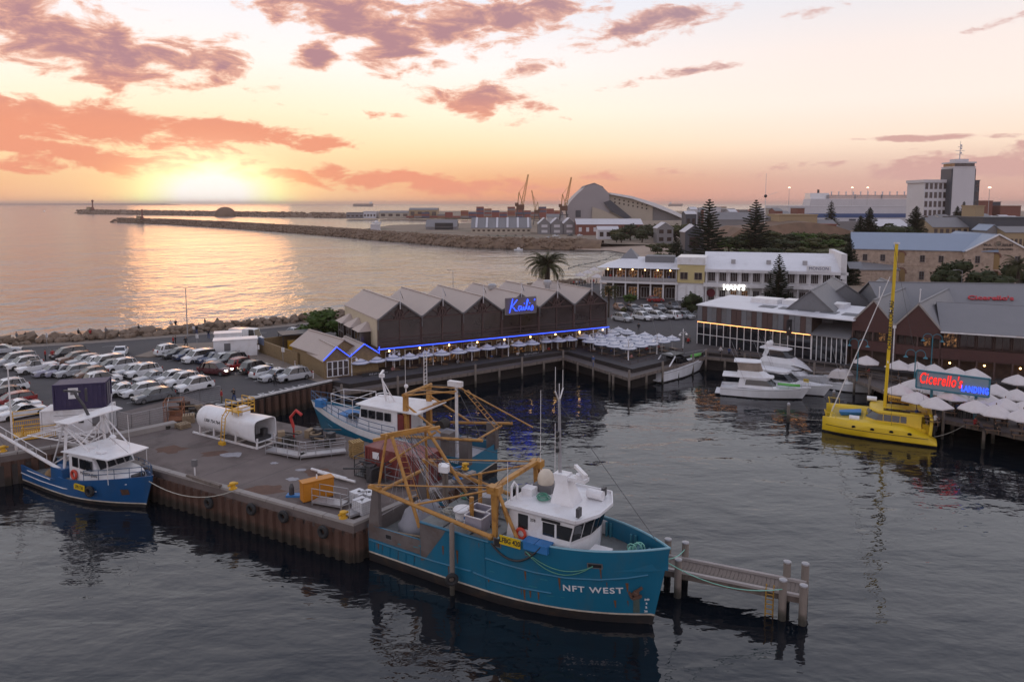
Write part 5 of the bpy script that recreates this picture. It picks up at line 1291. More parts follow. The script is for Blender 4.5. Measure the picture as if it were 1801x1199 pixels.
 q=MB();q.loft([[(11.9,-2.3,3.8),(11.9,2.3,3.8),(11.4,2.3,3.8),(11.4,-2.3,3.8)],[(11.9,-2.3,6.4),(11.9,2.3,6.4),(11.75,2.3,6.4),(11.75,-2.3,6.4)]]);q.build('aft_wall',M_WHITE,T)
 q=MB();q.loft([[(13.9,-.75,6.6),(15.5,-.75,6.6),(15.5,.75,6.6),(13.9,.75,6.6)],[(14.1,-.45,7.9),(15.0,-.45,7.9),(15.0,.45,7.9),(14.1,.45,7.9)],[(13.9,-.4,8.5),(14.9,-.4,8.5),(14.9,.4,8.5),(13.9,.4,8.5)]]);q.box((15.3,0,8.3),(1.7,.7,.22));q.build('mast_tower',M_WHITE,T)
 q=MB();q.lathe([(.3,0),(.32,.25),(.12,.3)],12,(15.7,0,8.42));q.box((15.7,0,8.85),(.22,2.0,.22),.8);q.build('radar',M_WHITE,T)
 q=MB();q.tube((14.2,0,8.4),(14.1,0,13.4),.12,8,.09);q.build('mast',M_GALV,T)
 q=MB();q.tube((14.1,0,13.2),(14.1,-.55,14.0),.05,6);q.tube((14.1,0,13.2),(14.1,.55,14.0),.05,6);q.tube((14.1,-.55,14),(14.1,-.55,15.6),.022,5);q.tube((14.1,.5,14),(14.1,.5,15.2),.022,5);q.tube((14.1,0,13.3),(14.1,0,14.4),.03,5);q.build('aerial',M_WSTEEL,T)
 for z in(10.6,11.0,9.9):q=MB();q.lathe([(.11,0),(.13,.1),(.11,.25)],8,(14.1,-.22,z));q.build('navigation_light',M_BLACK,T)
 q=MB();[MB().tube(a,b,.022,5).build('whip_aerial',M_WSTEEL,T)for a,b in(((13.4,.8,6.6),(13.4,.8,11.5)),((11.3,2.6,6.6),(11.3,2.6,13.0)),((11.7,-2.5,6.6),(11.7,-2.5,9.5)))]
 q=MB();q.lathe([(.55,0),(.58,.3),(.5,.65),(.3,.9),(0,1.0)],16,(12.6,1.0,7.1));q.build('satellite_dome',mat('cream plastic',(.60,.52,.42),.5),T,True);MB().span((11.9,.4,6.62),(13.3,1.7,7.1)).build('dome_base',M_GREY,T)
 q=MB();q.path([(11.5,-1.7,6.6),(11.5,-1.7,7.5),(11.6,-1.5,7.8),(11.7,-1.3,7.5),(11.7,-1.3,6.6)],.09,8);q.build('vent_pipe',M_WHITE,T,True)
 MB().span((11.6,-.6,6.62),(12.4,.2,7.1)).build('roof_locker',M_WHITE,T);coil(T,(13.2,-.5,6.6),.5,M_ROPE,5,seed=8)
 for y in(-1.9,1.9):q=MB();q.box((16.5,y,7.0),(.2,.45,.55));q.tube((16.4,y,6.65),(16.4,y,6.9),.05,6);q.build('search_light',M_STEEL,T)
 q=MB();q.tube((15.6,1.3,6.95),(16.7,1.3,6.95),.32,14);q.build('life_raft',M_WHITE,T,True)
 q=MB();q.span((17.3,-1.9,3.75),(18.4,-1.1,4.7));q.span((17.25,-1.95,4.7),(18.45,-1.05,4.8));q.build('deck_box',M_WHITE,T)
 q=MB();q.tube((19.5,-.35,4.3),(19.5,.75,4.3),.32,12);q.box((19.5,.2,3.95),(.8,1.3,.4));q.build('anchor_winch',M_TEAL,T);q=MB();rr=random.Random(2)
 for i in range(9):q.torus((19.4+rr.uniform(-.3,.3),.2+rr.uniform(-.5,.5),4.4+rr.uniform(0,.3)),.3,.04,rr.choice('xy'),10,5)
 q.build('rope_coil',mat('mint rope',(.22,.50,.40),.8,var=.3),T,True)
 for x,y in((18.6,1.7),(16.5,2.55),(20.3,.5)):q=MB();q.tube((x,y-.15,3.75),(x,y-.15,4.7),.09,8);q.tube((x+.3,y-.15,3.75),(x+.3,y-.15,4.7),.09,8);q.build('mooring_bitt',M_TEAL,T)
 MB().span((15.9,2.6,3.75),(17.0,2.75,4.7)).build('bulwark_rail',M_WHITE,T)
 for pts in(sag((13.5,-3.3,4.3),(17.7,-(H.y(17.7,4)+.06),4.0),.7),sag((13.5,-3.3,4.3),(17.7,-(H.y(17.7,4)+.06),4.05),1.0)):MB().path([(p.x,min(p.y,-(H.y(p.x,p.z)+.06)),p.z)for p in pts],.03,5).build('side_rope',M_ROPE,T)
 q=MB();q.path([(p.x,min(p.y,-(H.y(p.x,p.z)+.08)),p.z)for p in sag((10.9,-3.2,4.2),(14.6,-3.2,4.9),1.1,14)],.07,6);q.build('side_hose',M_BLACK,T)
 return T
NFT=teal_trawler()
# fender pile between the hull and open water
def pile_with_tyre(p,label,top=4.9):
 t=thing('fender_pile',label,'pile',p);q=MB();q.lathe([(.17,-2),(.17,top-.1),(.1,top)],10);q.build('post',M_PILE,t,True);hoop_tyre(t,(0,-.3,1.2),.2,.45);return t
Mn=NFT.matrix_basis
pile_with_tyre(Mn@Vector((8.0,-3.55,0)),'grey timber fender pile with a tyre against the teal hull amidships',4.95)
# ---- blue trawler at the left ---------------------------------------------------------
def blue_trawler():
 T=thing('fishing_trawler','blue hulled fishing boat with white wheelhouse and white gantry moored at the left','trawler',(-45.4,68.2,0),R(-29.4),'trawlers')
 def sheer(x):return 1.55+.12*max(0,5-x)*.5+(.0 if x<9 else(x-9)*.17)+(0 if x<6.6 else.35*min(1,(x-6.6)/.6))
 H=Hull(16.0,5.0,sheer,over=1.3,fine=2.2,stern=.9,keel=-1.1)
 ts=[0,.5,1.5,3,4.5,6,6.6,7.2,8.5,10,11,12,12.8,13.5,14.1,14.6,15,15.3,15.6,15.8,15.95]
 H.build(T,[M_BOOT,M_STRIPEW,M_BLUEH,M_BLUEH,M_DECKG],ts,(.32,.44),lambda x:1.0 if x<6.6 else 1.75+max(0,x-9)*.12)
 for pts in([(.1,1.05),(4,.95),(8,1.0),(12,1.3)],[(2,1.5),(6,1.45)]):H.line('rubbing_strake',pts,-1,M_WSTEEL,T,.045);H.line('rubbing_strake',pts,1,M_WSTEEL,T,.045)
 p=MB();yy=-(H.y(10.2,1.55)+.05);p.span((9.5,yy,1.25),(11.1,yy-.03,1.8));p=p.build('number_plate',M_PLATE,T);text('lettering','LFB 730',.4,M_BLACK,p,(10.3,yy-.04,1.52),ext=.005,sx=.9)
 H.patch('hawse_plate',[(14.3,1.15),(15.0,1.25),(15.0,1.75),(14.3,1.7)],-1,M_RUST,T,.03)
 q=MB();q.loft([[(8.2,-1.9,1.7),(12.6,-1.7,1.9),(12.6,1.7,1.9),(8.2,1.9,1.7)],[(8.2,-1.9,4.1),(11.4,-1.75,4.2),(11.4,1.75,4.2),(8.2,1.9,4.1)]]);q.build('wheelhouse',M_WHITE,T)
 q=MB();q.loft([[(12.4,-1.75,1.9),(15.0,-1.0,2.2),(15.0,1.0,2.2),(12.4,1.75,1.9)],[(12.0,-1.7,3.0),(14.6,-.9,2.9),(14.6,.9,2.9),(12.0,1.7,3.0)]]);q.build('trunk_cabin',M_WHITE,T)
 q=MB();q.loft([[(7.6,-2.25,4.15),(13.9,-1.9,4.35),(14.3,0,4.4),(13.9,1.9,4.35),(7.6,2.25,4.15)],[(7.6,-2.25,4.25),(13.9,-1.9,4.45),(14.3,0,4.5),(13.9,1.9,4.45),(7.6,2.25,4.25)]]);q.build('wheelhouse_roof',M_WHITE,T)
 for x0,x1 in((8.7,9.5),(9.8,10.6),(10.75,11.5)):q=MB();q.span((x0,-1.93,3.0),(x1,-1.80,3.85));w=q.build('side_window',M_GLASS,T)
 q=MB()
 for k in range(4):y0=-1.5+k*.78;q.add([(12.2,y0,3.15),(12.2,y0+.65,3.15),(11.62,y0+.65,3.95),(11.62,y0,3.95)],[(0,1,2,3)])
 q.build('front_window',M_GLASS,T)
 for y in(-1.8,1.8):MB().tube((13.7,y,4.4),(13.7,y,2.2),.035,6).build('roof_post',M_WSTEEL,T)
 q=MB();q.torus((9.0,-2.0,2.3),.36,.11,'y',16,6);q.build('life_ring',M_ORANGE,T,True)
 me=text('lettering','MARISSA JEAN',.36,M_BLACK,raw=True,ext=.006);o=ob('lettering',me,T);o.location=(11.0,-1.87,2.62);o.rotation_euler=(R(90),0,R(3))
 q=MB();pts=[(H.x(x/16,sheer(x)),-H.hb(x/16,sheer(x))+.1,sheer(x))for x in(10.5,12,13.3,14.4,15.2,15.8)];pts+=[(p[0],-p[1],p[2])for p in pts[::-1]]
 for h in(.45,.85):q.path([(p[0],p[1],p[2]+h)for p in pts],.035,6)
 for p in pts:q.tube(p,(p[0],p[1],p[2]+.87),.03,6)
 q.build('bow_rail',mat('blue grey rail',(.05,.09,.16),.5),T)
 q=MB();q.tube((14.9,-.4,2.6),(14.9,.5,2.6),.25,10);q.box((15.0,0,2.3),(.7,.8,.3));q.torus((15.3,.2,2.75),.3,.06,'x',10,5);q.build('anchor_winch',M_STEEL,T)
 G1=[(7.4,s*2.0,1.6)for s in(-1,1)];G2=[(7.6,s*1.6,6.7)for s in(-1,1)]
 q=MB()
 for a,b in zip(G1,G2):MB().tube(a,b,.13,8).build('gantry_post',M_WSTEEL,T)
 q=MB();q.beam((7.2,-2.4,6.4),(8.1,3.0,6.9),.3,.2);q.beam(G2[0],G2[1],.2,.2)
 q.loft([[(7.0,-2.4,6.75),(8.6,-2.0,6.7),(8.9,2.8,7.0),(7.4,2.8,7.1)],[(7.0,-2.4,6.83),(8.6,-2.0,6.78),(8.9,2.8,7.08),(7.4,2.8,7.18)]]);q.build('gantry_head',M_WSTEEL,T)
 q=MB()
 for a,b in(((7.5,-1.8,6.5),(4.4,-1.6,1.4)),((7.5,1.8,6.5),(4.4,1.6,1.4)),((7.5,-1.8,6.3),(10.2,-1.2,4.3)),((7.5,1.8,6.3),(10.2,1.2,4.3)),((7.4,-1.9,3.0),(7.5,1.8,6.2)),((7.4,1.9,3.0),(7.5,-1.8,6.2)),((6.6,-1.7,5),(6.6,1.7,5)),((6.6,-1.7,5),(5.3,1.7,3)),((7.5,1.8,6.5),(11.5,1.6,4.4)),((5.0,-1.6,2.4),(7.4,1.8,4.6)),((5.8,1.7,3.8),(7.4,-1.8,3.4))):q.tube(a,b,.07,6)
 q.build('lattice_brace',M_WSTEEL,T)
 q=MB();q.path([(7.9,.2,6.9),(7.7,-.1,7.9),(7.4,-.5,8.8),(7.2,-.5,9.2)],.14,6);q.box((6.2,-.2,9.0),(1.8,.16,.16),.3);q.box((7.0,.6,8.6),(.16,.16,1.2));q.build('deck_crane',M_STEEL,T,True)
 for sd in(-1,1):
  q=MB();q.tube((7.4,sd*2.1,2.4),(-3.2,sd*2.5,4.5),.16,8,.13);q.build('outrigger_boom',M_WSTEEL,T)
  q=MB();q.tube((5.4,sd*2.3,3.6),(-2.6,sd*2.5,5.2),.035,6)
  for k in range(6):u=k/5;q.tube((5.4-8*u,sd*(2.3+.2*u),2.85+1.55*u),(5.4-8*u,sd*(2.3+.2*u),3.6+1.6*u),.025,5)
  q.build('boom_rail',M_WSTEEL,T)
 q=MB();q.tube((-.3,-2.0,1.6),(-.3,-2.0,3.9),.14,8);q.tube((-.3,2.0,1.6),(-.3,2.0,3.9),.14,8);q.tube((-.3,-2.1,3.9),(-.3,2.1,3.9),.1,8);q.build('stern_gallows',M_WSTEEL,T)
 q=MB()
 for sd in(-1,1):q.tube((7.2,sd*1.0,4.6),(-.2,sd*1.0,4.1),.06,6)
 for k in range(9):x=-.1+k*.9;q.tube((x,-1.0,4.12+.055*k),(x,1.0,4.12+.055*k),.04,5)
 q.build('gantry_ladder',M_WSTEEL,T)
 MB().span((6.0,-2.35,1.0),(7.8,-1.5,2.6)).build('deck_locker',M_BLUEH,T);MB().span((1.2,.4,1.0),(5.2,1.9,1.9)).build('fish_hatch',M_BLUEH,T);MB().span((1.1,.3,1.9),(5.3,2.0,1.98)).build('hatch_lid',M_DECKG,T)
 q=MB();q.ball((4.9,-1.7,1.4),.6,10,6);q.ball((5.6,-1.6,1.6),.55,10,6);q.build('net_heap',mat('tan net',(.25,.16,.08),.9,var=.4,bump=.8),T,True)
 q=MB();q.lathe([(.3,0),(.34,.15),(.2,.32),(0,.35)],12,(10.2,.9,4.9));q.tube((10.2,.9,4.3),(10.2,.9,4.9),.05,6);q.build('radar_dome',M_WHITE,T,True)
 q=MB();[MB().tube(a,b,.025,5).build('whip_aerial',M_WSTEEL,T)for a,b in(((13.2,.6,4.4),(13.1,.6,7.6)),((11.0,-.8,4.3),(11.0,-.8,6.8)),((9.4,1.5,4.3),(9.4,1.5,8.8)))]
 q=MB();q.box((11.6,-1.0,4.5),(.9,.5,.15));q.box((9.3,-.6,4.35),(.8,.6,.25));q.build('roof_hatch',M_WHITE,T)
 hoop_tyre(T,(11.6,-(H.y(11.6,1.4)+.25),1.35),.15,.5)
 wires(T,[((7.6,-1.6,6.7),(-3,-2.5,4.6)),((7.6,1.6,6.7),(-3,2.5,4.6)),((7.6,0,6.8),(13.9,0,4.5)),((-3,-2.5,4.6),(.1,-2.2,1.6))])
 return T
BLU=blue_trawler()
rope('mooring_rope','pale mooring rope from the blue bow to the yellow wharf bollard',BLU.matrix_basis@Vector((16.9,-.2,2.6)),at(410,863,QZ+.5),.9)
# ---- second teal trawler behind the wharf ---------------------------------------------
def teal_trawler_two():
 T=thing('fishing_trawler','second teal trawler with a white foredeck lying behind the red container on the wharf','trawler',(-2.74,67.4,0),R(152.4),'trawlers')
 def sheer(x):return 2.6 if x<5 else 2.6+.9*min(1,(x-5)/1.5)+max(0,x-8)**1.6*.028
 H=Hull(19.4,6.2,sheer,over=2.2,fine=2.1,stern=.93,keel=-1.4)
 ts=[0,.8,2,3.5,5,5.8,6.6,8,9.5,11,12.5,13.8,15,16,16.8,17.5,18.1,18.6,19,19.3]
 H.build(T,[M_BOOT,M_STRIPEW,M_TEALH,M_TEALH,mat('pale deck',(.42,.41,.43),.7,var=.2)],ts,(.62,.74),lambda x:1.8 if x<5 else sheer(x)-.25)
 q=MB()
 for sd in(-1,1):q.add([(H.x(x/19.4,z),sd*(H.hb(x/19.4,z)+.012),z)for x in ts[6:]for z in(sheer(x)-.75,sheer(x)-.02)],[(2*i,2*i+2,2*i+3,2*i+1)for i in range(len(ts)-7)])
 q.build('white_bulwark',M_WHITE,T)
 pts=[(H.x(x/19.4,sheer(x)),H.hb(x/19.4,sheer(x))-.1,sheer(x))for x in ts[7:]];pts+=[(p[0],-p[1],p[2])for p in pts[::-1]]
 q=MB()
 for h in(.5,1.0):q.path([(p[0],p[1],p[2]+h)for p in pts],.035,6)
 for p in pts:q.tube(p,(p[0],p[1],p[2]+1.0),.03,6)
 q.build('bow_rail',mat('blue grey rail',(.05,.09,.16),.5),T)
 H.letters('NFT WEST 2',.42,1.6,2.2,1,M_WHITE,T,0,1.05)
 H.line('rubbing_strake',[(.2,1.5),(6,1.5),(12,1.9),(18,2.9)],1,M_TEALH,T,.07);H.line('rubbing_strake',[(.2,1.5),(6,1.5),(12,1.9),(18,2.9)],-1,M_TEALH,T,.07)
 q=MB();q.loft([[(13.6,-1.9,3.4),(8.4,-2.2,3.4),(8.4,2.2,3.4),(13.6,1.9,3.4)],[(13.2,-1.8,5.8),(8.4,-2.2,5.8),(8.4,2.2,5.8),(13.2,1.8,5.8)]]);q.build('wheelhouse',M_WHITE,T)
 q=MB();q.loft([[(13.7,-2.0,5.8),(5.8,-2.6,5.9),(5.8,2.6,5.9),(13.7,2.0,5.8)],[(13.7,-2.0,5.92),(5.8,-2.6,6.02),(5.8,2.6,6.02),(13.7,2.0,5.92)]]);q.build('wheelhouse_roof',M_WHITE,T)
 for k in range(4):y0=-1.6+k*.82;MB().add([(13.46,y0,4.7),(13.46,y0+.7,4.7),(13.31,y0+.7,5.55),(13.31,y0,5.55)],[(0,1,2,3)]).build('front_window',M_GLASS,T)
 for k in range(4):MB().span((9.2+k*1.0,2.02+.03*(3-k),4.7),(9.95+k*1.0,2.14+.03*(3-k),5.5)).build('side_window',M_GLASS,T)
 MB().span((7.6,1.0,3.4),(8.3,2.3,5.6)).build('red_locker',mat('dull dark red',(.16,.025,.022),.6,var=.3),T)
 q=MB()
 for x,y in((14.2,1.9),(17.8,1.0),(14.2,-1.9),(17.8,-1.0)):q.tube((x,y,3.8),(x,y,6.2),.035,6)
 for z in(5.4,6.2):q.path([(14.2,1.9,z),(17.8,1.0,z),(17.8,-1.0,z),(14.2,-1.9,z),(14.2,1.9,z)],.035,6)
 q.build('foredeck_frame',M_WSTEEL,T)
 MB().box((19.3,.9,5.0),(.9,.9,.8)).build('deck_locker',M_BLUEB,T);MB().span((15.2,-1.2,3.9),(17.4,.8,4.05)).build('blue_tarpaulin',M_BLUEB,T);q=MB();q.torus((14.9,.9,4.2),.42,.2,'z',14,6);q.build('tyre',M_RUBBER,T,True)
 q=MB();q.tube((11.4,0,5.9),(11.9,0,8.4),.09,6);q.tube((10.6,.4,5.9),(11.9,0,8.2),.06,6);q.tube((10.6,-.4,5.9),(11.9,0,8.2),.06,6);q.build('radar_mast',M_WSTEEL,T)
 q=MB();q.lathe([(.3,0),(.3,.3),(.1,.35)],10,(11.9,0,8.4));q.box((11.9,0,8.85),(.2,2.0,.16),.5);q.build('radar',M_WHITE,T);q=MB();q.torus((11.8,0,6.6),.7,.05,'z',16,5);q.build('mast_ring',M_WSTEEL,T)
 q=MB();q.loft([[(7.2,1.8,2.6),(7.8,1.8,2.6),(7.8,2.2,2.6),(7.2,2.2,2.6)],[(7.3,1.8,7.6),(7.7,1.8,7.6),(7.7,2.2,7.6),(7.3,2.2,7.6)]]);q.build('gantry_post',M_GANTRY,T);q=MB();q.loft([[(7.2,-2.2,2.6),(7.8,-2.2,2.6),(7.8,-1.8,2.6),(7.2,-1.8,2.6)],[(7.3,-2.2,7.6),(7.7,-2.2,7.6),(7.7,-1.8,7.6),(7.3,-1.8,7.6)]]);q.build('gantry_post',M_GANTRY,T)
 q=MB();q.tube((7.5,-2.4,7.6),(7.5,2.4,7.6),.2,8);q.tube((7.5,2,7.5),(2.6,.6,8.2),.08,6);q.tube((7.5,-2,7.5),(2.6,-.6,8.2),.08,6);q.tube((7.5,2,6.6),(3.0,2.4,4.4),.1,6);q.tube((7.5,-2,6.6),(3.0,-2.4,4.4),.1,6);q.tube((7.4,2,5.6),(3.4,-1.4,7.2),.08,6);q.tube((7.4,-2,5.6),(3.4,1.4,7.4),.08,6);q.tube((7.5,0,7.6),(2.8,0,7.8),.08,6);q.build('gantry_frame',M_GANTRY,T)
 for sd in(-1,1):q=MB();q.tube((7.6,sd*2.6,3.6),(-1.6,sd*2.9,4.7),.15,8);q.build('outrigger_boom',M_GANTRY,T)
 q=MB();q.tube((2.95,0,1.5),(2.95,0,8.6),.16,8);q.box((2.95,.2,8.8),(1.5,.5,.5));q.build('white_post',M_WSTEEL,T)
 q=MB()
 for sd in(-.35,.35):q.tube((2.2,sd-.6,8.0),(-.8,sd-1.6,4.4),.05,5)
 for k in range(10):u=k/10;q.tube((2.2-3*u,-.95-u,8-3.6*u),(2.2-3*u,-.25-u,8-3.6*u),.035,5)
 q.tube((2.6,-.4,8.2),(-4.4,-1.8,5.0),.07,6);q.tube((-.6,-2.6,4.4),(-.6,2.2,4.4),.1,6);q.build('stern_ladder',M_GANTRY,T)
 MB().span((-.1,2.2,2.0),(.9,2.9,4.6)).build('stern_post',M_HULLG,T);MB().span((-.1,-2.9,2.0),(.9,-2.2,4.6)).build('stern_post',M_HULLG,T);MB().span((2.2,1.5,1.9),(3.2,2.5,4.6)).build('net_post',M_HULLG,T)
 q=MB();q.loft([[(3.4,-1.8,1.9),(7.0,-1.8,1.9),(7.0,1.9,1.9),(3.4,1.9,1.9)],[(3.7,-1.5,3.6),(6.8,-1.5,3.8),(6.8,1.6,3.8),(3.7,1.6,3.6)]]);q.build('tarpaulin',M_TARP,T)
 q=MB();q.tube((5.6,-2.2,3.9),(5.6,-1.0,3.9),.55,14);q.build('net_drum',M_NET,T,True)
 q=MB();q.path([(3,-2.9,3.4),(-.2,-2.9,3.6),(-.2,-2.9,4.6)],.05,6);q.path([(5,-2.7,3.5),(5,-2.7,4.7),(1,-2.9,4.7),(1,-2.9,2.6)],.045,6);q.build('stern_rail',M_GREY,T)
 q=MB();q.tube((9.4,-.6,6),(9.4,-.6,11.4),.025,5)
 for sd in(-.25,.25):q.tube((7.5,-1.4+sd,7.7),(7.5,-1.4+sd,11.2),.04,5)
 for k in range(9):q.tube((7.5,-1.65,7.9+k*.37),(7.5,-1.15,7.9+k*.37),.03,5)
 q.tube((7.5,1.9,7.8),(7.5,1.9,8.3),.05,5);q.ball((7.5,1.9,8.4),.22,8,5);q.build('ladder_mast',M_WSTEEL,T)
 wires(T,[((2.95,0,8.5),(7.5,2,7.7)),((2.95,0,8.5),(7.5,-2,7.7)),((2.95,0,8.4),(-1.6,2.9,4.7)),((2.95,0,8.4),(-1.6,-2.9,4.7)),((.2,2.6,2.6),(.1,2.6,5.6)),((-.1,2.7,2.6),(.4,2.5,5.8))],.03)
 return T
TE2=teal_trawler_two()
q=MB();rr=random.Random(9)
# ---- yellow catamaran -------------------------------------------------------------------
def catamaran():
 T=thing('sailing_catamaran','bright yellow sailing catamaran with a tall yellow mast moored by the umbrella terrace','catamaran',(45.2,79.6,0),R(152.9),None)
 ts=[-1.6,-.8,.3,1.5,3,4.5,6,7,7.8,8.5,9.0,9.35]
 for sd in(-1,1):
  q=MB();rings=[]
  for x in ts:
   k=max(0,(x-3)/6.4);hb=.92*(1-k**2.4)+.05;top=1.72 if x>1 else.55+1.17*max(0,(x+1.6)/2.6)**.8;c=sd*2.55;w=hb
   rings.append([(x,c,-.5),(x,c-w*.75,-.05),(x,c-w*.92,.18),(x,c-w,.26),(x,c-w,top*.5),(x,c-w*.93,top*.82),(x,c-w*.55,top),(x,c+w*.55,top),(x,c+w*.93,top*.82),(x,c+w,top*.5),(x,c+w,.26),(x,c+w*.92,.18),(x,c+w*.75,-.05)])
  q.loft(rings)
  n=len(rings[0])
  for i in range(len(q.f)):
   if i<(len(ts)-1)*n and(i%n)in(0,1,n-2,n-1):q.mi[i]=1
  q.build('hull',[M_YELH,M_BOOT],T,True)
  q=MB();q.path([(x,sd*2.55+(1 if sd>0 else-1)*((.92*(1-max(0,(x-3)/6.4)**2.4)+.05)+.01),.88)for x in ts[1:-1]],.03,5);q.build('rub_line',M_BLACK,T)
  for x in(6.2,4.4,2.6,.9):
   k=max(0,(x-3)/6.4);w=.92*(1-k**2.4)+.05;q=MB();q.tube((x,sd*(2.55+w*.97),1.18),(x,sd*(2.55+w+.02),1.16),.2,12);f=q.build('porthole_rim',M_BLACK,T);q=MB();q.tube((x,sd*(2.55+w),1.18),(x,sd*(2.55+w+.035),1.16),.15,12);q.build('porthole',M_GLASS,f)
 q=MB();q.span((-.6,-2.2,1.0),(5.4,2.2,1.5));q.build('bridge_deck',M_YELH,T)
 q=MB();q.tube((8.6,-2.5,1.5),(8.6,2.5,1.5),.12,8);q.build('fore_beam',M_YELH,T);q=MB();q.span((5.4,-2.0,1.46),(8.5,2.0,1.52));q.build('trampoline',mat('yellow net',(.42,.30,.05),.8,var=.2),T)
 q=MB();b0=[(-.2,-2.1),(4.2,-2.1),(5.2,-1.2),(5.2,1.2),(4.2,2.1),(-.2,2.1)];b1=[(-.2,-1.9),(3.7,-1.9),(4.4,-1.0),(4.4,1.0),(3.7,1.9),(-.2,1.9)]
 q.loft([[(x,y,1.5)for x,y in b0],[(x,y,2.75)for x,y in b1]]);q.build('cabin',M_YELH,T)
 q=MB();q.loft([[(x,y,1.85)for x,y in[(1.2,-2.08),(4.12,-2.08),(5.1,-1.19),(5.1,1.19),(4.12,2.08),(1.2,2.08)]],[(x,y,2.55)for x,y in[(1.2,-1.97),(3.83,-1.97),(4.62,-1.08),(4.62,1.08),(3.83,1.97),(1.2,1.97)]]]);q.build('window_band',M_GLASS,T)
 q=MB()
 for y,x in((2.04,1.8),(2.04,2.6),(2.04,3.4)):q.beam((x,y+.03,1.85),(x,y-.06,2.55),.06,.05)
 q.build('window_mullion',M_YELH,T)
 q=MB();r0_=[(-1.2,-1.9),(3.9,-2.05),(4.8,-1.1),(4.8,1.1),(3.9,2.05),(-1.2,1.9)];q.loft([[(x,y,2.75)for x,y in r0_],[(x*.98,y*.95,2.93)for x,y in r0_]]);q.build('cabin_roof',M_YELH,T)
 MB().span((.9,1.0,2.94),(3.4,1.75,2.99)).build('solar_panel',M_GLASS,T);MB().span((.9,-1.75,2.94),(3.4,-1.0,2.99)).build('solar_panel',M_GLASS,T)
 q=MB();q.path([(-1.0,2.6,1.0),(-1.1,2.5,2.6),(-1.0,2.1,3.1),(-1.0,0,3.3),(-1.0,-2.1,3.1),(-1.1,-2.5,2.6),(-1.0,-2.6,1.0)],.17,8);q.build('stern_arch',M_YELH,T,True)
 q=MB();q.lathe([(.14,0),(.16,.7),(.3,.75),(.32,1.3),(.1,1.4)],10,(-1.4,1.6,.5));q.lathe([(.14,0),(.16,.7),(.3,.75),(.32,1.3),(.1,1.4)],10,(-1.4,-1.6,.5));q.build('outboard_motor',M_BLACK,T,True)
 q=MB();q.loft([[(5.6,-1.0,1.55),(7.6,.4,1.55),(7.6,1.0,1.55),(5.6,.2,1.55)],[(5.6,-1.1,1.95),(7.8,.4,2.0),(7.8,1.2,2.0),(5.6,.4,1.95)]]);q.build('dinghy',M_BLUEB,T)
 for p in((6.2,2.3,1.85),(4.6,-1.4,3.2)):q=MB();q.tube((p[0]-.5,p[1],p[2]),(p[0]+.5,p[1],p[2]),.28,12);q.build('life_raft',M_WHITE,T,True)
 for sd in(-1,1):q=MB();q.path([(9.0,sd*2.9,1.7),(9.1,sd*2.9,2.4),(9.2,sd*2.5,2.5),(9.1,sd*2.2,2.4),(9.0,sd*2.2,1.7)],.035,6);q.path([(8.0,sd*3.0,1.7),(8.0,sd*3.0,2.3),(9.0,sd*2.9,2.35)],.035,6);q.build('bow_pulpit',M_YELH,T)
 q=MB();q.loft([[(3.35-.02*z+.17*math.cos(u),.085*math.sin(u),z)for u in[i*math.pi/4 for i in range(8)]]for z in(1.5,8,14,19,21.5)]);q.build('mast',M_YELH,T,True)
 q=MB()
 for z,w in((8.2,1.1),(14,.9)):q.tube((3.2,-w,z),(3.2,w,z),.05,6)
 q.box((2.9,0,21.6),(.6,.25,.15));q.build('spreader',M_WSTEEL,T)
 me=text('lettering','CHARTER1.COM.AU',.62,M_BLACK,raw=True,ext=.01,offset=.01);o=ob('lettering',me,T);o.location=(3.1,.12,12.3);o.rotation_euler=(R(90),R(-90),R(180));
 q=MB();rings=[]
 for i in range(7):u=i/6;x=3.0-4.6*u;zc=3.9-.35*u;h=.75-.4*u;rings.append([(x,.28*math.sin(a)*(1-.4*u),zc+h*.5*math.cos(a))for a in[k*math.pi/4 for k in range(8)]])
 q.loft(rings);q.build('sail_bag',mat('ochre sail cover',(.56,.30,.03),.7,var=.15,bump=.4,bscale=4),T,True)
 me=text('lettering','CAPELLA',.42,M_BLACK,raw=True,ext=.01);o=ob('lettering',me,T);o.location=(2.1,.31,3.85);o.rotation_euler=(R(90),R(4),R(180))
 q=MB();q.tube((8.6,0,1.6),(3.4,0,17.8),.07,6,.05);q.build('furled_jib',M_WSTEEL,T)
 wires(T,[((3.2,0,21.4),(-1.0,2.3,1.4)),((3.2,0,21.4),(-1.0,-2.3,1.4)),((3.2,0,18),(2.6,2.9,1.6)),((3.2,0,18),(2.6,-2.9,1.6))],.014)
 MB().span((-.9,-1.9,.9),(-.2,1.9,1.0)).build('stern_step',M_YELH,T);q=MB();q.torus((-.1,.9,2.1),.32,.04,'x',14,5);q.build('steering_wheel',M_STEEL,T)
 q=MB();q.span((-.9,.9,1.0),(-.3,1.7,1.9));q.build('helm_seat',M_YELH,T)
 return T
CAT=catamaran();CAT.scale=(1.04,1.22,1);CAT.location=CAT.matrix_basis@Vector((-.3,-.62,0));C.view_layer.update()
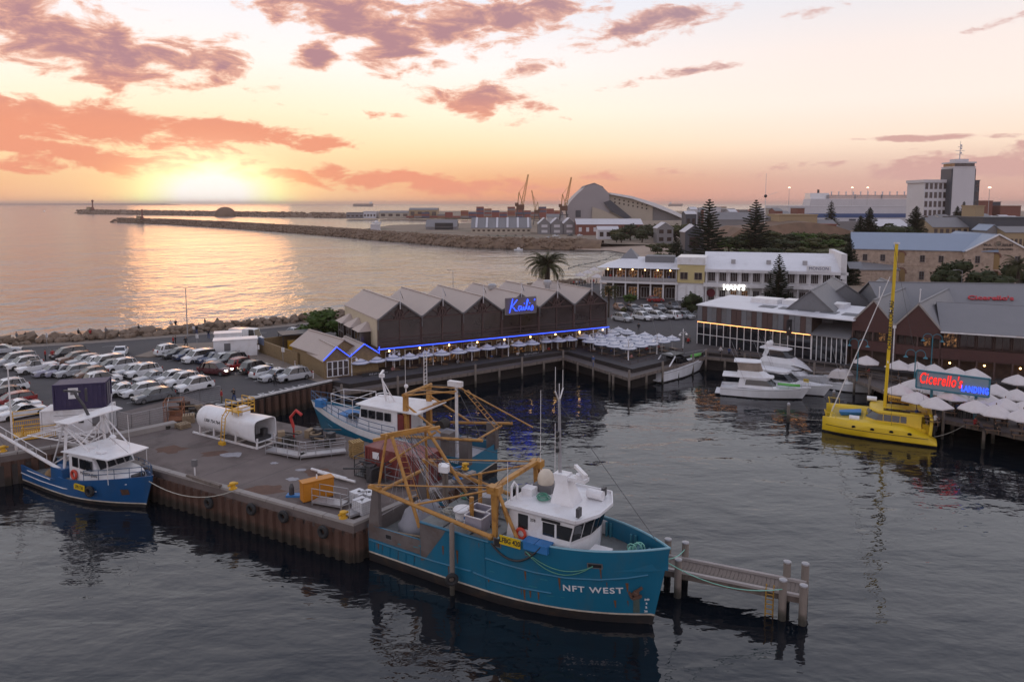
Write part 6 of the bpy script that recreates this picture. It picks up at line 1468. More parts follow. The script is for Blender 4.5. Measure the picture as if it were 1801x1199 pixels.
# ---- white motor cruisers --------------------------------------------------------------------
M_CLEAR=mat('clear curtain',(.30,.24,.20),.15,var=.4,scale=1.5,spec=.7)
def cruiser(label,bow,stern,kind,beam=3.6,extras=None):
 a,b=Vector((stern.x,stern.y,0)),Vector((bow.x,bow.y,0));L=(b-a).length;T=thing('motor_cruiser',label,'motor boat',a,ang(a,b),'white motor cruisers')
 k=L/10.8
 def sheer(x):return(1.15+.55*(x/L)**1.5)*(.85+.15*k)
 H=Hull(L*.94,beam,sheer,over=1.0*k,fine=2.1,stern=.95,keel=-.7,flare=.7,full=.4)
 Lh=L*.94;ts=[Lh*u for u in(0,.1,.25,.4,.52,.62,.71,.79,.86,.91,.95,.98,.995)]
 H.build(T,[M_BOOT,M_WHH,M_WHH,M_WHH,M_WHH],ts,(.14,.2),lambda x:.75 if x<L*.22 else sheer(x)-.05,th=.1)
 H.line('rubbing_strake',[(x,sheer(x)*.86)for x in ts[:-1]],-1,M_GALV,T,.03);H.line('rubbing_strake',[(x,sheer(x)*.86)for x in ts[:-1]],1,M_GALV,T,.03)
 MB().span((-.7,-beam*.42,.25),(.05,beam*.42,.35)).build('swim_platform',M_WHH,T)
 z0=sheer(L*.5)-.05;hb=beam*.40
 def shell(name,sec,m,smooth=True):
  q=MB();q.loft(sec);return q.build(name,m,T,smooth)
 def slab(x0,x1,z,w0,w1,th=.14,name='hardtop'):
  q=MB();pl=[(x0,-w0),(x0+(x1-x0)*.75,-w0),(x1-.1,-w1),(x1,0),(x1-.1,w1),(x0+(x1-x0)*.75,w0),(x0,w0)];q.loft([[(x,y,z)for x,y in pl],[(x,y*.97,z+th)for x,y in pl],[(x*.99,y*.8,z+th+.06)for x,y in pl]]);return q.build(name,M_WHH,T,True)
 def house(x0,x1,z0,z1,w,rake_f,rake_a=.3,tum=.82,name='cabin',band=(.3,.82),front=True):
  sec=[]
  for u,zz in((0,z0),(1,z1)):ww=w*(1-(1-tum)*u);xf=x1-rake_f*u;xa=x0+rake_a*u;sec.append([(xa,-ww,zz),(xf-.5,-ww,zz),(xf,-ww*.55,zz),(xf,ww*.55,zz),(xf-.5,ww,zz),(xa,ww,zz)])
  shell(name,sec,M_WHH)
  sec=[]
  for u in band:ww=w*(1-(1-tum)*u)+.02;xf=x1-rake_f*u+.02;xa=x0+rake_a*u+(x1-x0)*.16;zz=z0+(z1-z0)*u;sec.append([(xa,-ww,zz),(xf-.5,-ww,zz),(xf,-ww*.55,zz),(xf,ww*.55,zz),(xf-.5,ww,zz),(xa,ww,zz)])
  if not front:sec=[[(p[0]-(.9 if p[0]>x1-rake_f-.9 else 0),p[1],p[2])for p in s_]for s_ in sec]
  return shell('window_band',sec,M_GLASS,False)
 if kind=='fly':
  house(L*.2,L*.68,z0,z0+1.35,hb,1.5,.3);slab(L*.02,L*.62,z0+1.35,hb*.95,hb*.5,.16,'flybridge_deck')
  shell('flybridge_coaming',[[(L*.18,-hb*.82,z0+1.5),(L*.50,-hb*.8,z0+1.5),(L*.60,0,z0+1.5),(L*.50,hb*.8,z0+1.5),(L*.18,hb*.82,z0+1.5)],[(L*.2,-hb*.7,z0+2.25),(L*.44,-hb*.68,z0+2.2),(L*.5,0,z0+2.15),(L*.44,hb*.68,z0+2.2),(L*.2,hb*.7,z0+2.25)]],M_WHH)
  shell('curtain',[[(L*.2,-hb*.7,z0+2.25),(L*.44,-hb*.68,z0+2.2),(L*.49,0,z0+2.15),(L*.44,hb*.68,z0+2.2),(L*.2,hb*.7,z0+2.25)],[(L*.19,-hb*.72,z0+3.35),(L*.42,-hb*.7,z0+3.35),(L*.45,0,z0+3.35),(L*.42,hb*.7,z0+3.35),(L*.19,hb*.72,z0+3.35)]],M_CLEAR,False);slab(L*.15,L*.47,z0+3.35,hb*.8,hb*.5)
 elif kind=='sky':
  house(L*.1,L*.74,z0,z0+1.5,hb,1.9,.2,.9,band=(.42,.5));shell('raised_foredeck',[[(L*.1,-hb*.95,z0+1.4),(L*.62,-hb*.9,z0+1.4),(L*.8,0,z0+.6),(L*.62,hb*.9,z0+1.4),(L*.1,hb*.95,z0+1.4)],[(L*.16,-hb*.8,z0+2.2),(L*.5,-hb*.72,z0+2.2),(L*.56,0,z0+2.2),(L*.5,hb*.72,z0+2.2),(L*.16,hb*.8,z0+2.2)]],M_WHH)
  house(L*.14,L*.53,z0+2.2,z0+3.3,hb*.76,.9,.4,.9,'sky_lounge',(.05,.9));slab(L*.10,L*.49,z0+3.3,hb*.76,hb*.5)
  for y in(-.7,.3):q=MB();q.lathe([(.12,0),(.12,.3),(.34,.42),(.34,.7),(.2,.92),(0,.96)],12,(L*.2,y,z0+3.45));q.build('satellite_dome',M_WHITE,T,True)
 elif kind=='top':
  house(L*.18,L*.64,z0,z0+1.35,hb*.95,1.6,.2,.84,band=(.2,.88));slab(L*.05,L*.52,z0+1.38,hb*.92,hb*.6)
 elif kind=='cover':
  house(L*.40,L*.74,z0-.05,z0+.6,hb*.9,1.4,.1,.8,band=(.45,.9));q=MB()
  q.loft([[(L*.02,-hb,z0+.4),(L*.48,-hb*.95,z0+.55),(L*.6,0,z0+.5),(L*.48,hb*.95,z0+.55),(L*.02,hb,z0+.4)],[(L*.1,-hb*.85,z0+1.35),(L*.36,-hb*.8,z0+1.5),(L*.44,0,z0+1.5),(L*.36,hb*.8,z0+1.5),(L*.1,hb*.85,z0+1.35)],[(L*.14,-hb*.3,z0+1.55),(L*.34,-hb*.3,z0+1.7),(L*.38,0,z0+1.7),(L*.34,hb*.3,z0+1.7),(L*.14,hb*.3,z0+1.55)]]);q.build('canvas_cover',M_CANVAS,T,True)
 elif kind=='sport':
  house(L*.42,L*.84,z0-.1,z0+.45,hb*.85,1.9,.1,.7,band=(.5,.8));q=MB();q.loft([[(L*.36,-hb,z0),(L*.54,-hb*.85,z0+.3),(L*.6,0,z0+.35),(L*.54,hb*.85,z0+.3),(L*.36,hb,z0)],[(L*.33,-hb*.9,z0+.9),(L*.46,-hb*.75,z0+.95),(L*.51,0,z0+.95),(L*.46,hb*.75,z0+.95),(L*.33,hb*.9,z0+.9)]],caps=False);q.build('windscreen',M_GLASS,T)
  q=MB();q.path([(L*.12,-hb,z0),(L*.26,-hb*.95,z0+1.2),(L*.3,0,z0+1.35),(L*.26,hb*.95,z0+1.2),(L*.12,hb,z0)],.1,8);q.build('radar_arch',M_WHH,T,True);MB().span((L*.2,-hb*.85,z0+1.28),(L*.46,hb*.85,z0+1.36)).build('bimini_top',M_BLACK,T)
  q=MB()
  for x in(L*.1,L*.2,L*.28):q.span((x,-hb*.7,.75),(x+.5,hb*.7,1.25))
  q.build('seat',M_CANVAS,T)
 q=MB();pts=[(H.x(x/Lh,sheer(x)),-H.hb(x/Lh,sheer(x))+.08,sheer(x))for x in ts[5:]];pts+=[(p[0],-p[1],p[2])for p in pts[::-1]]
 q.path([(p[0],p[1],p[2]+.6)for p in pts],.02,5)
 for p in pts[::2]:q.tube(p,(p[0],p[1],p[2]+.6),.016,5)
 q.build('bow_rail',M_GALV,T)
 MB().box((L*.985,0,sheer(L*.9)+.05),(1.1,.4,.1)).build('bow_sprit',M_WHH,T)
 q=MB();q.tube((L*.3,-hb*.9,z0+.5),(L*.1,-hb*1.3,z0+5.6),.018,5);q.tube((L*.3,hb*.9,z0+.5),(L*.1,hb*1.3,z0+5.6),.018,5);q.build('fishing_outrigger',M_GALV,T)
 if kind=='sport':T.scale=(1,1,1.35)
 if extras:extras(T,L,H,sheer,z0)
 return T
M_GREENP=mat('green plastic',(.10,.42,.06),.5,var=.15)
def kayak_on(T,L,H,sheer,z0):
 q=MB();q.loft([[(L*.66+x,-.3+w*math.cos(a),z0+.35+.18*math.sin(a)+.25)for a in[k*math.pi/4 for k in range(8)]]for x,w in((0,.05),(.4,.3),(1.2,.42),(2.2,.36),(2.8,.05))]);o=q.build('green_kayak',M_GREENP,None,True,'green kayak with yellow number plate lying on the foredeck of the flybridge cruiser' if L>9.9 and T.location.x<34 and T.location.x>26 else 'green inflatable kayak on the foredeck of the small open cruiser','kayak','green kayaks on boats');o.matrix_world=T.matrix_basis
def plate404(T,L,H,sheer,z0):
 q=MB();q.span((L*.70,-.4,z0+.42),(L*.70+.7,-.36,z0+.85));p=q.build('number_plate',M_PLATE,T);text('lettering','404',.4,M_BLACK,p,(L*.70+.35,-.41,z0+.63),ext=.004)
cruiser('white flybridge cruiser with clear curtains and a green kayak on its foredeck',at(1420,703,0),at(1268,690,0),'fly',3.7,kayak_on)
cruiser('white hardtop cruiser with a yellow 404 plate between two other cruisers',at(1458,699,0),at(1318,676,0),'top',3.7,plate404)
cruiser('largest white cruiser with enclosed sky lounge and two satellite domes',at(1458,681,0),at(1328,660,0),'sky',4.2)
cruiser('white cruiser under an off white canvas cover nearest the catamaran mast',at(1541,694,0),at(1458,680,0),'cover',3.3)
cruiser('small white open sports cruiser alone at the boardwalk corner',at(1240,648,0),at(1150,671,0),'sport',3.2,kayak_on)
# mooring piles standing in the harbour
def mooring_pile(px,py,h,label):
 p=at(px,py,0);t=thing('mooring_pile',label,'pile',p,0,'mooring piles in the harbour');q=MB();q.lathe([(.2,-2),(.18,h-.25)],10);q.build('post',M_PILE,t,True);q=MB();q.lathe([(.2,h-.26),(.2,h-.05),(.05,h+.1)],10);q.build('cap',M_GALV,t,True)
mooring_pile(1386,742,2.3,'lone mooring pile in the water in front of the cruisers')
mooring_pile(1466,712,1.9,'mooring pile between the 404 cruiser and the catamaran bow')
rope('mooring_rope','thin line from the lone pile to the catamaran bow',at(1386,728,.6),CAT.matrix_basis@Vector((9.2,2.5,1.3)),.3,.02)
rope('mooring_rope','thin stern line from the catamaran to the boardwalk',CAT.matrix_basis@Vector((-1.4,2.2,.8)),at(1700,745,BZ),.25,.025)
# ---- jetty at the bow of the foreground trawler ------------------------------------------
jz=1.55;ja,jb=at(1170,1002,jz),at(1416,1052,jz);jd=(jb-ja).normalized();jn=Vector((-jd.y,jd.x,0));JW=2.0;JLn=(jb-ja).length
JT=thing('timber_jetty','narrow weathered timber jetty running out from the teal trawler bow','jetty',(ja.x,ja.y,0),ang(ja,jb))
pk=MB().box((0,0,0),(.235,JW-.2,.07)).mesh('plank',M_TIMBER)
for i in range(int(JLn/.25)+10):
 o=ob('plank',pk,JT);o.location=(-2.3+i*.25,JW/2,jz-.035+rnd.uniform(-.012,.012));o.rotation_euler=(0,0,rnd.uniform(-.02,.02))
for y in(.06,JW-.06):q=MB();q.span((-2.3,y-.12,jz),(JLn,y+.12,jz+.16));q.build('kerb_beam',mat('pale worn timber',(.36,.32,.30),.85,var=.3,scale=2,stretch=(.2,1,1)),JT)
for y in(.2,JW-.2):MB().span((-2.3,y-.1,jz-.45),(JLn-.05,y+.1,jz-.08)).build('bearer',M_TIMBER,JT)
MB().span((JLn,0,jz-.4),(JLn+.12,JW,jz+.1)).build('end_beam',M_TIMBER,JT)
pl=MB();pl.lathe([(.25,-2.5),(.235,3.2),(.2,3.25)],12);plm=pl.mesh('pile',M_PILE,True);cm=MB().lathe([(.26,3.2),(.25,3.3),(.1,3.36),(0,3.36)],12).mesh('pile_cap',M_GALV,True)
for x,y,s in((.9,-.25,.8),(JLn-1.3,-.25,.8),(JLn-.1,-.3,.78),(JLn-.1,2.25,.84),(JLn-1.2,2.2,.82),(-.3,2.25,.82),(.9,2.25,.82),(-.9,-.25,.6)):
 o=ob('pile',plm,JT);o.location=(x,y,0);o.scale=(1,1,s);c=ob('pile_cap',cm,o)
q=MB()
for x in(JLn-2.3,JLn-1.85):q.path([(x,-.18,-.1),(x,-.18,jz+.25),(x,.15,jz+.35),(x,.45,jz+.1)],.05,6)
for k in range(5):q.tube((JLn-2.3,-.18,.15+k*.32),(JLn-1.85,-.18,.15+k*.32),.035,6)
lt_=q.build('jetty_ladder',mat('rusted yellow',(.36,.20,.03),.7,var=.4,scale=6,dirt=(.12,.05,.02),dirt_amt=.8,dirt_scale=3),JT)
Mj=JT.matrix_basis
rope('mooring_rope','green line from the near jetty piles to the teal bow',Mn@Vector((21.5,0,4.3)),Mj@Vector((JLn-1.3,-.45,2.1)),.7,.03,mat('mint rope',(.22,.50,.40),.8,var=.3))
rope('mooring_rope','pale green line from the far jetty pile to the teal bow',Mn@Vector((21.5,.2,4.4)),Mj@Vector((.9,2.25,2.2)),.2,.03,mat('mint rope',(.22,.50,.40),.8,var=.3))
# ================================================================== cars, people, wharf gear
M_PAINT=mat('car paint',(1,1,1),0.28,var=0.03,obj_color=True,coat=.5,spec=.6)
M_RIM=mat('alloy rim',(.32,.32,.33),.35,.7)
M_TAIL=mat('tail lamp',(.22,.012,.01),.3)
M_HEAD=mat('head lamp',(.55,.55,.56),.15,spec=.8)
M_CARBLK=mat('car black trim',(.018,.018,.019),.5)
def make_car(kind):
 t=thing('parked_car','car','car')
 S=dict(suv=(4.6,1.86,1.72,.98,.22,1.02,.25,.95,.98),wagon=(4.7,1.8,1.5,.90,.17,1.15,.12,.88,.62),sedan=(4.7,1.8,1.44,.88,.16,1.3,.82,.86,.86),hatch=(4.0,1.74,1.5,.90,.17,.85,.12,.88,.5),mpv=(4.9,1.94,1.78,1.0,.18,.75,.1,.95,.6),ute=(5.1,1.86,1.8,1.05,.3,1.15,2.05,1.0,.5),van=(5.6,2.05,2.6,1.25,.25,.55,.08,1.2,.3))[kind]
 L,W,Ht,belt,clear,hood,boot,ht,rk=S;h=L/2;w=W/2
 st=[(h,.50,clear+.12,.72),(h-.12,ht-.18,clear,.90),(h-.45,ht-.06,clear,.98),(h-hood,belt,clear,1.0),(0,belt+.02,clear,1.0),(-h+.9,belt+.02,clear,1.0),(-h+.2,belt-.0,clear,.96),(-h+.03,belt-.12,clear+.05,.9),(-h,.55,clear+.14,.84)]
 q=MB();rings=[]
 for x,zt,zb,k in st:
  a=w*k;zm=zb+(zt-zb)*.55
  half=[(x,0,zb),(x,a*.9,zb),(x,a,zb+.1),(x,a,zm),(x,a*.96,zt-.05),(x,a*.88,zt),(x,0,zt+.03)]
  rings.append(half+[(p[0],-p[1],p[2])for p in half[-2:0:-1]])
 q.loft(rings);
 x1,x0=h-hood-(.82 if kind not in('ute','van')else.5),-h+boot+(.75 if kind=='sedan' else.42 if kind in('suv','wagon','hatch')else.25)
 if kind in('van',):x1=h-hood-.35
 rw=w*.78
 q.loft([[(x1,-rw*.86,Ht-.13),(x1,rw*.86,Ht-.13),(x1-.2,rw*.9,Ht-.06),(x1-.2,-rw*.9,Ht-.06)],[((x0+x1)/2,-rw,Ht-.06),((x0+x1)/2,rw,Ht-.06),((x0+x1)/2,rw*.97,Ht),((x0+x1)/2,-rw*.97,Ht)],[(x0,-rw*.9,Ht-.17),(x0,rw*.9,Ht-.17),(x0+.1,rw*.88,Ht-.1),(x0+.1,-rw*.88,Ht-.1)]])
 xa0,xb0=h-hood-.02,-h+boot+.02
 for sd in(-1,1):
  for xb,xt in((xa0-.1,x1-.05),(xb0+.12,x0+.04)):q.beam((xb,sd*w*.90,belt-.02),(xt,sd*rw*.96,Ht-.06),.09,.05)
  if kind=='suv':q.beam((xb0+.6,sd*w*.90,belt),(x0+.45,sd*rw*.97,Ht-.06),.3,.05)
 if kind=='van':q.span((-h+.1,-w*.9,belt),(h-1.9,w*.9,Ht-.06))
 if kind=='ute':q.span((-h+.05,-w*.97,.9),(-h+boot-.1,-w*.9,1.1));q.span((-h+.05,w*.9,.9),(-h+boot-.1,w*.97,1.1))
 q.build('body',M_PAINT,t,True)
 q=MB()
 for sd in(-1,1):q.beam(((xa0+xb0)/2+.1,sd*w*.895,belt-.02),((x0+x1)/2+.1,sd*rw*.955,Ht-.07),.09,.04)
 q.build('door_pillar',M_CARBLK,t)
 g=MB();g.loft([[(xa0,-w*.84,belt-.04),(xa0,w*.84,belt-.04),(xb0,w*.86,belt-.04),(xb0,-w*.86,belt-.04)],[(x1,-rw*.88,Ht-.12),(x1,rw*.88,Ht-.12),(x0,rw*.9,Ht-.16),(x0,-rw*.9,Ht-.16)]]);g.build('windows',M_GLASS,t)
 if kind=='ute':MB().span((-h+.1,-w*.86,belt-.3),(-h+boot-.15,w*.86,belt-.02)).build('tray',M_CARBLK,t)
 r=.34 if kind in('suv','ute','van')else.31
 if 'wheel' not in WCACHE or True:
  q=MB();q.lathe([(r*.6,-.1),(r*.92,-.11),(r,-.07),(r,.07),(r*.92,.11),(r*.6,.1)],14);ty=q.mesh('wheel',M_RUBBER,True)
  q=MB();q.lathe([(0,.06),(r*.3,.09),(r*.6,.085),(r*.64,.1)],10);rm=q.mesh('rim',M_RIM)
 for x in(h-.86,-h+.84):
  for sd in(-1,1):
   o=ob('wheel',ty,t);o.location=(x,sd*(w-.09),r);o.rotation_euler=(R(-90*sd),0,0);ob('rim',rm,o)
 for sd in(-1,1):
  MB().box((h-.16,sd*w*.66,ht*.78),(.26,.38,.16)).build('headlight',M_HEAD,t);MB().box((-h+.06,sd*w*.78,belt-.12),(.14,.22,.34 if kind not in('sedan',)else.18)).build('tail_light',M_TAIL,t)
  MB().box((xa0-.25,sd*(w+.07),belt+.06),(.16,.18,.14)).build('wing_mirror',M_PAINT,t)
 MB().box((h-.02,0,.52),(.1,W*.5,.2)).build('grille',M_CARBLK,t);MB().box((-h-.005,0,.62),(.04,.5,.14)).build('number_plate',M_WHITE,t)
 if kind in('suv',):
  for sd in(-1,1):MB().tube((x1-.3,sd*rw*.85,Ht+.03),(x0+.3,sd*rw*.85,Ht+.03),.025,5).build('roof_rail',M_GALV,t)
 if kind=='ute':MB().span((-.2,-.6,Ht),(.8,.6,Ht+.1)).build('roof_rack',M_CARBLK,t)
 return t
PROTO={}
COLS=dict(white=(.70,.70,.71),silver=(.40,.41,.43),grey=(.13,.135,.145),dark=(.022,.024,.028),blue=(.03,.045,.10),red=(.26,.02,.02),maroon=(.085,.018,.022),bronze=(.22,.13,.09),lilac=(.28,.27,.34))
def paint(o,c):
 for ch in o.children:
  ch.color=(*COLS[c],1)
  paint(ch,c)
def car(kind,col,px,py,rz,label,group,z=QZ):
 if kind not in PROTO:PROTO[kind]=make_car(kind);c=PROTO[kind];c['label']=label
 else:c=dup(PROTO[kind],label=label)
 p=at(px,py,z);c.location=(p.x,p.y,z);c.rotation_euler=(0,0,rz);c['group']=group;paint(c,col);return c
KN=dict(suv='four wheel drive',wagon='station wagon',sedan='sedan',hatch='hatchback',mpv='people carrier',ute='utility with tray',van='camper van')
cd=CAR_DIR+math.pi
ROWS=[('front row nearest the fence','from the wharf fence end',[('wagon','grey',270,704),('wagon','white',248,694),('sedan','white',220,693,1),('sedan','white',193,689),('suv','white',180,675,1)]),('second row','from the fence end',[('suv','white',342,686),('suv','white',322,677),('hatch','white',301,671),('sedan','silver',269,671),('suv','white',252,661),('wagon','silver',233,659),('suv','white',213,651),('wagon','dark',194,650)]),('third row','from the fence end',[('hatch','bronze',160,664),('wagon','silver',130,660),('sedan','lilac',112,659),('sedan','lilac',92,659),('ute','white',66,654),('suv','white',42,647),('mpv','silver',31,640)]),('fourth row under the sea road','from the road junction',[('mpv','white',188,645),('hatch','white',165,644),('wagon','silver',149,641),('wagon','bronze',132,636),('mpv','dark',121,630)]),('row beside the brick yard','from the traffic island',[('suv','white',300,623,1),('wagon','dark',314,628),('hatch','blue',330,631),('mpv','white',351,635),('sedan','blue',374,636),('wagon','silver',390,638),('suv','dark',408,640),('suv','red',428,648,1),('suv','dark',450,654,1),('wagon','white',470,661,1),('sedan','silver',485,667),('suv','silver',516,668,2)]),]
for rn,frm,cars in ROWS:
 for i,e in enumerate(cars):
  k,c,px,py=e[:4];flip=e[4]if len(e)>4 else 0
  rz=cd+(math.pi if flip==1 else 0)+rnd.uniform(-.04,.04)
  if flip==2:rz=CAR_DIR+3.0
  car(k,c,px,py,rz,f'{c} {KN[k]}, {ordn(i)} {frm} in the {rn}'.replace('utility with tray','ute').replace('front row nearest the fence','front row'),'cars parked in the waterfront car park')
mov=car('suv','maroon',379,658,CAR_DIR-1.15,'maroon four wheel drive driving between rows with both headlights lit','cars moving in the car park');mov.name='moving_car'
for ch in mov.children:
 if ch.name.startswith('headlight'):ch.data=ch.data.copy();ch.data.materials[0]=M_LAMP
car('sedan','white',212,625,CAR_DIR-2.1,'white sedan driving towards the camera at the car park entrance','cars moving in the car park').name='moving_car'
car('sedan','silver',8,621,CAR_DIR-.45,'silver sedan on the coast road at the left picture edge','cars moving in the car park').name='moving_car'
car('sedan','silver',520,589,CAR_DIR+.05,'silver sedan on the coast road behind the brick yard','cars moving in the car park').name='moving_car'
car('van','white',434,604,CAR_DIR-1.1,'white high roofed camper van behind the white site cabin','vans').name='camper_van'
for i,(k,c,px,py)in enumerate([('suv','white',12,690),('wagon','red',22,712),('sedan','white',30,724),('sedan','white',38,733),('suv','dark',4,705)]):
 car(k,c,px,py,cd+rnd.uniform(-.05,.05),f'{c} {KN[k]} behind the yellow work cage, {ordn(i)} of that huddle','cars behind the yellow cage')
for i,(k,c,a,b)in enumerate([('suv','silver',405,705),('suv','white',555,695),('suv','white',665,690),('suv','white',770,685),('hatch','silver',880,684)]):
 car(k,c,1000+a/4.28,400+b/4.28,ang((0,0),(.62,-.78))+(math.pi if i in(3,)else 0),f'{c} {KN[k]}, {ordn(i)} from the palm side in the near row before the cafes','cars parked before the cafes')
for i,(k,c,a,b)in enumerate([('hatch','bronze',385,620),('wagon','grey',490,630),('sedan','white',580,628),('hatch','grey',685,626),('ute','grey',780,615)]):
 car(k,c,1000+a/4.28,400+b/4.28,ang((0,0),(.25,-.97)),f'{c} {KN[k]}, {ordn(i)} from the palm side in the rear row before the cafes','cars parked before the cafes')
car('hatch','red',1153,531,0.15,'red hatchback passing in front of the balcony cafe','cars before the cafes')
car('hatch','white',1253,543,-1.3,'white hatchback just behind the striped restaurant roof edge','cars before the cafes');car('van','white',1275,545,-1.3,'white van behind the striped restaurant roof','cars before the cafes')
for i,(c,px,py)in enumerate([('red',1645,493),('blue',1640,495),('white',1657,497)]):car('hatch',c,px,py,.3,f'{c} hatchback parked in front of the stone museum','cars at the museum',3.0)
for i,(c,px,py)in enumerate([('grey',944,423),('silver',966,419),('white',978,416),('dark',1003,415),('white',1020,415),('silver',985,422)]):car('sedan',c,px,py,.2*i,f'{c} sedan on the breakwater road by the grey sheds, {ordn(i)} from the left','cars by the harbour sheds',3.25)
# bay lines between cars
root=ob('bay_marking',None,kind='structure')
for rn,frm,cars in ROWS[:2]+ROWS[4:]:
 for e in cars:
  p=at(e[2],e[3],QZ);d=Vector((math.cos(CAR_DIR),math.sin(CAR_DIR),0));n_=Vector((-d.y,d.x,0));p=p+n_*1.3
  q=MB();vs=[p+d*x+n_*y for x,y in((-2.5,-.05),(2.5,-.05),(2.5,.05),(-2.5,.05))];q.add([(v.x,v.y,QZ+.004)for v in vs],[(0,1,2,3)]);q.build('bay_line',M_ROADPAINT,root)
# people ---------------------------------------------------------------------------------
M_SKIN=mat('skin',(.38,.22,.15),.6)
CLOTH=dict(black=(.018,.018,.02),red=(.33,.03,.03),white=(.6,.58,.58),blue=(.04,.07,.18),grey=(.16,.16,.17),olive=(.10,.09,.05),pink=(.42,.20,.20))
def cloth(c):return mat('cloth '+c,CLOTH[c],.85,var=.2)
M_HAIR=mat('dark hair',(.025,.017,.012),.7)
def person_mesh(pose):
 J=dict(pel=(0,0,.93),ch=(0,0,1.32),nk=(0,0,1.47),hd=(.02,0,1.58),tp=(.02,0,1.72))
 legs={'stand':[((0,.1,.88),(.01,.11,.48),(-.02,.12,.07),(.14,.13,.03))]*2,'walk':[((0,.09,.88),(.2,.1,.5),(.28,.1,.08),(.44,.1,.06)),((0,.09,.88),(-.05,.1,.5),(-.34,.1,.12),(-.22,.1,.04))],'apart':[((0,.1,.86),(.02,.24,.47),(0,.36,.07),(.15,.4,.03))]*2,'sit':[((.05,.1,.88),(.45,.13,.92),(.45,.12,.5),(.6,.12,.46))]*2}[pose]
 arms={'stand':[((0,.2,1.40),(-.04,.26,1.12),(.06,.25,.87))]*2,'walk':[((0,.2,1.40),(.12,.25,1.14),(.3,.22,1.0)),((0,.2,1.4),(-.16,.25,1.15),(-.18,.24,.9))],'apart':[((0,.2,1.40),(.16,.28,1.2),(.3,.08,1.42))]*2,'sit':[((0,.2,1.40),(.12,.26,1.12),(.38,.18,1.08))]*2}[pose]
 vs,es,rs=[],[],[]
 def v(p,r):vs.append(p);rs.append(r);return len(vs)-1
 pel=v(J['pel'],.15);ch=v(J['ch'],.17);nk=v(J['nk'],.06);hd=v(J['hd'],.1);tp=v(J['tp'],.085)
 es+=[(pel,ch),(ch,nk),(nk,hd),(hd,tp)]
 for i,sd in enumerate((1,-1)):
  l=[v((p[0],p[1]*sd,p[2]),r)for p,r in zip(legs[i],(.1,.07,.05,.045))];es+=[(pel,l[0])]+list(zip(l,l[1:]))
  a=[v((p[0],p[1]*sd,p[2]),r)for p,r in zip(arms[i],(.065,.05,.04))];es+=[(ch,a[0])]+list(zip(a,a[1:]))
 me=bpy.data.meshes.new('tmp');me.from_pydata(vs,es,[]);o=bpy.data.objects.new('tmp',me);COL.objects.link(o)
 m=o.modifiers.new('s','SKIN');
 for i,r in enumerate(rs):me.skin_vertices[0].data[i].radius=(r,r)
 me.skin_vertices[0].data[0].use_root=True
 o.modifiers.new('u','SUBSURF').levels=1;C.view_layer.update()
 out=bpy.data.meshes.new_from_object(o.evaluated_get(C.evaluated_depsgraph_get()));bpy.data.objects.remove(o)
 return out
PM={}
def person(pose,top,leg,p,rz,label,group=None):
 k=(pose,top,leg)
 if pose not in PM:PM[pose]=person_mesh(pose)
 if k not in PM:
  me=PM[pose].copy();me.name='person';me.materials.clear()
  for m in(M_SKIN,cloth(top),cloth(leg),M_HAIR,M_BLACK):me.materials.append(m)
  for f in me.polygons:
   c=f.center;z=c.z;f.use_smooth=True
   arm=abs(c.y)>.17 and z>.8
   if pose=='sit':i=0 if z>1.47 else(2 if(c.x>.12 and z<1.0)or z<.93 else 1);i=4 if z<.5 else i
   else:i=0 if z>1.47 else(1 if z>.92 else(4 if z<.09 else 2))
   if arm and((pose in('stand','walk')and z<1.0)or(pose=='apart' and c.x>.22)or(pose=='sit' and c.x>.3)):i=0
   if z>1.6 and(c.x<.06 or z>1.72):i=3
   f.material_index=i
  PM[k]=me
 o=ob('person',PM[k],None,label,'person',group,loc=p,rz=rz);return o
def pp(px,py,z=QZ):return at(px,py,z)
person('apart','black','blue',pp(412,707),-2.0,'person in black with legs apart holding a camera near the wharf wall')
person('stand','red','olive',pp(390,709),.6,'person in red top standing near the end of the fence')
person('stand','black','black',pp(484,678),-1.2,'person in black standing behind the silver wagon at the kerb')
person('walk','black','black',pp(327,610),-.4,'person in dark clothes walking across the traffic island');person('walk','black','blue',pp(367,596),2.0,'person in dark clothes crossing the coast road by the sign')
person('stand','red','black',pp(305,609),.3,'person in red beside the white car at the traffic island');person('stand','black','black',pp(309,608),.4,'person in black beside the person in red at the island')
person('stand','red','black',pp(80,634),.8,'person in red jacket near the white utility in the third row');person('stand','red','grey',pp(93,634),2.4,'second person in red jacket facing the dark people carrier');
person('stand','white','grey',pp(341,588),1.4,'person in white shirt on the footpath beside the tall lamp post');person('stand','black','blue',pp(346,588),1.5,'person in black on the footpath beside the white shirt')
for i,(px,py,c,lb)in enumerate([(238,592,'black','person in black sitting on the rocks left of the lamp post'),(295,583,'white','person in white sitting on the rocks just left of the lamp post'),(304,583,'black','person in black sitting close to the one in white on rocks'),(356,580,'grey','person in grey sitting on the rocks right of the lamp post'),(378,578,'olive','person in olive sitting on rocks furthest right of the lamp'),(152,600,'red','person in dark red sitting on the rocks above the coast road bend'),(131,600,'black','person in black sitting at the foot of the rocks'),(180,597,'grey','person in grey sitting on the rocks above the white moving sedan'),(37,606,'black','person in black by the sign at the left rocks'),(21,606,'grey','person in grey leaning on the rocks at far left')]):
 person('sit',c,'black',pp(px,py)+Vector((0,1.2,.25)),1.2+.3*(i%3),lb)
person('walk','blue','blue',at(1043,645,BZ),-2,'person in dark blue walking on the boardwalk by the corner terrace');person('stand','black','grey',at(1123,584,QZ),1.6,'person in black walking between umbrellas and parked cars')
for i,(px,py,c)in enumerate([(1206,608,'black'),(1210,610,'red'),(1213,607,'grey')]):person('stand',c,'black',at(px,py,BZ),i*2.0,f'person in {c} in the small group at the striped restaurant corner')
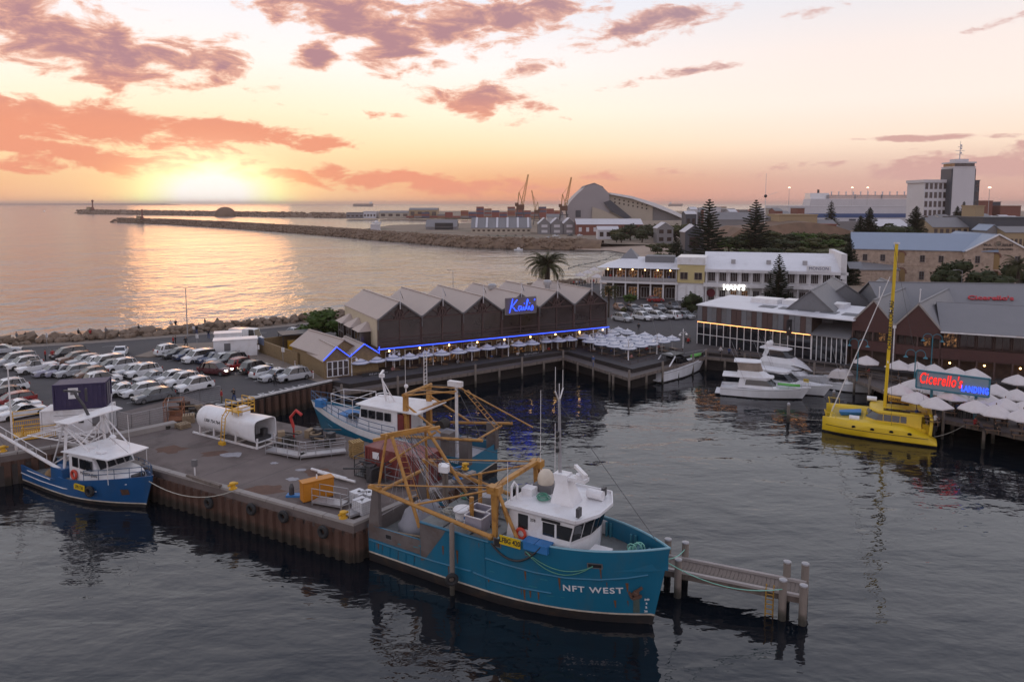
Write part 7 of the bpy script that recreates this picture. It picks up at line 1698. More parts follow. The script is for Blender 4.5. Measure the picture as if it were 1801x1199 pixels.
for i,(px,py,c)in enumerate([(1267,627,'white'),(1282,629,'blue'),(1300,630,'black')]):person('walk',c,'black',at(px,py,BZ),-.7,f'person in {c} walking in front of the striped restaurant glass')
for i,(px,py,c,lb)in enumerate([(1683,733,'blue','person in blue standing by the sign post'),(1690,735,'red','person in red standing by the sign post'),(1700,737,'black','person in black queueing beside the sign post'),(1706,735,'white','person in white queueing beside the sign post'),(1661,700,'pink','person in pink behind the catamaran stern'),(1722,724,'grey','person in grey beside the pale counter')]):person('stand',c,'black',at(px,py,BZ),i*1.3,lb)
ci=0;sc=list(CLOTH)
for i,(x,y)in enumerate(u_pts+CAN):
 if i%2==0 or i>=40:
  c=sc[(i*3)%7];rz=K.rz+(1.57 if i%4 else-1.57)
  w=(f'person in {c} seated below the {ordn(i)} umbrella from the annexe' if i<16 else(f'person in {c} seated under the {ordn((i - 16) % 6)} corner umbrella of the {rown[(i - 16) // 6]} rank' if i<40 else f'person in {c} seated under the {ordn((i - 40) % 5)} canvas umbrella of the {["back", "second", "middle", "fourth", "waterside"][(i - 40) // 5]} rank'))
  person('sit',c,'black',(x+.3+.75*math.cos(rz),y+.2-.75*math.sin(rz)*.5,BZ-.44),rz+math.pi,w)
bq=K.rz
for i in range(11):
 p=J.o.matrix_basis@Vector((.4+i*JL/11.5,.5+.4*(i%2),bal));person('stand',sc[i%7],'black',p,i*1.1,f'person in {sc[i % 7]}, {ordn(i)} from the sea end of the cafe balcony')
# wharf gear -----------------------------------------------------------------------------
def wloc(px,py):return at(px,py,QZ)
# tall white lamp post at left, tall street lamps
def street_lamp(p,h,label,rz=0,arms=1,m=None):
 t=thing('street_lamp',label,'street lamp',p,rz);MB().tube((0,0,0),(0,0,h),.1,8,.06,).build('pole',m or M_GALV,t)
 for k in range(arms):
  s=1 if k==0 else-1;q=MB();q.path([(0,0,h-.2),(s*.5,0,h+.15),(s*1.3,0,h+.2)],.045,6);q.build('arm',m or M_GALV,t);MB().box((s*1.6,0,h+.17),(.7,.25,.12)).build('lamp_head',M_GALV,t)
 return t
street_lamp(wloc(330,592),8.6,'tall twin armed street lamp beside the sea wall footpath',.3,2)
street_lamp(at(797,510,QZ),5.2,'street lamp curving over the shore behind the gabled restaurant',2.6)
street_lamp(wloc(22,772),7.2,'white lamp post on the wharf behind the blue boat',.2,1,M_WSTEEL)
for px,py,h,lb in((1425,446,9,'curved street lamp behind the white hotel roof'),(1468,440,10,'taller curved street lamp beside the dark trees'),(1690,520,6,'lamp post with pale globe before the museum')):street_lamp(at(px,py,4),h,lb,2.8)
def pole_sign(px,py,label,h=2.4):
 t=thing('street_sign',label,'sign',wloc(px,py),CAR_DIR+1.8);MB().tube((0,0,0),(0,0,h),.04,6).build('post',M_GALV,t);MB().box((0,-.05,h-.3),(.55,.03,.65)).build('sign_plate',M_WHITE,t)
pole_sign(347,614,'small white street sign on the traffic island');pole_sign(454,635,'white parking sign in front of the brick yard wall');pole_sign(498,640,'white parking sign near the brick store');pole_sign(83,612,'white sign below the rocks at the left')
for i,(px,py)in enumerate([(551,665),(526,655),(519,647)]):
 t=thing('white_bollard',f'slim white bollard, {ordn(i)} from the wharf corner beside the brick annexe','bollard',wloc(px,py));MB().tube((0,0,0),(0,0,1.0),.08,8).build('post',M_WHITE,t);MB().tube((0,0,.8),(0,0,.9),.085,8).build('band',M_RED,t)
# white site cabin
cb=thing('site_cabin','pair of low white site cabins in front of the camper van','cabin',wloc(415,624),CAR_DIR-.55)
MB().span((-3.1,-1.2,0),(3.1,1.2,2.5)).build('wall',M_WHITE,cb);MB().span((-3.2,-1.3,2.5),(3.2,1.3,2.62)).build('roof',M_WHITE,cb);MB().span((-1.6,-1.23,.1),(-.7,-1.2,2.1)).build('door',M_GREY,cb)
cb=thing('site_cabin','smaller white cabin with pinkish roof behind the long site cabin','cabin',wloc(402,614),CAR_DIR-.55)
MB().span((-2,-1.2,0),(2,1.2,2.7)).build('wall',M_WHITE,cb);MB().span((-2.1,-1.3,2.7),(2.1,1.3,2.82)).build('roof',M_WHITE,cb);MB().span((.5,-1.24,.9),(1.4,-1.2,1.7)).build('window',M_GLASS,cb)
# containers
def container(label,p,rz,m,L=6.06,W=2.44,Hh_=2.6):
 t=thing('shipping_container',label,'container',p,rz,'shipping containers on the wharf')
 for y in(-W/2,W/2):
  q=MB();n=22;sg=1 if y>0 else-1
  for i in range(n):x0=-L/2+.1+i*(L-.2)/n;q.box((x0+(L-.2)/n/2,y-sg*(.05 if i%2 else.02),Hh_/2),((L-.2)/n,.06,Hh_-.24))
  q.build('side_panel',m,t)
 for x in(-L/2,L/2):
  q=MB();sg=1 if x>0 else-1
  for i in range(8):y0=-W/2+.1+(i+.5)*(W-.2)/8;q.box((x-sg*(.05 if i%2 else.02),y0,Hh_/2),(.06,(W-.2)/8,Hh_-.24))
  q.build('end_panel',m,t)
 q=MB()
 for x in(-L/2,L/2):
  for y in(-W/2,W/2):q.box((x,y,Hh_/2),(.14,.14,Hh_))
 for z in(.08,Hh_-.08):
  for y in(-W/2,W/2):q.box((0,y,z),(L,.12,.14))
  for x in(-L/2,L/2):q.box((x,0,z),(.12,W,.14))
 q.build('frame',m,t);MB().span((-L/2+.05,-W/2+.05,Hh_-.1),(L/2-.05,W/2-.05,Hh_-.02)).build('roof',m,t)
 for y in(-.5,-.25,.25,.5):MB().tube((L/2+.06,y,.2),(L/2+.06,y,Hh_-.2),.025,6).build('door_bar',M_GALV,t)
 return t
M_REDC=mat('red oxide paint',(.17,.032,.028),.55,var=.25,dirt=(.24,.12,.10),dirt_amt=.5,dirt_scale=.8)
M_PURC=mat('dark violet paint',(.035,.025,.075),.5,var=.2,dirt=(.07,.05,.09),dirt_amt=.4)
ra,rb=at(642,785,5.4),at(728,804,5.4)
c=container('red oxide shipping container at the far edge of the wharf',((ra.x+rb.x)/2+1.0,(ra.y+rb.y)/2+1.1,QZ),ang(ra,rb),M_REDC);MB().span((-2.3,-1.245,1.6),(-1.6,-1.225,2.2)).build('placard',M_WHITE,c)
wb=wloc(113,772);crz=.18
c=container('plain white container under the violet one behind the blue boat',wb+Vector((0,2.6,0)),crz,M_WHITE);MB().span((.4,-1.26,1.2),(.9,-1.23,1.7)).build('vent',M_BLACK,c);MB().span((1.7,-1.26,.8),(2.4,-1.23,1.9)).build('machine',M_GREY,c)
c=container('dark violet container stacked on top of the white one',wb+Vector((.5,2.7,2.62)),crz+.1,M_PURC,4.6);MB().span((-1.0,-1.25,1.1),(-.1,-1.22,2.2)).build('notice',M_WHITE,c);MB().span((-.8,-1.26,1.5),(-.3,-1.24,2.0)).build('notice_mark',M_GREY,c)
# work cage
def cage(label,p,rz,L,W,Hh_,m,bars=5):
 t=thing('work_cage',label,'cage',p,rz);q=MB()
 for x in(-L/2,L/2):
  for y in(-W/2,W/2):q.tube((x,y,0),(x,y,Hh_),.05,6)
 for z in(.1,Hh_*.55,Hh_):
  for y in(-W/2,W/2):q.tube((-L/2,y,z),(L/2,y,z),.045,6)
  for x in(-L/2,L/2):q.tube((x,-W/2,z),(x,W/2,z),.045,6)
 q.build('frame',m,t);q=MB()
 for i in range(1,bars*3):
  x=-L/2+L*i/bars/3
  for y in(-W/2,W/2):q.tube((x,y,.1),(x,y,Hh_*.55),.018,4)
 q.build('mesh_bars',m,t,kind='stuff');MB().span((-L/2,-W/2,.05),(L/2,W/2,.12)).build('floor',m,t);return t
cage('tall yellow steel work cage beside the white container',wloc(50,764),.5,2.6,1.8,2.3,M_YELLOW);cage('lower yellow steel basket in front of the taller yellow cage',wloc(70,768),.5,2.8,1.3,1.2,M_YELLOW)
# mesh fence
def fence(label,pts,h=1.9):
 t=thing('mesh_fence',label,'fence',wloc(*pts[0]),0,'mesh fence panels by the car park');o=wloc(*pts[0])
 for a,b in zip(pts,pts[1:]):
  a,b=wloc(*a)-o,wloc(*b)-o;L=(b-a).length;n=max(1,round(L/2.4))
  for i in range(n):
   p,r_2=a+(b-a)*(i/n),a+(b-a)*((i+1)/n);q=MB()
   q.tube((p.x,p.y,0),(p.x,p.y,h),.03,6);q.tube((r_2.x,r_2.y,0),(r_2.x,r_2.y,h),.03,6)
   for z in(.12,h):q.tube((p.x,p.y,z),(r_2.x,r_2.y,z),.025,6)
   fo=q.build('panel_frame',M_GALV,t);q=MB();m=18
   for k in range(1,m):s=p+(r_2-p)*(k/m);q.tube((s.x,s.y,.12),(s.x,s.y,h),.012,3)
   for k in range(1,8):z=h*k/8;q.tube((p.x,p.y,z),(r_2.x,r_2.y,z),.01,3)
   q.build('mesh_wire',M_GALV,fo,kind='stuff')
fence('long grey mesh fence between the parked cars and the wharf',[(158,742),(232,760),(295,745),(298,728)]);fence('short mesh fence beside the orange basket and white tank',[(318,722),(352,712),(388,706)])
MB().span((-3,-.5,0),(3,.5,.5)).build('concrete_block',M_KERB,None,False,'long concrete block at the foot of the mesh fence','block',loc=wloc(255,760),rz=CAR_DIR-.1)
cage('rusty orange mesh basket at the gap in the fence',wloc(307,738),.3,1.8,1.8,2.2,mat('rusty orange',(.26,.10,.045),.8,var=.3),6)
# pallets and scrap
def pallet_stack(label,p,rz,n,sl=1.0,m=M_WOODL):
 t=thing('pallet_stack',label,'pallets',p,rz,'pallets and timber on the wharf')
 for k in range(n):
  for y in(-.5,0,.5):MB().box((rnd.uniform(-.05,.05),y*sl,.07+k*.17),(1.2*sl,.1,.1)).build('bearer',m,t)
  for i in range(5):MB().box((-.5*sl+i*.25*sl,0,.14+k*.17),(.14,1.15*sl,.03),rnd.uniform(-.05,.05)).build('slat',m,t)
pallet_stack('stack of grey pallets beside the blunt end of the white tank',wloc(332,742),.4,5);pallet_stack('low stack of worn pallets left of the tank cradle',wloc(322,752),.9,3);pallet_stack('yellowish upright crate stack beside the red container',wloc(627,803),.6,9,.9,mat('yellow crate timber',(.36,.23,.09),.8,var=.3));pallet_stack('single flat pallet below the rusty basket',wloc(290,752),.2,2,1.1,M_RUST)
def heap(label,p,n,spread,ms,seed,hmax=.9):
 t=thing('scrap_heap',label,'scrap',p,0,'heaps of gear on the wharf');r=random.Random(seed)
 for k in range(n):
  q=MB();x,y,z=r.uniform(-spread,spread),r.uniform(-spread*.6,spread*.6),r.uniform(.1,hmax);w_=r.choice('btr')
  if w_=='b':q.box((x,y,z/2),(r.uniform(.3,1.1),r.uniform(.3,.8),z),r.uniform(0,3));nm='crate'
  elif w_=='t':q.tube((x-r.uniform(.5,1.3),y+r.uniform(-.6,.6),z),(x+r.uniform(.5,1.3),y+r.uniform(-.6,.6),z*.8+.1),.07,6);nm='pipe'
  else:q.torus((x,y,z*.6),r.uniform(.25,.5),.1,'z',12,5);nm='hoop'
  q.build(nm,r.choice(ms),t)
heap('jumble of timber, hoops and pipes behind the white tank',wloc(338,728),22,2.2,[M_WOODL,M_NET,M_BLUEB,M_GREY,M_RUST],1,1.2);heap('heap of dark nets and cages behind the gangway rails',wloc(535,778),26,3.0,[M_NET,M_NET,M_TIMBER,M_STEEL,M_WOODL],2,1.1);heap('dark steel cages stacked in front of the red container',wloc(672,836),26,2.3,[M_STEEL,M_STEEL,M_GREY,M_RUST,M_BLACK],3,1.5);heap('loose gear piled by the far wharf corner',wloc(775,838),14,1.6,[M_GREY,M_WSTEEL,M_BLUEB,M_STEEL,M_NET],6,1.0)
cage('dark steel cage in front of the red container end',wloc(660,838),ang(ra,rb),3.4,1.4,1.7,M_STEEL,5);cage('pale grey cage at the near corner of the cage row',wloc(700,850),ang(ra,rb),1.6,1.3,1.5,M_GREY,4)
# fuel tank
ta,tb_=at(358,757,QZ),at(478,787,QZ);TK=thing('fuel_tank','large white horizontal tank with an open hooded end and yellow ladder','tank',ta,ang(ta,tb_));tl=(tb_-ta).length;tr=1.22;tz=1.62
q=MB();prof=[(0,-.0),(.6,.06),(1.1,.25),(1.38,.6),(tr,1.0),(tr,tl*.62)];vs=[]
rings=[[(z,r*math.cos(a),tz+r*math.sin(a))for a in[k*math.pi/12 for k in range(24)]]for r,z in[(.05,0),(.6,.08),(.97,.28),(1.16,.6),(tr,1.0),(tr,tl*.62)]]
def hood(z,k):
 o=[]
 for j in range(24):
  a=j*math.pi/12;c_,s_=math.cos(a),math.sin(a);e=2/(2+3.5*k);o.append((z,(tr+.1*k)*math.copysign(abs(c_)**e,c_),tz-.0*k+(tr-.12*k)*math.copysign(abs(s_)**e,s_)))
 return o
rings+=[hood(tl*.62+tl*.3*u,u)for u in(.3,.6,1.0)]
q.loft(rings,caps=False)
inn=[[(p[0]-.02,p[1]*.95,tz+(p[2]-tz)*.95)for p in hood(tl*.92,1)],[(tl*.55,p[1]*.9,tz+(p[2]-tz)*.9)for p in hood(tl*.6,.4)]]
o_=len(q.v);q.add(hood(tl*.92,1)+inn[0]+inn[1],[(j,(j+1)%24,24+(j+1)%24,24+j)for j in range(24)]+[(24+j,24+(j+1)%24,48+(j+1)%24,48+j)for j in range(24)]+[tuple(range(71,47,-1))])
q.build('shell',M_WHITE,TK,True)
q=MB();q.box((tl*.84,0,tz-.95),(1.2,1.7,.5));q.tube((tl*.8,-.4,tz-.7),(tl*.8,-.4,tz+.3),.2,8);q.box((tl*.84,.5,tz-.4),(.5,.5,.6));q.build('pump',M_STEEL,TK)
q=MB()
for y in(-1.05,1.05):q.beam((-.2,y,.1),(tl*.93,y,.1),.16,.16)
for x in(.9,tl*.3,tl*.62,tl*.92):
 q.beam((x,-1.05,.1),(x,1.05,.1),.14,.14)
 for y in(-1.05,1.05):q.beam((x,y,.15),(x,y*.95,tz-.6),.14,.14)
q.build('cradle',M_WSTEEL,TK)
xl=tl*.53
q=MB()
for s_ in(-.25,.25):q.path([(xl+s_,-1.9,0),(xl+s_,-1.6,tz+1.0),(xl+s_,-1.1,tz+1.6)],.05,6)
for k in range(9):q.tube((xl-.25,-1.88+.03*k,.3+k*.32),(xl+.25,-1.88+.03*k,.3+k*.32),.03,5)
q.box((xl,-1.9,.15),(.7,.35,.3));q.build('ladder',M_YELLOW,TK)
q=MB()
for x in(xl-.4,xl+.5,xl+1.4):
 for y in(-1.0,.9):q.tube((x,y,tz+1.2),(x,y,tz+2.6),.045,6)
for z in(tz+1.9,tz+2.25,tz+2.6):
 for y in(-1.0,.9):q.tube((xl-.4,y,z),(xl+1.4,y,z),.04,6)
 q.tube((xl+1.4,-1,z),(xl+1.4,.9,z),.04,6)
q.span((xl-.4,-1.0,tz+1.46),(xl+1.4,.9,tz+1.54));q.build('platform_rail',M_YELLOW,TK)
MB().box((xl+.9,0,tz+1.5),(.9,.9,.7)).build('hatch',M_WHITE,TK)
def cyl_text(s_,size,x,a0):
 me=text('lettering',s_,size,M_BLACK,raw=True,ext=.004,offset=.008)
 for v in me.vertices:a=a0+v.co.y/tr;rr=tr+.012;v.co=(x+v.co.x,-rr*math.cos(a),tz+rr*math.sin(a))
 ob('lettering',me,TK)
cyl_text('1300 734 764',.44,tl*.3,.12)
# gangways
def gangway(label,a,b,m=M_GALV,h=1.05,bow_=.0):
 a,b=Vector(a),Vector(b);L=(b-a).length;t=thing('gangway',label,'gangway',a,ang(a,b),'grey gangways on the wharf');n=max(2,round(L/1.4))
 MB().span((0,-.5,.28),(L,.5,.36)).build('deck',m,t)
 for y in(-.5,.5):
  MB().beam((0,y,.3),(L,y,.3),.06,.18).build('side_beam',m,t)
  for i in range(n+1):MB().tube((L*i/n,y,0 if i%2==0 else.3),(L*i/n,y,.3+h),.03,6).build('post',m,t)
  for k in(.5,1.0):MB().tube((0,y,.3+h*k),(L,y,.3+h*k),.026,6).build('rail',m,t)
gangway('grey railed gangway lying on the wharf right of the white tank',wloc(474,795),wloc(532,806));gangway('second railed gangway reaching towards the yellow crates',wloc(528,806),wloc(608,797));gangway('railed gangway lying beside the orange cabinet',wloc(556,884),wloc(606,893));gangway('short railed ramp at the wharf corner below the water tanks',wloc(608,912),wloc(652,896))
# orange cabinet
OC=thing('orange_cabinet','orange steel cabinet with two doors standing on the wharf','cabinet',wloc(558,876),ang(wloc(536,879),wloc(583,868)))
M_OR=mat('orange paint',(.50,.19,.012),.5,var=.15,dirt=(.28,.11,.03),dirt_amt=.4)
MB().span((-1.25,-.4,.08),(1.25,.4,1.55)).build('body',M_OR,OC);MB().span((-1.3,-.45,1.55),(1.3,.45,1.63)).build('lid',M_OR,OC)
for x in(-1.22,-.38,.44):MB().span((x,-.43,.15),(x+.78,-.402,1.5)).build('door',M_OR,OC)
MB().tube((.0,0,1.63),(0,0,1.95),.06,8).build('vent',M_WHITE,OC)
# water tanks in cages
M_IBC=mat('translucent plastic',(.62,.62,.64),.4,var=.1)
def ibc(label,p,rz,first=None):
 if first:return dup(first,p,rz,label)
 t=thing('caged_tank',label,'tank',p,rz,'white caged liquid tanks');MB().span((-.48,-.58,.16),(.48,.58,1.1)).build('bottle',M_IBC,t);MB().lathe([(.12,1.1),(.12,1.16),(0,1.16)],10).build('cap',M_BLACK,t)
 q=MB()
 for k in range(7):
  z=.16+k*.155
  for y in(-.6,.6):q.tube((-.5,y,z),(.5,y,z),.012,4)
  for x in(-.5,.5):q.tube((x,-.6,z),(x,.6,z),.012,4)
 for k in range(6):
  for y in(-.6,.6):q.tube((-.5+k*.2,y,.1),(-.5+k*.2,y,1.1),.012,4)
  for x in(-.5,.5):q.tube((x,-.6+k*.24,.1),(x,-.6+k*.24,1.1),.012,4)
 q.build('cage',M_GALV,t,kind='stuff')
 q=MB()
 for y in(-.5,0,.5):q.box((0,y,.06),(1,.12,.12))
 q.build('pallet',M_GREY,t);return t
i1=ibc('nearest white caged tank at the wharf corner',wloc(637,903),R(50));ibc('white caged tank behind the nearest one',wloc(632,888),R(50),i1);ibc('white caged tank to the right of the pair',wloc(650,889),R(50),i1)
# small things
t=thing('power_pedestal','grey power pedestal near the wharf edge by the blue boat','pedestal',wloc(343,838));MB().tube((0,0,0),(0,0,.9),.07,8).build('post',M_WSTEEL,t);MB().box((0,0,1.2),(.4,.3,.6)).build('box',M_GREY,t)
t=thing('bilge_pump','small blue pump on skids left of the orange cabinet','pump',wloc(522,872));MB().span((-.8,-.3,0),(.8,.3,.15)).build('skid',M_BLUEB,t);MB().lathe([(.22,0),(.2,.6),(.08,.9)],8,(-.4,0,.15)).build('body',M_STEEL,t)
for i,(a,b,lb)in enumerate([((548,829),(610,846),'long white steel pipe lying in front of the dark cages'),((330,841),(388,860),'weathered timber beam lying along the wharf edge'),((560,835),(625,852),'second white pipe lying beside the first')]):
 a,b=wloc(*a)+Vector((0,0,.25)),wloc(*b)+Vector((0,0,.25));q=MB();(q.tube((0,0,0),b-a,.11,8)if i!=1 else q.beam((0,0,0),b-a,.3,.25));q.build('steel_pipe' if i!=1 else 'timber_beam',M_WSTEEL if i!=1 else M_TIMBER,None,False,lb,'pipe' if i!=1 else 'beam',loc=a)
q=MB();q.tube((0,0,0),(0,0,1.2),.08,6);q.path([(0,0,1.2),(-.3,.1,2.2),(.3,0,2.9),(.9,-.2,2.5)],.16,8);q.build('hose_hook',M_RED,None,True,'dark red hose crane between the tank and the gangways','hose crane',loc=wloc(517,772))
# stains and patches on the wharf surface, painted squares
root=ob('wharf_stain',None,kind='structure');r_=random.Random(21)
for i,(px,py,s_,m)in enumerate([(378,797,1.6,0),(410,799,1.3,1),(482,814,.5,1),(528,826,.6,1),(515,842,.7,1),(300,790,2.0,0),(470,860,2.0,0),(560,830,1.8,0)]):
 p=wloc(px,py);q=MB();pts=[(p.x+s_*r_.uniform(.5,1)*math.cos(a),p.y+s_*.7*r_.uniform(.5,1)*math.sin(a),QZ+.004+.0003*i)for a in[k*math.pi/7 for k in range(14)]];q.add(pts,[tuple(range(14))]);q.build('stain',[mat('rust stain patch',(.12,.065,.045),.9,var=.4),mat('pale spill',(.30,.29,.31),.8,var=.4)][m],root)
for x0 in range(1,8):
 u=x0/8;a=Vector((*q_in,0)).lerp(Vector((*q_c,0)),u);b=a+Vector((-jn.x*0+8.2*.62,8.2*.9,0));q=MB();q.beam((a.x+.6,a.y+.9,QZ+.001),(b.x,b.y,QZ+.001),.05,.006);q.build('joint',M_BLACK,root)
# ================================================================== trees and the far harbour
def leafmat(name,col,var=.35):
 m=mat(name,col,.75,var=var,scale=.9,spec=.2);return m
M_BARK=mat('bark',(.06,.042,.03),.9,var=.3)
M_PINE=leafmat('pine needles',(.020,.030,.013));M_LEAF=leafmat('dark foliage',(.028,.036,.012));M_OLIVE=leafmat('coastal scrub',(.060,.062,.022));M_PALM=leafmat('palm frond',(.045,.046,.016));M_GREEN=leafmat('bright scrub',(.045,.075,.014))
def leaf_cloud(q,c,rad,n,s,r,sq=.8):
 for _ in range(n):
  u,v,w=r.gauss(0,1),r.gauss(0,1),r.gauss(0,1);l=math.sqrt(u*u+v*v+w*w)+1e-6;k=rad*r.uniform(.45,1.05)/l
  p=Vector((c[0]+u*k,c[1]+v*k,c[2]+w*k*sq));a=Vector((r.uniform(-1,1),r.uniform(-1,1),r.uniform(-.6,.6))).normalized()*s*r.uniform(.6,1.2);b=a.cross(Vector((r.uniform(-1,1),r.uniform(-1,1),r.uniform(-1,1)))).normalized()*s*r.uniform(.4,.8)
  q.add([p-a,p+b,p+a,p-b],[(0,1,2,3)])
def broad_mesh(seed,h=6.0,w=3.2,n=520,s=.36,m=None,trunk=True):
 r=random.Random(seed);q=MB();t=MB();cl=[]
 for i in range(13):a=r.uniform(0,6.28);rr=w*math.sqrt(r.random())*.8;z=h*r.uniform(.42,.88)-rr*.25;cl.append((rr*math.cos(a),rr*math.sin(a),z))
 for c in cl:q.ball(c,w*.34,7,5,sq=(1,1,.7));leaf_cloud(q,c,w*r.uniform(.36,.55),n//13,s,r)
 t.path([(0,0,-.5),(.1,.05,h*.25),(.0,.1,h*.5)],[.28,.2,.12],7)
 for c in cl[:6]:t.path([(.05,.05,h*.28),(c[0]*.5,c[1]*.5,h*.42),c],[.13,.09,.04],5)
 return q.mesh('crown',m or M_LEAF),t.mesh('trunk',M_BARK,True)
def pine_mesh(seed,h=18.0,w=4.0,tiers=24,m=None):
 r=random.Random(seed);q=MB();t=MB();t.path([(0,0,-1),(0,0,h*.5),(.05,0,h)],[.34,.22,.05],8)
 for i in range(tiers):
  u=i/(tiers-1);z=h*(.12+.86*u);L=w*(1-u)**.75*r.uniform(.85,1.1)+.3;n=7 if u<.7 else 5;a0=r.uniform(0,6)
  for k in range(n):
   a=a0+6.283*k/n+r.uniform(-.15,.15);Lk=L*r.uniform(.75,1.1);d=Vector((math.cos(a),math.sin(a),0));sd=Vector((-d.y,d.x,0))
   base=Vector((0,0,z));tip=base+d*Lk+Vector((0,0,Lk*(.12+.25*u)))
   t.tube(base,tip,.06,4,.02)
   m_=7
   for j in range(m_):
    f=.2+.8*j/(m_-1);p=base.lerp(tip,f);ww=Lk*.34*(1.15-.7*f)
    for s_ in(-1,1):
     e=p+d*(Lk*.13)+sd*(s_*ww)+Vector((0,0,.1+r.uniform(-.1,.1)));q.add([p-d*.08*Lk,p+Vector((0,0,.16)),e,p+d*.02+Vector((0,0,-.22))],[(0,1,2),(0,2,3)])
    q.add([p+Vector((0,0,.2)),p+d*Lk*.16,p+Vector((0,0,-.25))],[(0,1,2)])
 return q.mesh('crown',m or M_PINE),t.mesh('trunk',M_BARK,True)
def palm(label,p,h,R_,n=60,seed=1,thick=.42):
 t=thing('palm_tree',label,'palm',p);r=random.Random(seed);q=MB();q.path([(0,0,-.5),(.05,0,h*.5),(0,0,h*.92),(0,0,h)],[thick*1.15,thick,thick*1.1,thick*.8],10);q.build('trunk',M_BARK,t,True)
 for k in range(n):
  q=MB();a=r.uniform(0,6.283);e0=r.uniform(-.35,1.25);d=Vector((math.cos(a),math.sin(a),0));sd=Vector((-d.y,d.x,0));L=R_*r.uniform(.85,1.1);pts=[];pz=Vector((0,0,h));el=e0
  for j in range(9):pts.append(pz.copy());pz=pz+(d*math.cos(el)+Vector((0,0,math.sin(el))))*(L/8);el-=.12+.06*j*.5
  for j in range(8):
   wj=R_*.10*math.sin(.35+2.6*(j+.5)/8);c0,c1=pts[j],pts[j+1]
   for s_ in(-1,1):
    for f in(0,.5):b0=c0.lerp(c1,f);q.add([b0,c0.lerp(c1,f+.38),c0.lerp(c1,f+.5)+sd*s_*wj*1.2+Vector((0,0,-wj*.7))+d*wj*.3],[(0,1,2)])
  q.path(pts,.035,3);q.build('frond',M_PALM,t)
 return t
palm('big date palm behind the gabled restaurant',at(962,497,3.0),hz(466,at(962,497,3.0).y)-3.0,7.4,84,3,.8)
p_=at(1070,558,QZ);palm('small palm at the far corner of the gabled restaurant',p_,5.2,2.9,34,5,.2)
p_=Vector((123,176,3));palm('date palm in front of the museum hall',p_,hz(466,176)-3,4.4,44,6,.4)
TREES={}
def tree(kind,label,p,h,name='tree',cat='tree',group=None,wide=1.0,seed=0):
 key=(kind,seed%3)
 if key not in TREES:
  TREES[key]=pine_mesh(seed%3+5)if kind=='pine' else(pine_mesh(seed%3+15,18,5.2,34)if kind=='cone' else broad_mesh(seed%3+40,m={'leaf':M_LEAF,'scrub':M_OLIVE,'green':M_GREEN}[kind],n=620))
 c,tr_=TREES[key];base=18.0 if kind in('pine','cone')else 6.0;k=h/base
 t=thing(name,label,cat,p,rnd.uniform(0,6),group);t.scale=(k*wide,k*wide,k);ob('trunk',tr_,t);ob('crown',c,t);return t
def treetop(kind,px,ytop,Y,zb,label,wide=1.0,seed=0,name='pine_tree',cat='tree',group=None):
 X=(px-CX)/F_PX*Y;return tree(kind,label,(X,Y,zb),hz(ytop,Y)-zb,name,cat,group,wide,seed)
treetop('pine',1372,447,164,2.8,'tall open pine in front of the white hotel sign',1.15,0)
treetop('pine',1246,350,250,3,'tallest dark pine behind the yellow block',1.35,1);treetop('pine',1328,351,270,3,'bushy tall pine beside the signal mast',1.3,2);treetop('pine',1190,417,235,3,'small pine on the beach slope behind the cafe roof',1.6,0)
treetop('cone',1495,418,190,3,'narrow dark conifer between hotel and museum',.8,1);treetop('cone',1528,364,290,4,'narrow cone pine left of the museum ridge middle',.8,1);treetop('cone',1609,362,290,4,'broad cone pine right of the museum ridge middle',1.0,2);treetop('pine',1460,353,420,4,'open pine against the long white ferry shed',1.0,1);treetop('cone',1512,379,290,4,'smaller cone pine at the museum roof left end',.9,0);treetop('pine',1391,387,330,10,'small pine before the tan stone hall',1.4,2);treetop('cone',1681,362,400,4,'slim pine at the foot of the port tower',.8,2);treetop('cone',1692,354,400,4,'slimmer taller pine at the foot of the port tower',.6,0)
treetop('leaf',1690,456,178,3,'round dark tree in front of the museum wall',1.0,0,'broadleaf_tree');treetop('leaf',1665,470,176,3,'smaller dark tree left of the round one at the museum',1.0,1,'broadleaf_tree');treetop('leaf',1745,470,172,3,'low tree beside the museum palm',1.2,2,'broadleaf_tree')
treetop('green',566,543,121,2.8,'green shrub at the sea end of the gabled restaurant',1.4,0,'shrub','shrub');treetop('leaf',1568,394,285,4,'flat topped dark tree behind the museum ridge',1.6,0,'broadleaf_tree');treetop('leaf',1785,462,190,3,'dark tree at the right end of the museum',1.0,0,'broadleaf_tree')
treetop('scrub',1208,508,176,2.8,'potted shrub before the yellow block',.9,0,'shrub','shrub');treetop('green',1110,515,168,2.8,'planter shrub before the balcony cafe',1.2,1,'shrub','shrub');treetop('leaf',1217,512,150,2.8,'dark bush at the end of the near parked row',1.0,1,'shrub','shrub');treetop('scrub',1335,512,172,2.8,'planter shrub left of the open pine',.9,2,'shrub','shrub');treetop('scrub',1100,538,150,2.8,'spiky shrub between parked cars and cafe',.7,2,'shrub','shrub')
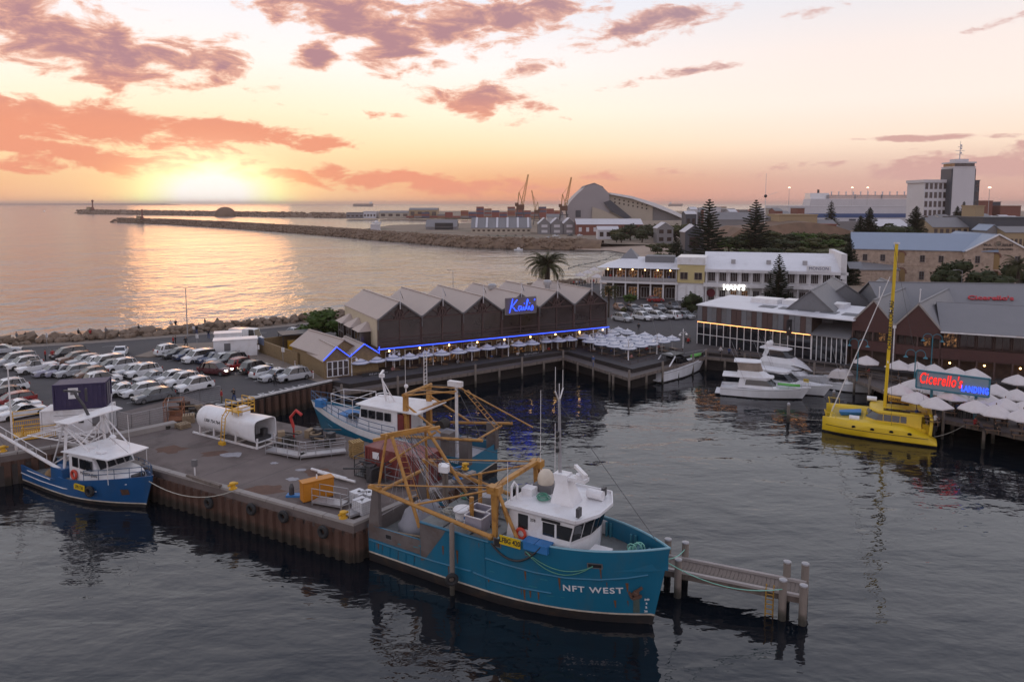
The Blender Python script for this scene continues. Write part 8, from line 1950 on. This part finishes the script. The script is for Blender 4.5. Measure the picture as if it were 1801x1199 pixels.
# cliff and its scrub
M_CLIFF=mat('limestone cliff',(.20,.125,.085),.95,var=.5,scale=.12,bump=1.0,bscale=.5,dirt=(.09,.07,.045),dirt_amt=.6,dirt_scale=.06)
q=MB();r_=random.Random(6);rings=[]
for i in range(15):
 u=i/14;x=94+62*u;top=15.5*min(1,u*7+.2)*min(1,(1-u)*3+.3);top=top*(1-.10*math.sin(u*9))+1
 rings.append([(x+r_.uniform(-2,2),322-30*u+r_.uniform(-3,3),2),(x+r_.uniform(-2,2),326-30*u+r_.uniform(-2,2),top*.6),(x,331-30*u,top),(x,355-30*u,top+.6),(x,385-30*u,top*.8),(x,410-30*u,2)])
q.loft(rings,closed=False,caps=False);co=q.build('limestone_cliff',M_CLIFF,kind='structure')
q=MB();rings=[]
for i in range(12):u=i/11;x=82+100*u;hgt=2+6.5*math.sin(.3+u*2.6);rings.append([(x+8,205+r_.uniform(-2,2)+12*(1-u),2.5),(x,240,3+hgt*.45),(x,275,3+hgt*.9),(x+8,310,3+hgt),(x+12,350,3.0)])
q.loft(rings,closed=False,caps=False);q.build('grass_slope',mat('slope grass',(.075,.075,.028),.95,var=.4,scale=.15,dirt=(.16,.12,.07),dirt_amt=.5,dirt_scale=.08),kind='structure')
# shrubs on the slope: sampled over the band seen above the hotel roof
nsh=0
adj=['round','low','spreading','ragged','dense','small','wide','squat'];
for row,(Y,z)in enumerate([(228,5.0),(250,7.5),(272,9.5),(292,11.0),(306,10.5)]):
 for k in range(13):
  px=1275+k*17+r_.uniform(-6,6)+row*3;X=(px-CX)/F_PX*Y;kind=r_.choice(['leaf','scrub','scrub','leaf','green']);hgt=r_.uniform(3.0,5.6)
  tree(kind,f'{dict(leaf="dark", scrub="olive", green="bright green")[kind]} slope shrub above the white hotel, {ordn(k)} from the pines in the {["lowest", "second", "middle", "fourth", "top"][row]} rank',(X,Y,z-1.2),hgt,'shrub','shrub','shrubs on the cliff slope',r_.uniform(1.3,2.0),r_.randrange(3));nsh+=1
for k in range(22):
 px=1075+k*7.5+r_.uniform(-6,6);Y=r_.choice([430,455,485,520]);X=(px-CX)/F_PX*Y
 tree(r_.choice(['leaf','leaf','scrub']),f'tree in the beach grove, {ordn(k)} counting right from the white roofed brick shed',(X,Y,2.8),r_.uniform(5,11),'broadleaf_tree','tree','trees behind the beach',r_.uniform(1.1,1.8),r_.randrange(3))
for k in range(16):
 px=1150+k*5+r_.uniform(-6,6);Y=r_.choice([300,340,370]);X=(px-CX)/F_PX*Y
 tree(r_.choice(['scrub','scrub','leaf']),f'low dune shrub, {ordn(k)} counting right from the beach end',(X,Y,2.6),r_.uniform(2,4),'shrub','shrub','shrubs on the beach dunes',r_.uniform(1.4,2.2),r_.randrange(3))
for k in range(5):
 treetop('leaf',860+k*15+r_.uniform(-3,3),413,520,2.8,f'round shrub, {ordn(k)} from the left along the breakwater road',1.7,k,'shrub','shrub')
# far buildings -----------------------------------------------------------------------
M_FGREY=mat('far grey cladding',(.20,.19,.195),.7,var=.15,scale=.1);M_FCREAM=mat('far cream wall',(.42,.36,.29),.8,var=.1,scale=.1);M_FWHITE=mat('far white wall',(.55,.53,.55),.7,var=.1,scale=.1);M_FBRICK=mat('far red brick',(.20,.075,.055),.85,var=.2,scale=.1);M_FBLUE=mat('far blue band',(.05,.09,.22),.6);M_FTAN=mat('far tan wall',(.34,.25,.15),.8,var=.12,scale=.1);M_FDARK=mat('far dark cladding',(.055,.06,.075),.6,var=.1,scale=.1)
def fx(px,Y):return(px-CX)/F_PX*Y
def block(name,label,cat,px0,px1,yt,Y,z0,m,depth=20,nx=0,nz=0,rz=0.0,roof=None,rh=0.0,rm=None,win=M_PANE,group=None,wf=.55,hf=.5):
 x0,x1=fx(px0,Y),fx(px1,Y);h=hz(yt,Y)-z0;Hs=House(name,label,cat,(x0,Y),(x1,Y+(x1-x0)*math.tan(rz)),z0,group);L=Hs.L
 if roof=='x':Hs.walls_x(0,L,0,depth,-1,h-rh,h,m);Hs.roof_x(0,L,0,depth,h-rh,h+.1,rm or M_FGREY,.4,.2)
 elif roof=='y':Hs.walls_y(0,L,0,depth,-1,h-rh,h,m);Hs.roof_y(0,L,0,depth,h-rh,h+.1,rm or M_FGREY,.4,.2)
 else:Hs.box('wall',(0,0,-1),(L,depth,h),m);Hs.box('roof',(-.3,-.3,h),(L+.3,depth+.3,h+.5),rm or m)
 hh=h-rh
 for i in range(nx):
  for j in range(nz):cx,cz=(i+.5)*L/nx,(j+.5)*hh/nz+.2;Hs.part('window',MB().span((cx-L/nx*wf/2,-.12,cz-hh/nz*hf/2),(cx+L/nx*wf/2,.05,cz+hh/nz*hf/2)),win)
 return Hs
# port tower and slab
PT=block('port_tower','tall pale port tower with a control deck and mast on top','tower',1670,1708,294,500,4,M_FWHITE,14);h=hz(294,500)-4;L=PT.L
PT.box('side_strip',(-.9,.5,0),(0,13,h-1),M_FDARK);PT.box('side_strip',(L,.5,0),(L+.9,13,h-1),M_FDARK)
PT.box('control_deck',(.6,0,h+.5),(L-.6,13,h+2.6),M_PANE);PT.box('deck_roof',(-.2,-.8,h+2.6),(L+.2,14,h+3.6),M_FWHITE);PT.box('roof_house',(3,3,h+3.6),(L-3,10,h+5.6),M_FWHITE)
q=MB();q.tube((L/2,6,h+5.6),(L/2,6,h+18),.35,6,.12)
for z,w in((9,2.4),(11.5,3.2),(14,1.6)):q.tube((L/2-w,6,h+z),(L/2+w,6,h+z),.16,5)
for z in(10,13,15):q.ball((L/2+.6,6,h+z),.7,8,5)
PT.part('mast',q,M_FWHITE)
PS=block('port_office','pale office slab with dark window grid beside the port tower','office block',1621,1669,320,506,4,M_FWHITE,22,6,6,wf=.62,hf=.66);PS.box('cornice',(-1,-.8,hz(320,506)-4.5),(PS.L+.5,22,hz(316,506)-4),M_FWHITE)
block('port_office','narrow right wing of the office behind the port tower','office block',1709,1717,318,512,4,M_FDARK,16,1,6)
FS=block('ferry_shed','very long white shed with a blue stripe left of the port office','shed',1385,1622,363,640,4,M_FWHITE,60);hh=hz(363,640)-4;FS.box('stripe',(0,-.3,hh*.50),(FS.L,0,hh*.68),M_FBLUE);FS.box('low_wall',(8,-14,-1),(FS.L*.98,-.2,hh*.34),M_FGREY)
for i in range(3):FS.box('door',(FS.L*(.45+i*.14),-.4,hh*.36),(FS.L*(.5+i*.14),-.05,hh*.44),M_FDARK)
block('shed','white gabled shed between the cone pines','shed',1545,1600,387,330,4,M_FWHITE,20,4,1,0,'x',3,M_FWHITE)
TB=block('tan_building','tan brick hotel with hipped grey roof before the port tower','building',1640,1712,384,330,4,M_FTAN,18,7,3,0,'x',4,M_FGREY);block('tan_building','taller tan brick stair block right of the tan hotel','building',1712,1728,363,336,4,M_FTAN,10)
block('dark_hall','dark grey flat hall at the right edge behind the museum','building',1728,1830,384,320,4,M_FDARK,30);block('cottage','small house with a pale gable before the dark hall','house',1735,1758,396,290,4,M_FGREY,9,2,1,0,'y',2,M_ROOFBLUE);block('cottage','yellowish house with a long verandah at the right edge','house',1768,1830,400,285,4,M_FTAN,12,8,1,0,'x',2)
block('container_block','dark red block of stacked containers right of the port tower','containers',1718,1742,354,560,4,M_FBRICK,20);block('container_block','lower dull red container block at the right edge','containers',1756,1792,363,560,4,M_FBRICK,20);block('container_block','dark violet container block beside the tall lamp','containers',1742,1756,356,570,4,M_FDARK,20)
block('stone_hall','tan flat topped stone hall above the cliff','building',1369,1436,379,330,10,M_FTAN,14,2,1,wf=.1,hf=.3);block('brick_house','low red brick house right of the stone hall','house',1438,1472,388,330,8,M_FBRICK,12,4,1,0,'x',2.5);block('brick_house','longer red brick house below the stone hall','house',1424,1470,396,320,7,M_FBRICK,8,3,1)
rh_=thing('round_house','grey octagonal old gaol on the cliff beside the signal mast','building',(fx(1356,340),346,13));q=MB();q.lathe([(5.5,0),(5.5,6.5),(4.8,7.2),(4.8,6.8),(0,6.8)],12);q.build('wall',M_FGREY,rh_)
sm=thing('signal_mast','tall signal mast with a dark time ball on the cliff','mast',(fx(1344,335),335,14));MB().tube((0,0,0),(0,0,hz(305,335)-14),.2,6,.08).build('pole',M_WSTEEL,sm);MB().ball((0,0,hz(345,335)-14),.75,10,6).build('time_ball',M_BLACK,sm);MB().tube((0,0,hz(345,335)-14),(5.5,0,hz(338,335)-14),.07,5).build('yard',M_WSTEEL,sm)
# curved hall
CH=thing('curved_hall','huge grey curved hall with a swooping white tail beyond the harbour sheds','museum',(fx(995,720),720,3));Y0=720
def prof(pts):return[(fx(a,Y0)-fx(995,Y0),hz(b,Y0)-3)for a,b in pts]
A_=prof([(995,388),(996,366),(1003,354),(1014,342),(1026,331),(1036,326),(1045,324.5),(1054,327),(1063,333),(1071,341),(1072,388)]);q=MB();q.slabx([(x,max(z,0))for x,z in A_],0,46);q.build('tall_shell',wave_add('hall cladding','X',.45,.6,.2,col=(.33,.30,.31),rough=.5,var=.1,scale=.05),CH)
cap=prof([(1026,331),(1036,326),(1045,324.5),(1054,327),(1063,333),(1060,328),(1045,321.5),(1030,326)]);q=MB();q.slabx(cap,4,42);q.build('ridge_cap',M_FGREY,CH)
B_=prof([(1072.5,388),(1072.5,341.5),(1090,344),(1110,349),(1130,355),(1148,362),(1148,388)]);q=MB();q.slabx([(x,max(z,0))for x,z in B_],3,44);q.build('cream_wing',M_FCREAM,CH)
D_=prof([(1072.5,339),(1110,345),(1150,357),(1180,369),(1207,382),(1203,386),(1176,374),(1148,363),(1110,349.5),(1072.5,342)]);q=MB();q.slabx(D_,-1,46);q.build('white_tail_roof',M_WHITE,CH)
D_=prof([(1148.5,388),(1148.5,363),(1176,374.5),(1200,386),(1200,388)]);q=MB();q.slabx([(x,max(z,0))for x,z in D_],5,42);q.build('tail_wall',M_FGREY,CH)
for a,b,w,h_ in[(1012,376,9,12),(1047,379,5,4)]:x=fx(a,Y0)-fx(995,Y0);MB().span((x,-.4,hz(b+h_/2,Y0)-3),(x+w*.56,.2,hz(b-h_/2,Y0)-3)).build('door',M_FDARK,CH)
q=MB();D_=prof([(1040,386),(1041,364),(1060,370),(1088,384),(1088,386)]);q.slabx(D_,-2,-.5);q.build('entrance_wall',M_FCREAM,CH)
q=MB();D_=prof([(1060,356),(1072,352),(1110,383),(1098,385),(1074,372)]);q.slabx(D_,-3,-2.1);q.build('dark_ramp',M_FDARK,CH)
rr=random.Random(5)
for i in range(16):a,b=1080+(i%8)*8,350+(i%8)*1.6+(i//8)*6;x=fx(a,Y0)-fx(995,Y0);MB().span((x,2.6,hz(b+1.4,Y0)-3),(x+1.4,3.1,hz(b-1.4,Y0)-3)).build('window',M_PANE,CH)
# harbour sheds
block('open_shed','grey gabled boat shed with an open dark front on the breakwater','shed',749,803,387,640,3.2,M_FGREY,22,0,0,0,'x',6,M_FGREY).box('opening',(8,-.3,0),(24,.1,6),M_BLACK)
s_=block('long_shed','long cream shed with pale skylight strips on its dark roof','shed',829,934,384,560,3.2,M_FCREAM,26,12,1,0,'x',7.5,M_FGREY,wf=.5,hf=.3)
for k in range(6):x=3+k*8;q=MB();q.slaby([(-.2,hz(384,560)-3.2-7.1),(12.4,hz(384,560)-3.2+.15),(12.4,hz(384,560)-3.2+.5),(-.2,hz(384,560)-3.2-6.8)],x,x+1.6);s_.part('skylight',q,M_FWHITE)
for k in range(3):block('grey_gable',f'grey gabled warehouse, {ordn(k)} of three from the long cream shed','warehouse',947+k*22,968+k*22,384,545,3.2,M_FGREY,24,1,2,0,'y',4,M_FWHITE,M_FWHITE,wf=.5,hf=.5)
block('brick_shed','long red brick shed with a rounded white roof before the curved hall','shed',1014,1130,386,530,3.2,M_FBRICK,22,9,1,0,'x',3.6,M_FWHITE,M_FWHITE,wf=.4,hf=.4);block('white_shed','small white roofed shed among the harbour trees','shed',1052,1088,399,470,3.2,M_FWHITE,12,3,1,0,'x',2,M_FWHITE);block('cottage','grey timber house with white gable near the beach trees','house',1156,1184,392,420,3.2,M_FGREY,12,2,2,0,'y',3,M_FWHITE);block('cottage','dark shed with white gable edge under the tall pines','house',1205,1238,396,330,3.2,M_FDARK,10,1,1,0,'y',3,M_FWHITE);block('white_shed','low white store left of the curved hall','shed',962,994,377,760,3.4,M_FWHITE,20,0,0,0,'x',3);block('grey_shed','broad grey shed behind the pines right of the curved tail','shed',1262,1322,374,520,4,M_FGREY,20,0,0,0,'x',5)
# town roofs on the right between pines
for i in range(26):
 px=1205+i*7.8+rr.uniform(-2,2);Y=560+(i%5)*60;w=rr.uniform(8,22);yt=rr.uniform(364,374)
 mi_=rr.randrange(5);block('town_house',f'{["grey", "white", "cream", "brick", "dark"][mi_]} low building among harbour roofs, number {ordn(i % 25)} from the curved hall','building',px,px+w,yt,Y,3.4,[M_FGREY,M_FWHITE,M_FCREAM,M_FBRICK,M_FDARK][mi_],14,2,1,0,rr.choice(['x',None,None]),2.0,rr.choice([M_FGREY,M_FWHITE,M_FBRICK]),group='low buildings behind the pines')
for i in range(12):
 px=1640+i*14;block('town_house',f'low building right of the port tower, {ordn(i)} counting towards the picture edge','building',px,px+rr.uniform(12,20),rr.uniform(374,382),430+(i%3)*40,3.4,rr.choice([M_FGREY,M_FWHITE,M_FBRICK]),14,2,1,0,'x',2,rr.choice([M_FGREY,M_FWHITE]),group='low buildings right of the tower')
# container stacks on the far wharf
cm=[mat('far container '+n,c,.6,var=.1)for n,c in(('red',(.22,.05,.035)),('rust',(.26,.10,.045)),('blue',(.06,.07,.13)),('grey',(.20,.18,.18)))];cn=['red','rust brown','blue','grey']
cb=MB().span((0,0,0),(12.2,4,2.9));cme=[cb.mesh('container',m)for m in cm]
for i in range(22):
 Yc=1180;x=fx(780,Yc)+i*12.6-60;hn=3+(i*7)%4 if i>6 else 1+(i%3)
 for k in range(hn):j=(i*3+k*2+(i//3))%4;j=0 if(i+k)%3==0 else j;o=ob('shipping_container',cme[j],None,f'{cn[j]} container in the {ordn(i)} far harbour stack from the warehouses, {ordn(k)} tier up','container','containers on the far wharf',loc=(x,Yc,3.4+k*2.95));o.scale=(1,1,1)
for i,(a,b,t_,m,lb)in enumerate([(668,720,371,M_FCREAM,'long cream store on the far wharf left of the containers'),(720,770,366,M_FTAN,'tan warehouse beside the far containers'),(610,640,374,M_FGREY,'low grey hut on the outer breakwater'),(640,662,372,M_FWHITE,'white hut on the outer breakwater')]):block('warehouse',lb,'warehouse',a,b,t_,1190,3.4,m,25,4,1,0,'x' if i<2 else None,3)
# portal cranes
def crane(label,px,ytop,ybase,Y,lean):
 t=thing('portal_crane',label,'crane',(fx(px,Y),Y,3.4),0,'harbour cranes');hT=hz(ytop,Y)-3.4;k=hT/60;hp=20*k;q=MB()
 for x in(-5,5):
  for y in(-5,5):q.tube((x*k*1.3,y*k*1.3,0),(x*k*.6,y*k*.6,hp),.7*k,5)
 for z in(.35,.75):q.tube((-5.5*k,-5*k,hp*z),(5.5*k,-5*k,hp*z),.5*k,5)
 q.build('portal',M_STEEL,t);q=MB();q.box((0,0,hp+3*k),(9*k,7*k,6*k));q.box((-4*k*lean,0,hp+6*k),(4*k,4*k,4*k));q.build('machine_house',mat('crane rust',(.13,.06,.035),.7),t)
 q=MB();a0,a1=Vector((2*k*lean,0,hp+5*k)),Vector((9*k*lean,0,hT));w=1.6*k
 for s1 in(-1,1):
  for s2 in(-1,1):q.tube(a0+Vector((s1*w,s2*w,0)),a1+Vector((s1*w*.3,s2*w*.3,0)),.32*k,4)
 for i in range(12):
  u,v=i/12,(i+1)/12;s=-1 if i%2 else 1
  for s2 in(-1,1):q.tube(a0.lerp(a1,u)+Vector((s*w*(1-.7*u),s2*w,0)),a0.lerp(a1,v)+Vector((-s*w*(1-.7*v),s2*w,0)),.22*k,4)
 q.build('jib',M_GANTRY,t);q=MB();q.tube((-3*k*lean,0,hp+5*k),(-1.5*k*lean,0,hp+20*k),.5*k,5);q.tube((-1.5*k*lean,0,hp+20*k),a1.lerp(a0,.25),.18*k,4);q.tube((-1.5*k*lean,0,hp+20*k),(3*k*lean,0,hp+6*k),.4*k,5);q.build('tower_frame',M_GANTRY,t)
crane('left tall portal crane with its jib leaning right',915,307,382,700,1);crane('small middle portal crane with its jib leaning left',944,335,382,780,-1);crane('right portal crane next to the curved hall',991,312,382,700,1)
# ships and small boats
def ship(label,px0,px1,yd,Y,hull,z=0,deckhouse=.8,name='cargo_ship',grp=None,dh=7):
 x0,x1=fx(px0,Y),fx(px1,Y);L=x1-x0;t=thing(name,label,'ship',(x0,Y,0),0,grp);hd=hz(yd,Y);q=MB();q.loft([[(0,-L*.06,-1),(L*.04,-L*.07,hd),(L*.04,L*.07,hd),(0,L*.06,-1)],[(L*.9,-L*.07,-1),(L*.9,-L*.07,hd),(L*.9,L*.07,hd),(L*.9,L*.07,-1)],[(L*.96,-.3,-1),(L,-.3,hd*1.1),(L,.3,hd*1.1),(L*.96,.3,-1)]]);q.build('hull',hull,t)
 MB().span((L*(deckhouse-.08),-L*.05,hd),(L*(deckhouse+.06),L*.05,hd+dh)).build('deckhouse',M_WHITE,t);q=MB()
 for u in(.2,.4,.6):q.tube((L*u,0,hd),(L*u,0,hd+dh*.8),L*.006,5)
 q.build('deck_mast',hull,t);MB().tube((L*deckhouse,0,hd+dh),(L*deckhouse,0,hd+dh*1.6),L*.008,6).build('funnel',M_BLACK,t);return t
ship('long low cargo ship on the horizon',622,658,358.5,6500,M_FDARK,deckhouse=.88,dh=16);ship('second faint cargo ship on the horizon right of the curved hall',1174,1200,358.6,7500,M_FDARK,deckhouse=.15,dh=16)
lv=ship('white livestock ship berthed behind the long ferry shed',1408,1640,350,760,M_FWHITE,deckhouse=.12,dh=6,name='livestock_ship');Lx=fx(1640,760)-fx(1408,760);hd=hz(350,760)
for k in range(4):MB().span((Lx*.16,-Lx*.062,hd+.3+k*1.0),(Lx*.9,Lx*.062,hd+.9+k*1.0)).build('deck_tier',M_FWHITE if k%2==0 else M_FGREY,lv)
for k in range(12):x=Lx*(.22+k*.055);q=MB();q.lathe([(.6,0),(.6,2.6),(1.1,3.2),(.5,3.6)],8,(x,0,hd+4));q.build('ventilator',M_FWHITE,lv)
MB().span((Lx*.84,-3,hd+4),(Lx*.89,3,hd+11)).build('funnel',mat('funnel blue',(.03,.05,.12),.6),lv)
for k,px in enumerate((1385,1495,1522,1735)):
 p=(fx(px,700 if px<1700 else 520),700 if px<1700 else 520,4);t=thing('flood_light_mast',f'tall flood light mast with a lit head, {ordn(k)} from the left on the right skyline','light mast',p);hm=hz(330,p[1])-4;MB().tube((0,0,0),(0,0,hm),.28,6,.15).build('pole',M_GALV,t);MB().ball((0,0,hm),.9,8,5,sq=(1.3,1,.6)).build('lamp',emit('far lamp',(1,.72,.5),3.0),t)
def small_boat(label,px,py,L,rz):
 t=thing('small_boat',label,'boat',at(px,py,0),rz,'small boats under way');q=MB();q.loft([[(-L/2,-L*.15,-.2),(-L/2,-L*.16,L*.1),(-L/2,L*.16,L*.1),(-L/2,L*.15,-.2)],[(L*.2,-L*.14,-.2),(L*.2,-L*.16,L*.12),(L*.2,L*.16,L*.12),(L*.2,L*.14,-.2)],[(L*.45,-.1,-.2),(L*.5,-.1,L*.16),(L*.5,.1,L*.16),(L*.45,.1,-.2)]]);q.build('hull',M_WHH,t);MB().box((0,0,L*.2),(L*.4,L*.24,L*.18),0,None,.8).build('cabin',M_WHITE,t);MB().tube((0,0,L*.28),(0,0,L*.5),.06,5).build('mast',M_GALV,t)
small_boat('small dark pilot boat far out at the left',78,372,14,2.0);small_boat('white motor boat entering between the breakwaters',662,393,13,.2);small_boat('small white boat moored near the open shed',731,400,11,.3);small_boat('tiny dinghy beside the beach below the breakwater',912,440,5,.1)
bo=thing('float_line','dark line of floats curving round the beach swimming area','float line',at(1000,472,0));q=MB();base=at(1000,472,0);pts=[at(a,b,.05)-base for a,b in((1000,472),(1018,466),(1040,463),(1066,456),(1082,448))];q.path(pts,.12,5);q.build('line',M_BLACK,bo)
for k in range(9):p=pts[min(3,k//2)].lerp(pts[min(4,k//2+1)],(k%2)*.5);MB().ball(p,.35,6,4).build('float',M_BLACK,bo)
# beacons on the breakwater heads
def beacon(label,px,Y,zb,h):t=thing('harbour_beacon',label,'beacon',(fx(px,Y),Y,zb));MB().lathe([(h*.16,0),(h*.13,h*.2),(h*.07,h*.25),(h*.06,h*.8),(h*.12,h*.82),(h*.1,h*.95),(0,h)],8).build('tower',M_FBRICK,t);MB().span((-h*.5,-h*.2,0),(-h*.15,h*.2,h*.3)).build('hut',M_FTAN,t)
beacon('beacon on the head of the near breakwater',252,960,6,13);beacon('beacon on the head of the outer breakwater',166,1850,10,26)
q=MB();q.ball((0,0,0),1,12,8,sq=(1,.6,.45));me=q.mesh('mound',M_MOLE,True);o=ob('bunker_mound',me,None,'dark rounded mound on the outer breakwater under the sun','mound',loc=(fx(398,1500),1500,3.5));o.scale=(22,22,36)
hut=block('concrete_hut','white square hut on the near breakwater by the boat entrance','hut',652,667,396,560,5.0,M_FWHITE,6)
# white beach umbrellas and a crowd of drinkers near the sea end
for i,(px,py)in enumerate([(1020,497),(1033,492),(1045,486),(1050,500)]):dup(cr,at(px,py,2.9),.3*i,f'white umbrella on the beach terrace beside the palm, {ordn(i)} from the palm')
for i in range(10):px=1004+i*5;person(['stand','walk'][i%2],sc[i%7],'black',at(px,504-.4*i,2.9),i,f'person in {sc[i % 7]}, {ordn(i)} from the palm on the beach terrace')
# thin warm air
MB().span((-16500,-60,-7),(16500,16500,62)).build('haze',None,kind='stuff')
hm_=bpy.data.materials.new('haze');hm_.use_nodes=True;t=NT(hm_.node_tree);t.n.remove(t.n['Principled BSDF']);pv=t.node('ShaderNodeVolumePrincipled')
pv.inputs['Color'].default_value=(1.0,.80,.71,1);pv.inputs['Density'].default_value=0.00009;pv.inputs['Anisotropy'].default_value=.3
t.l.new(pv.outputs[0],t.n['Material Output'].inputs['Volume']);bpy.data.objects['haze'].data.materials.clear();bpy.data.objects['haze'].data.materials.append(hm_)
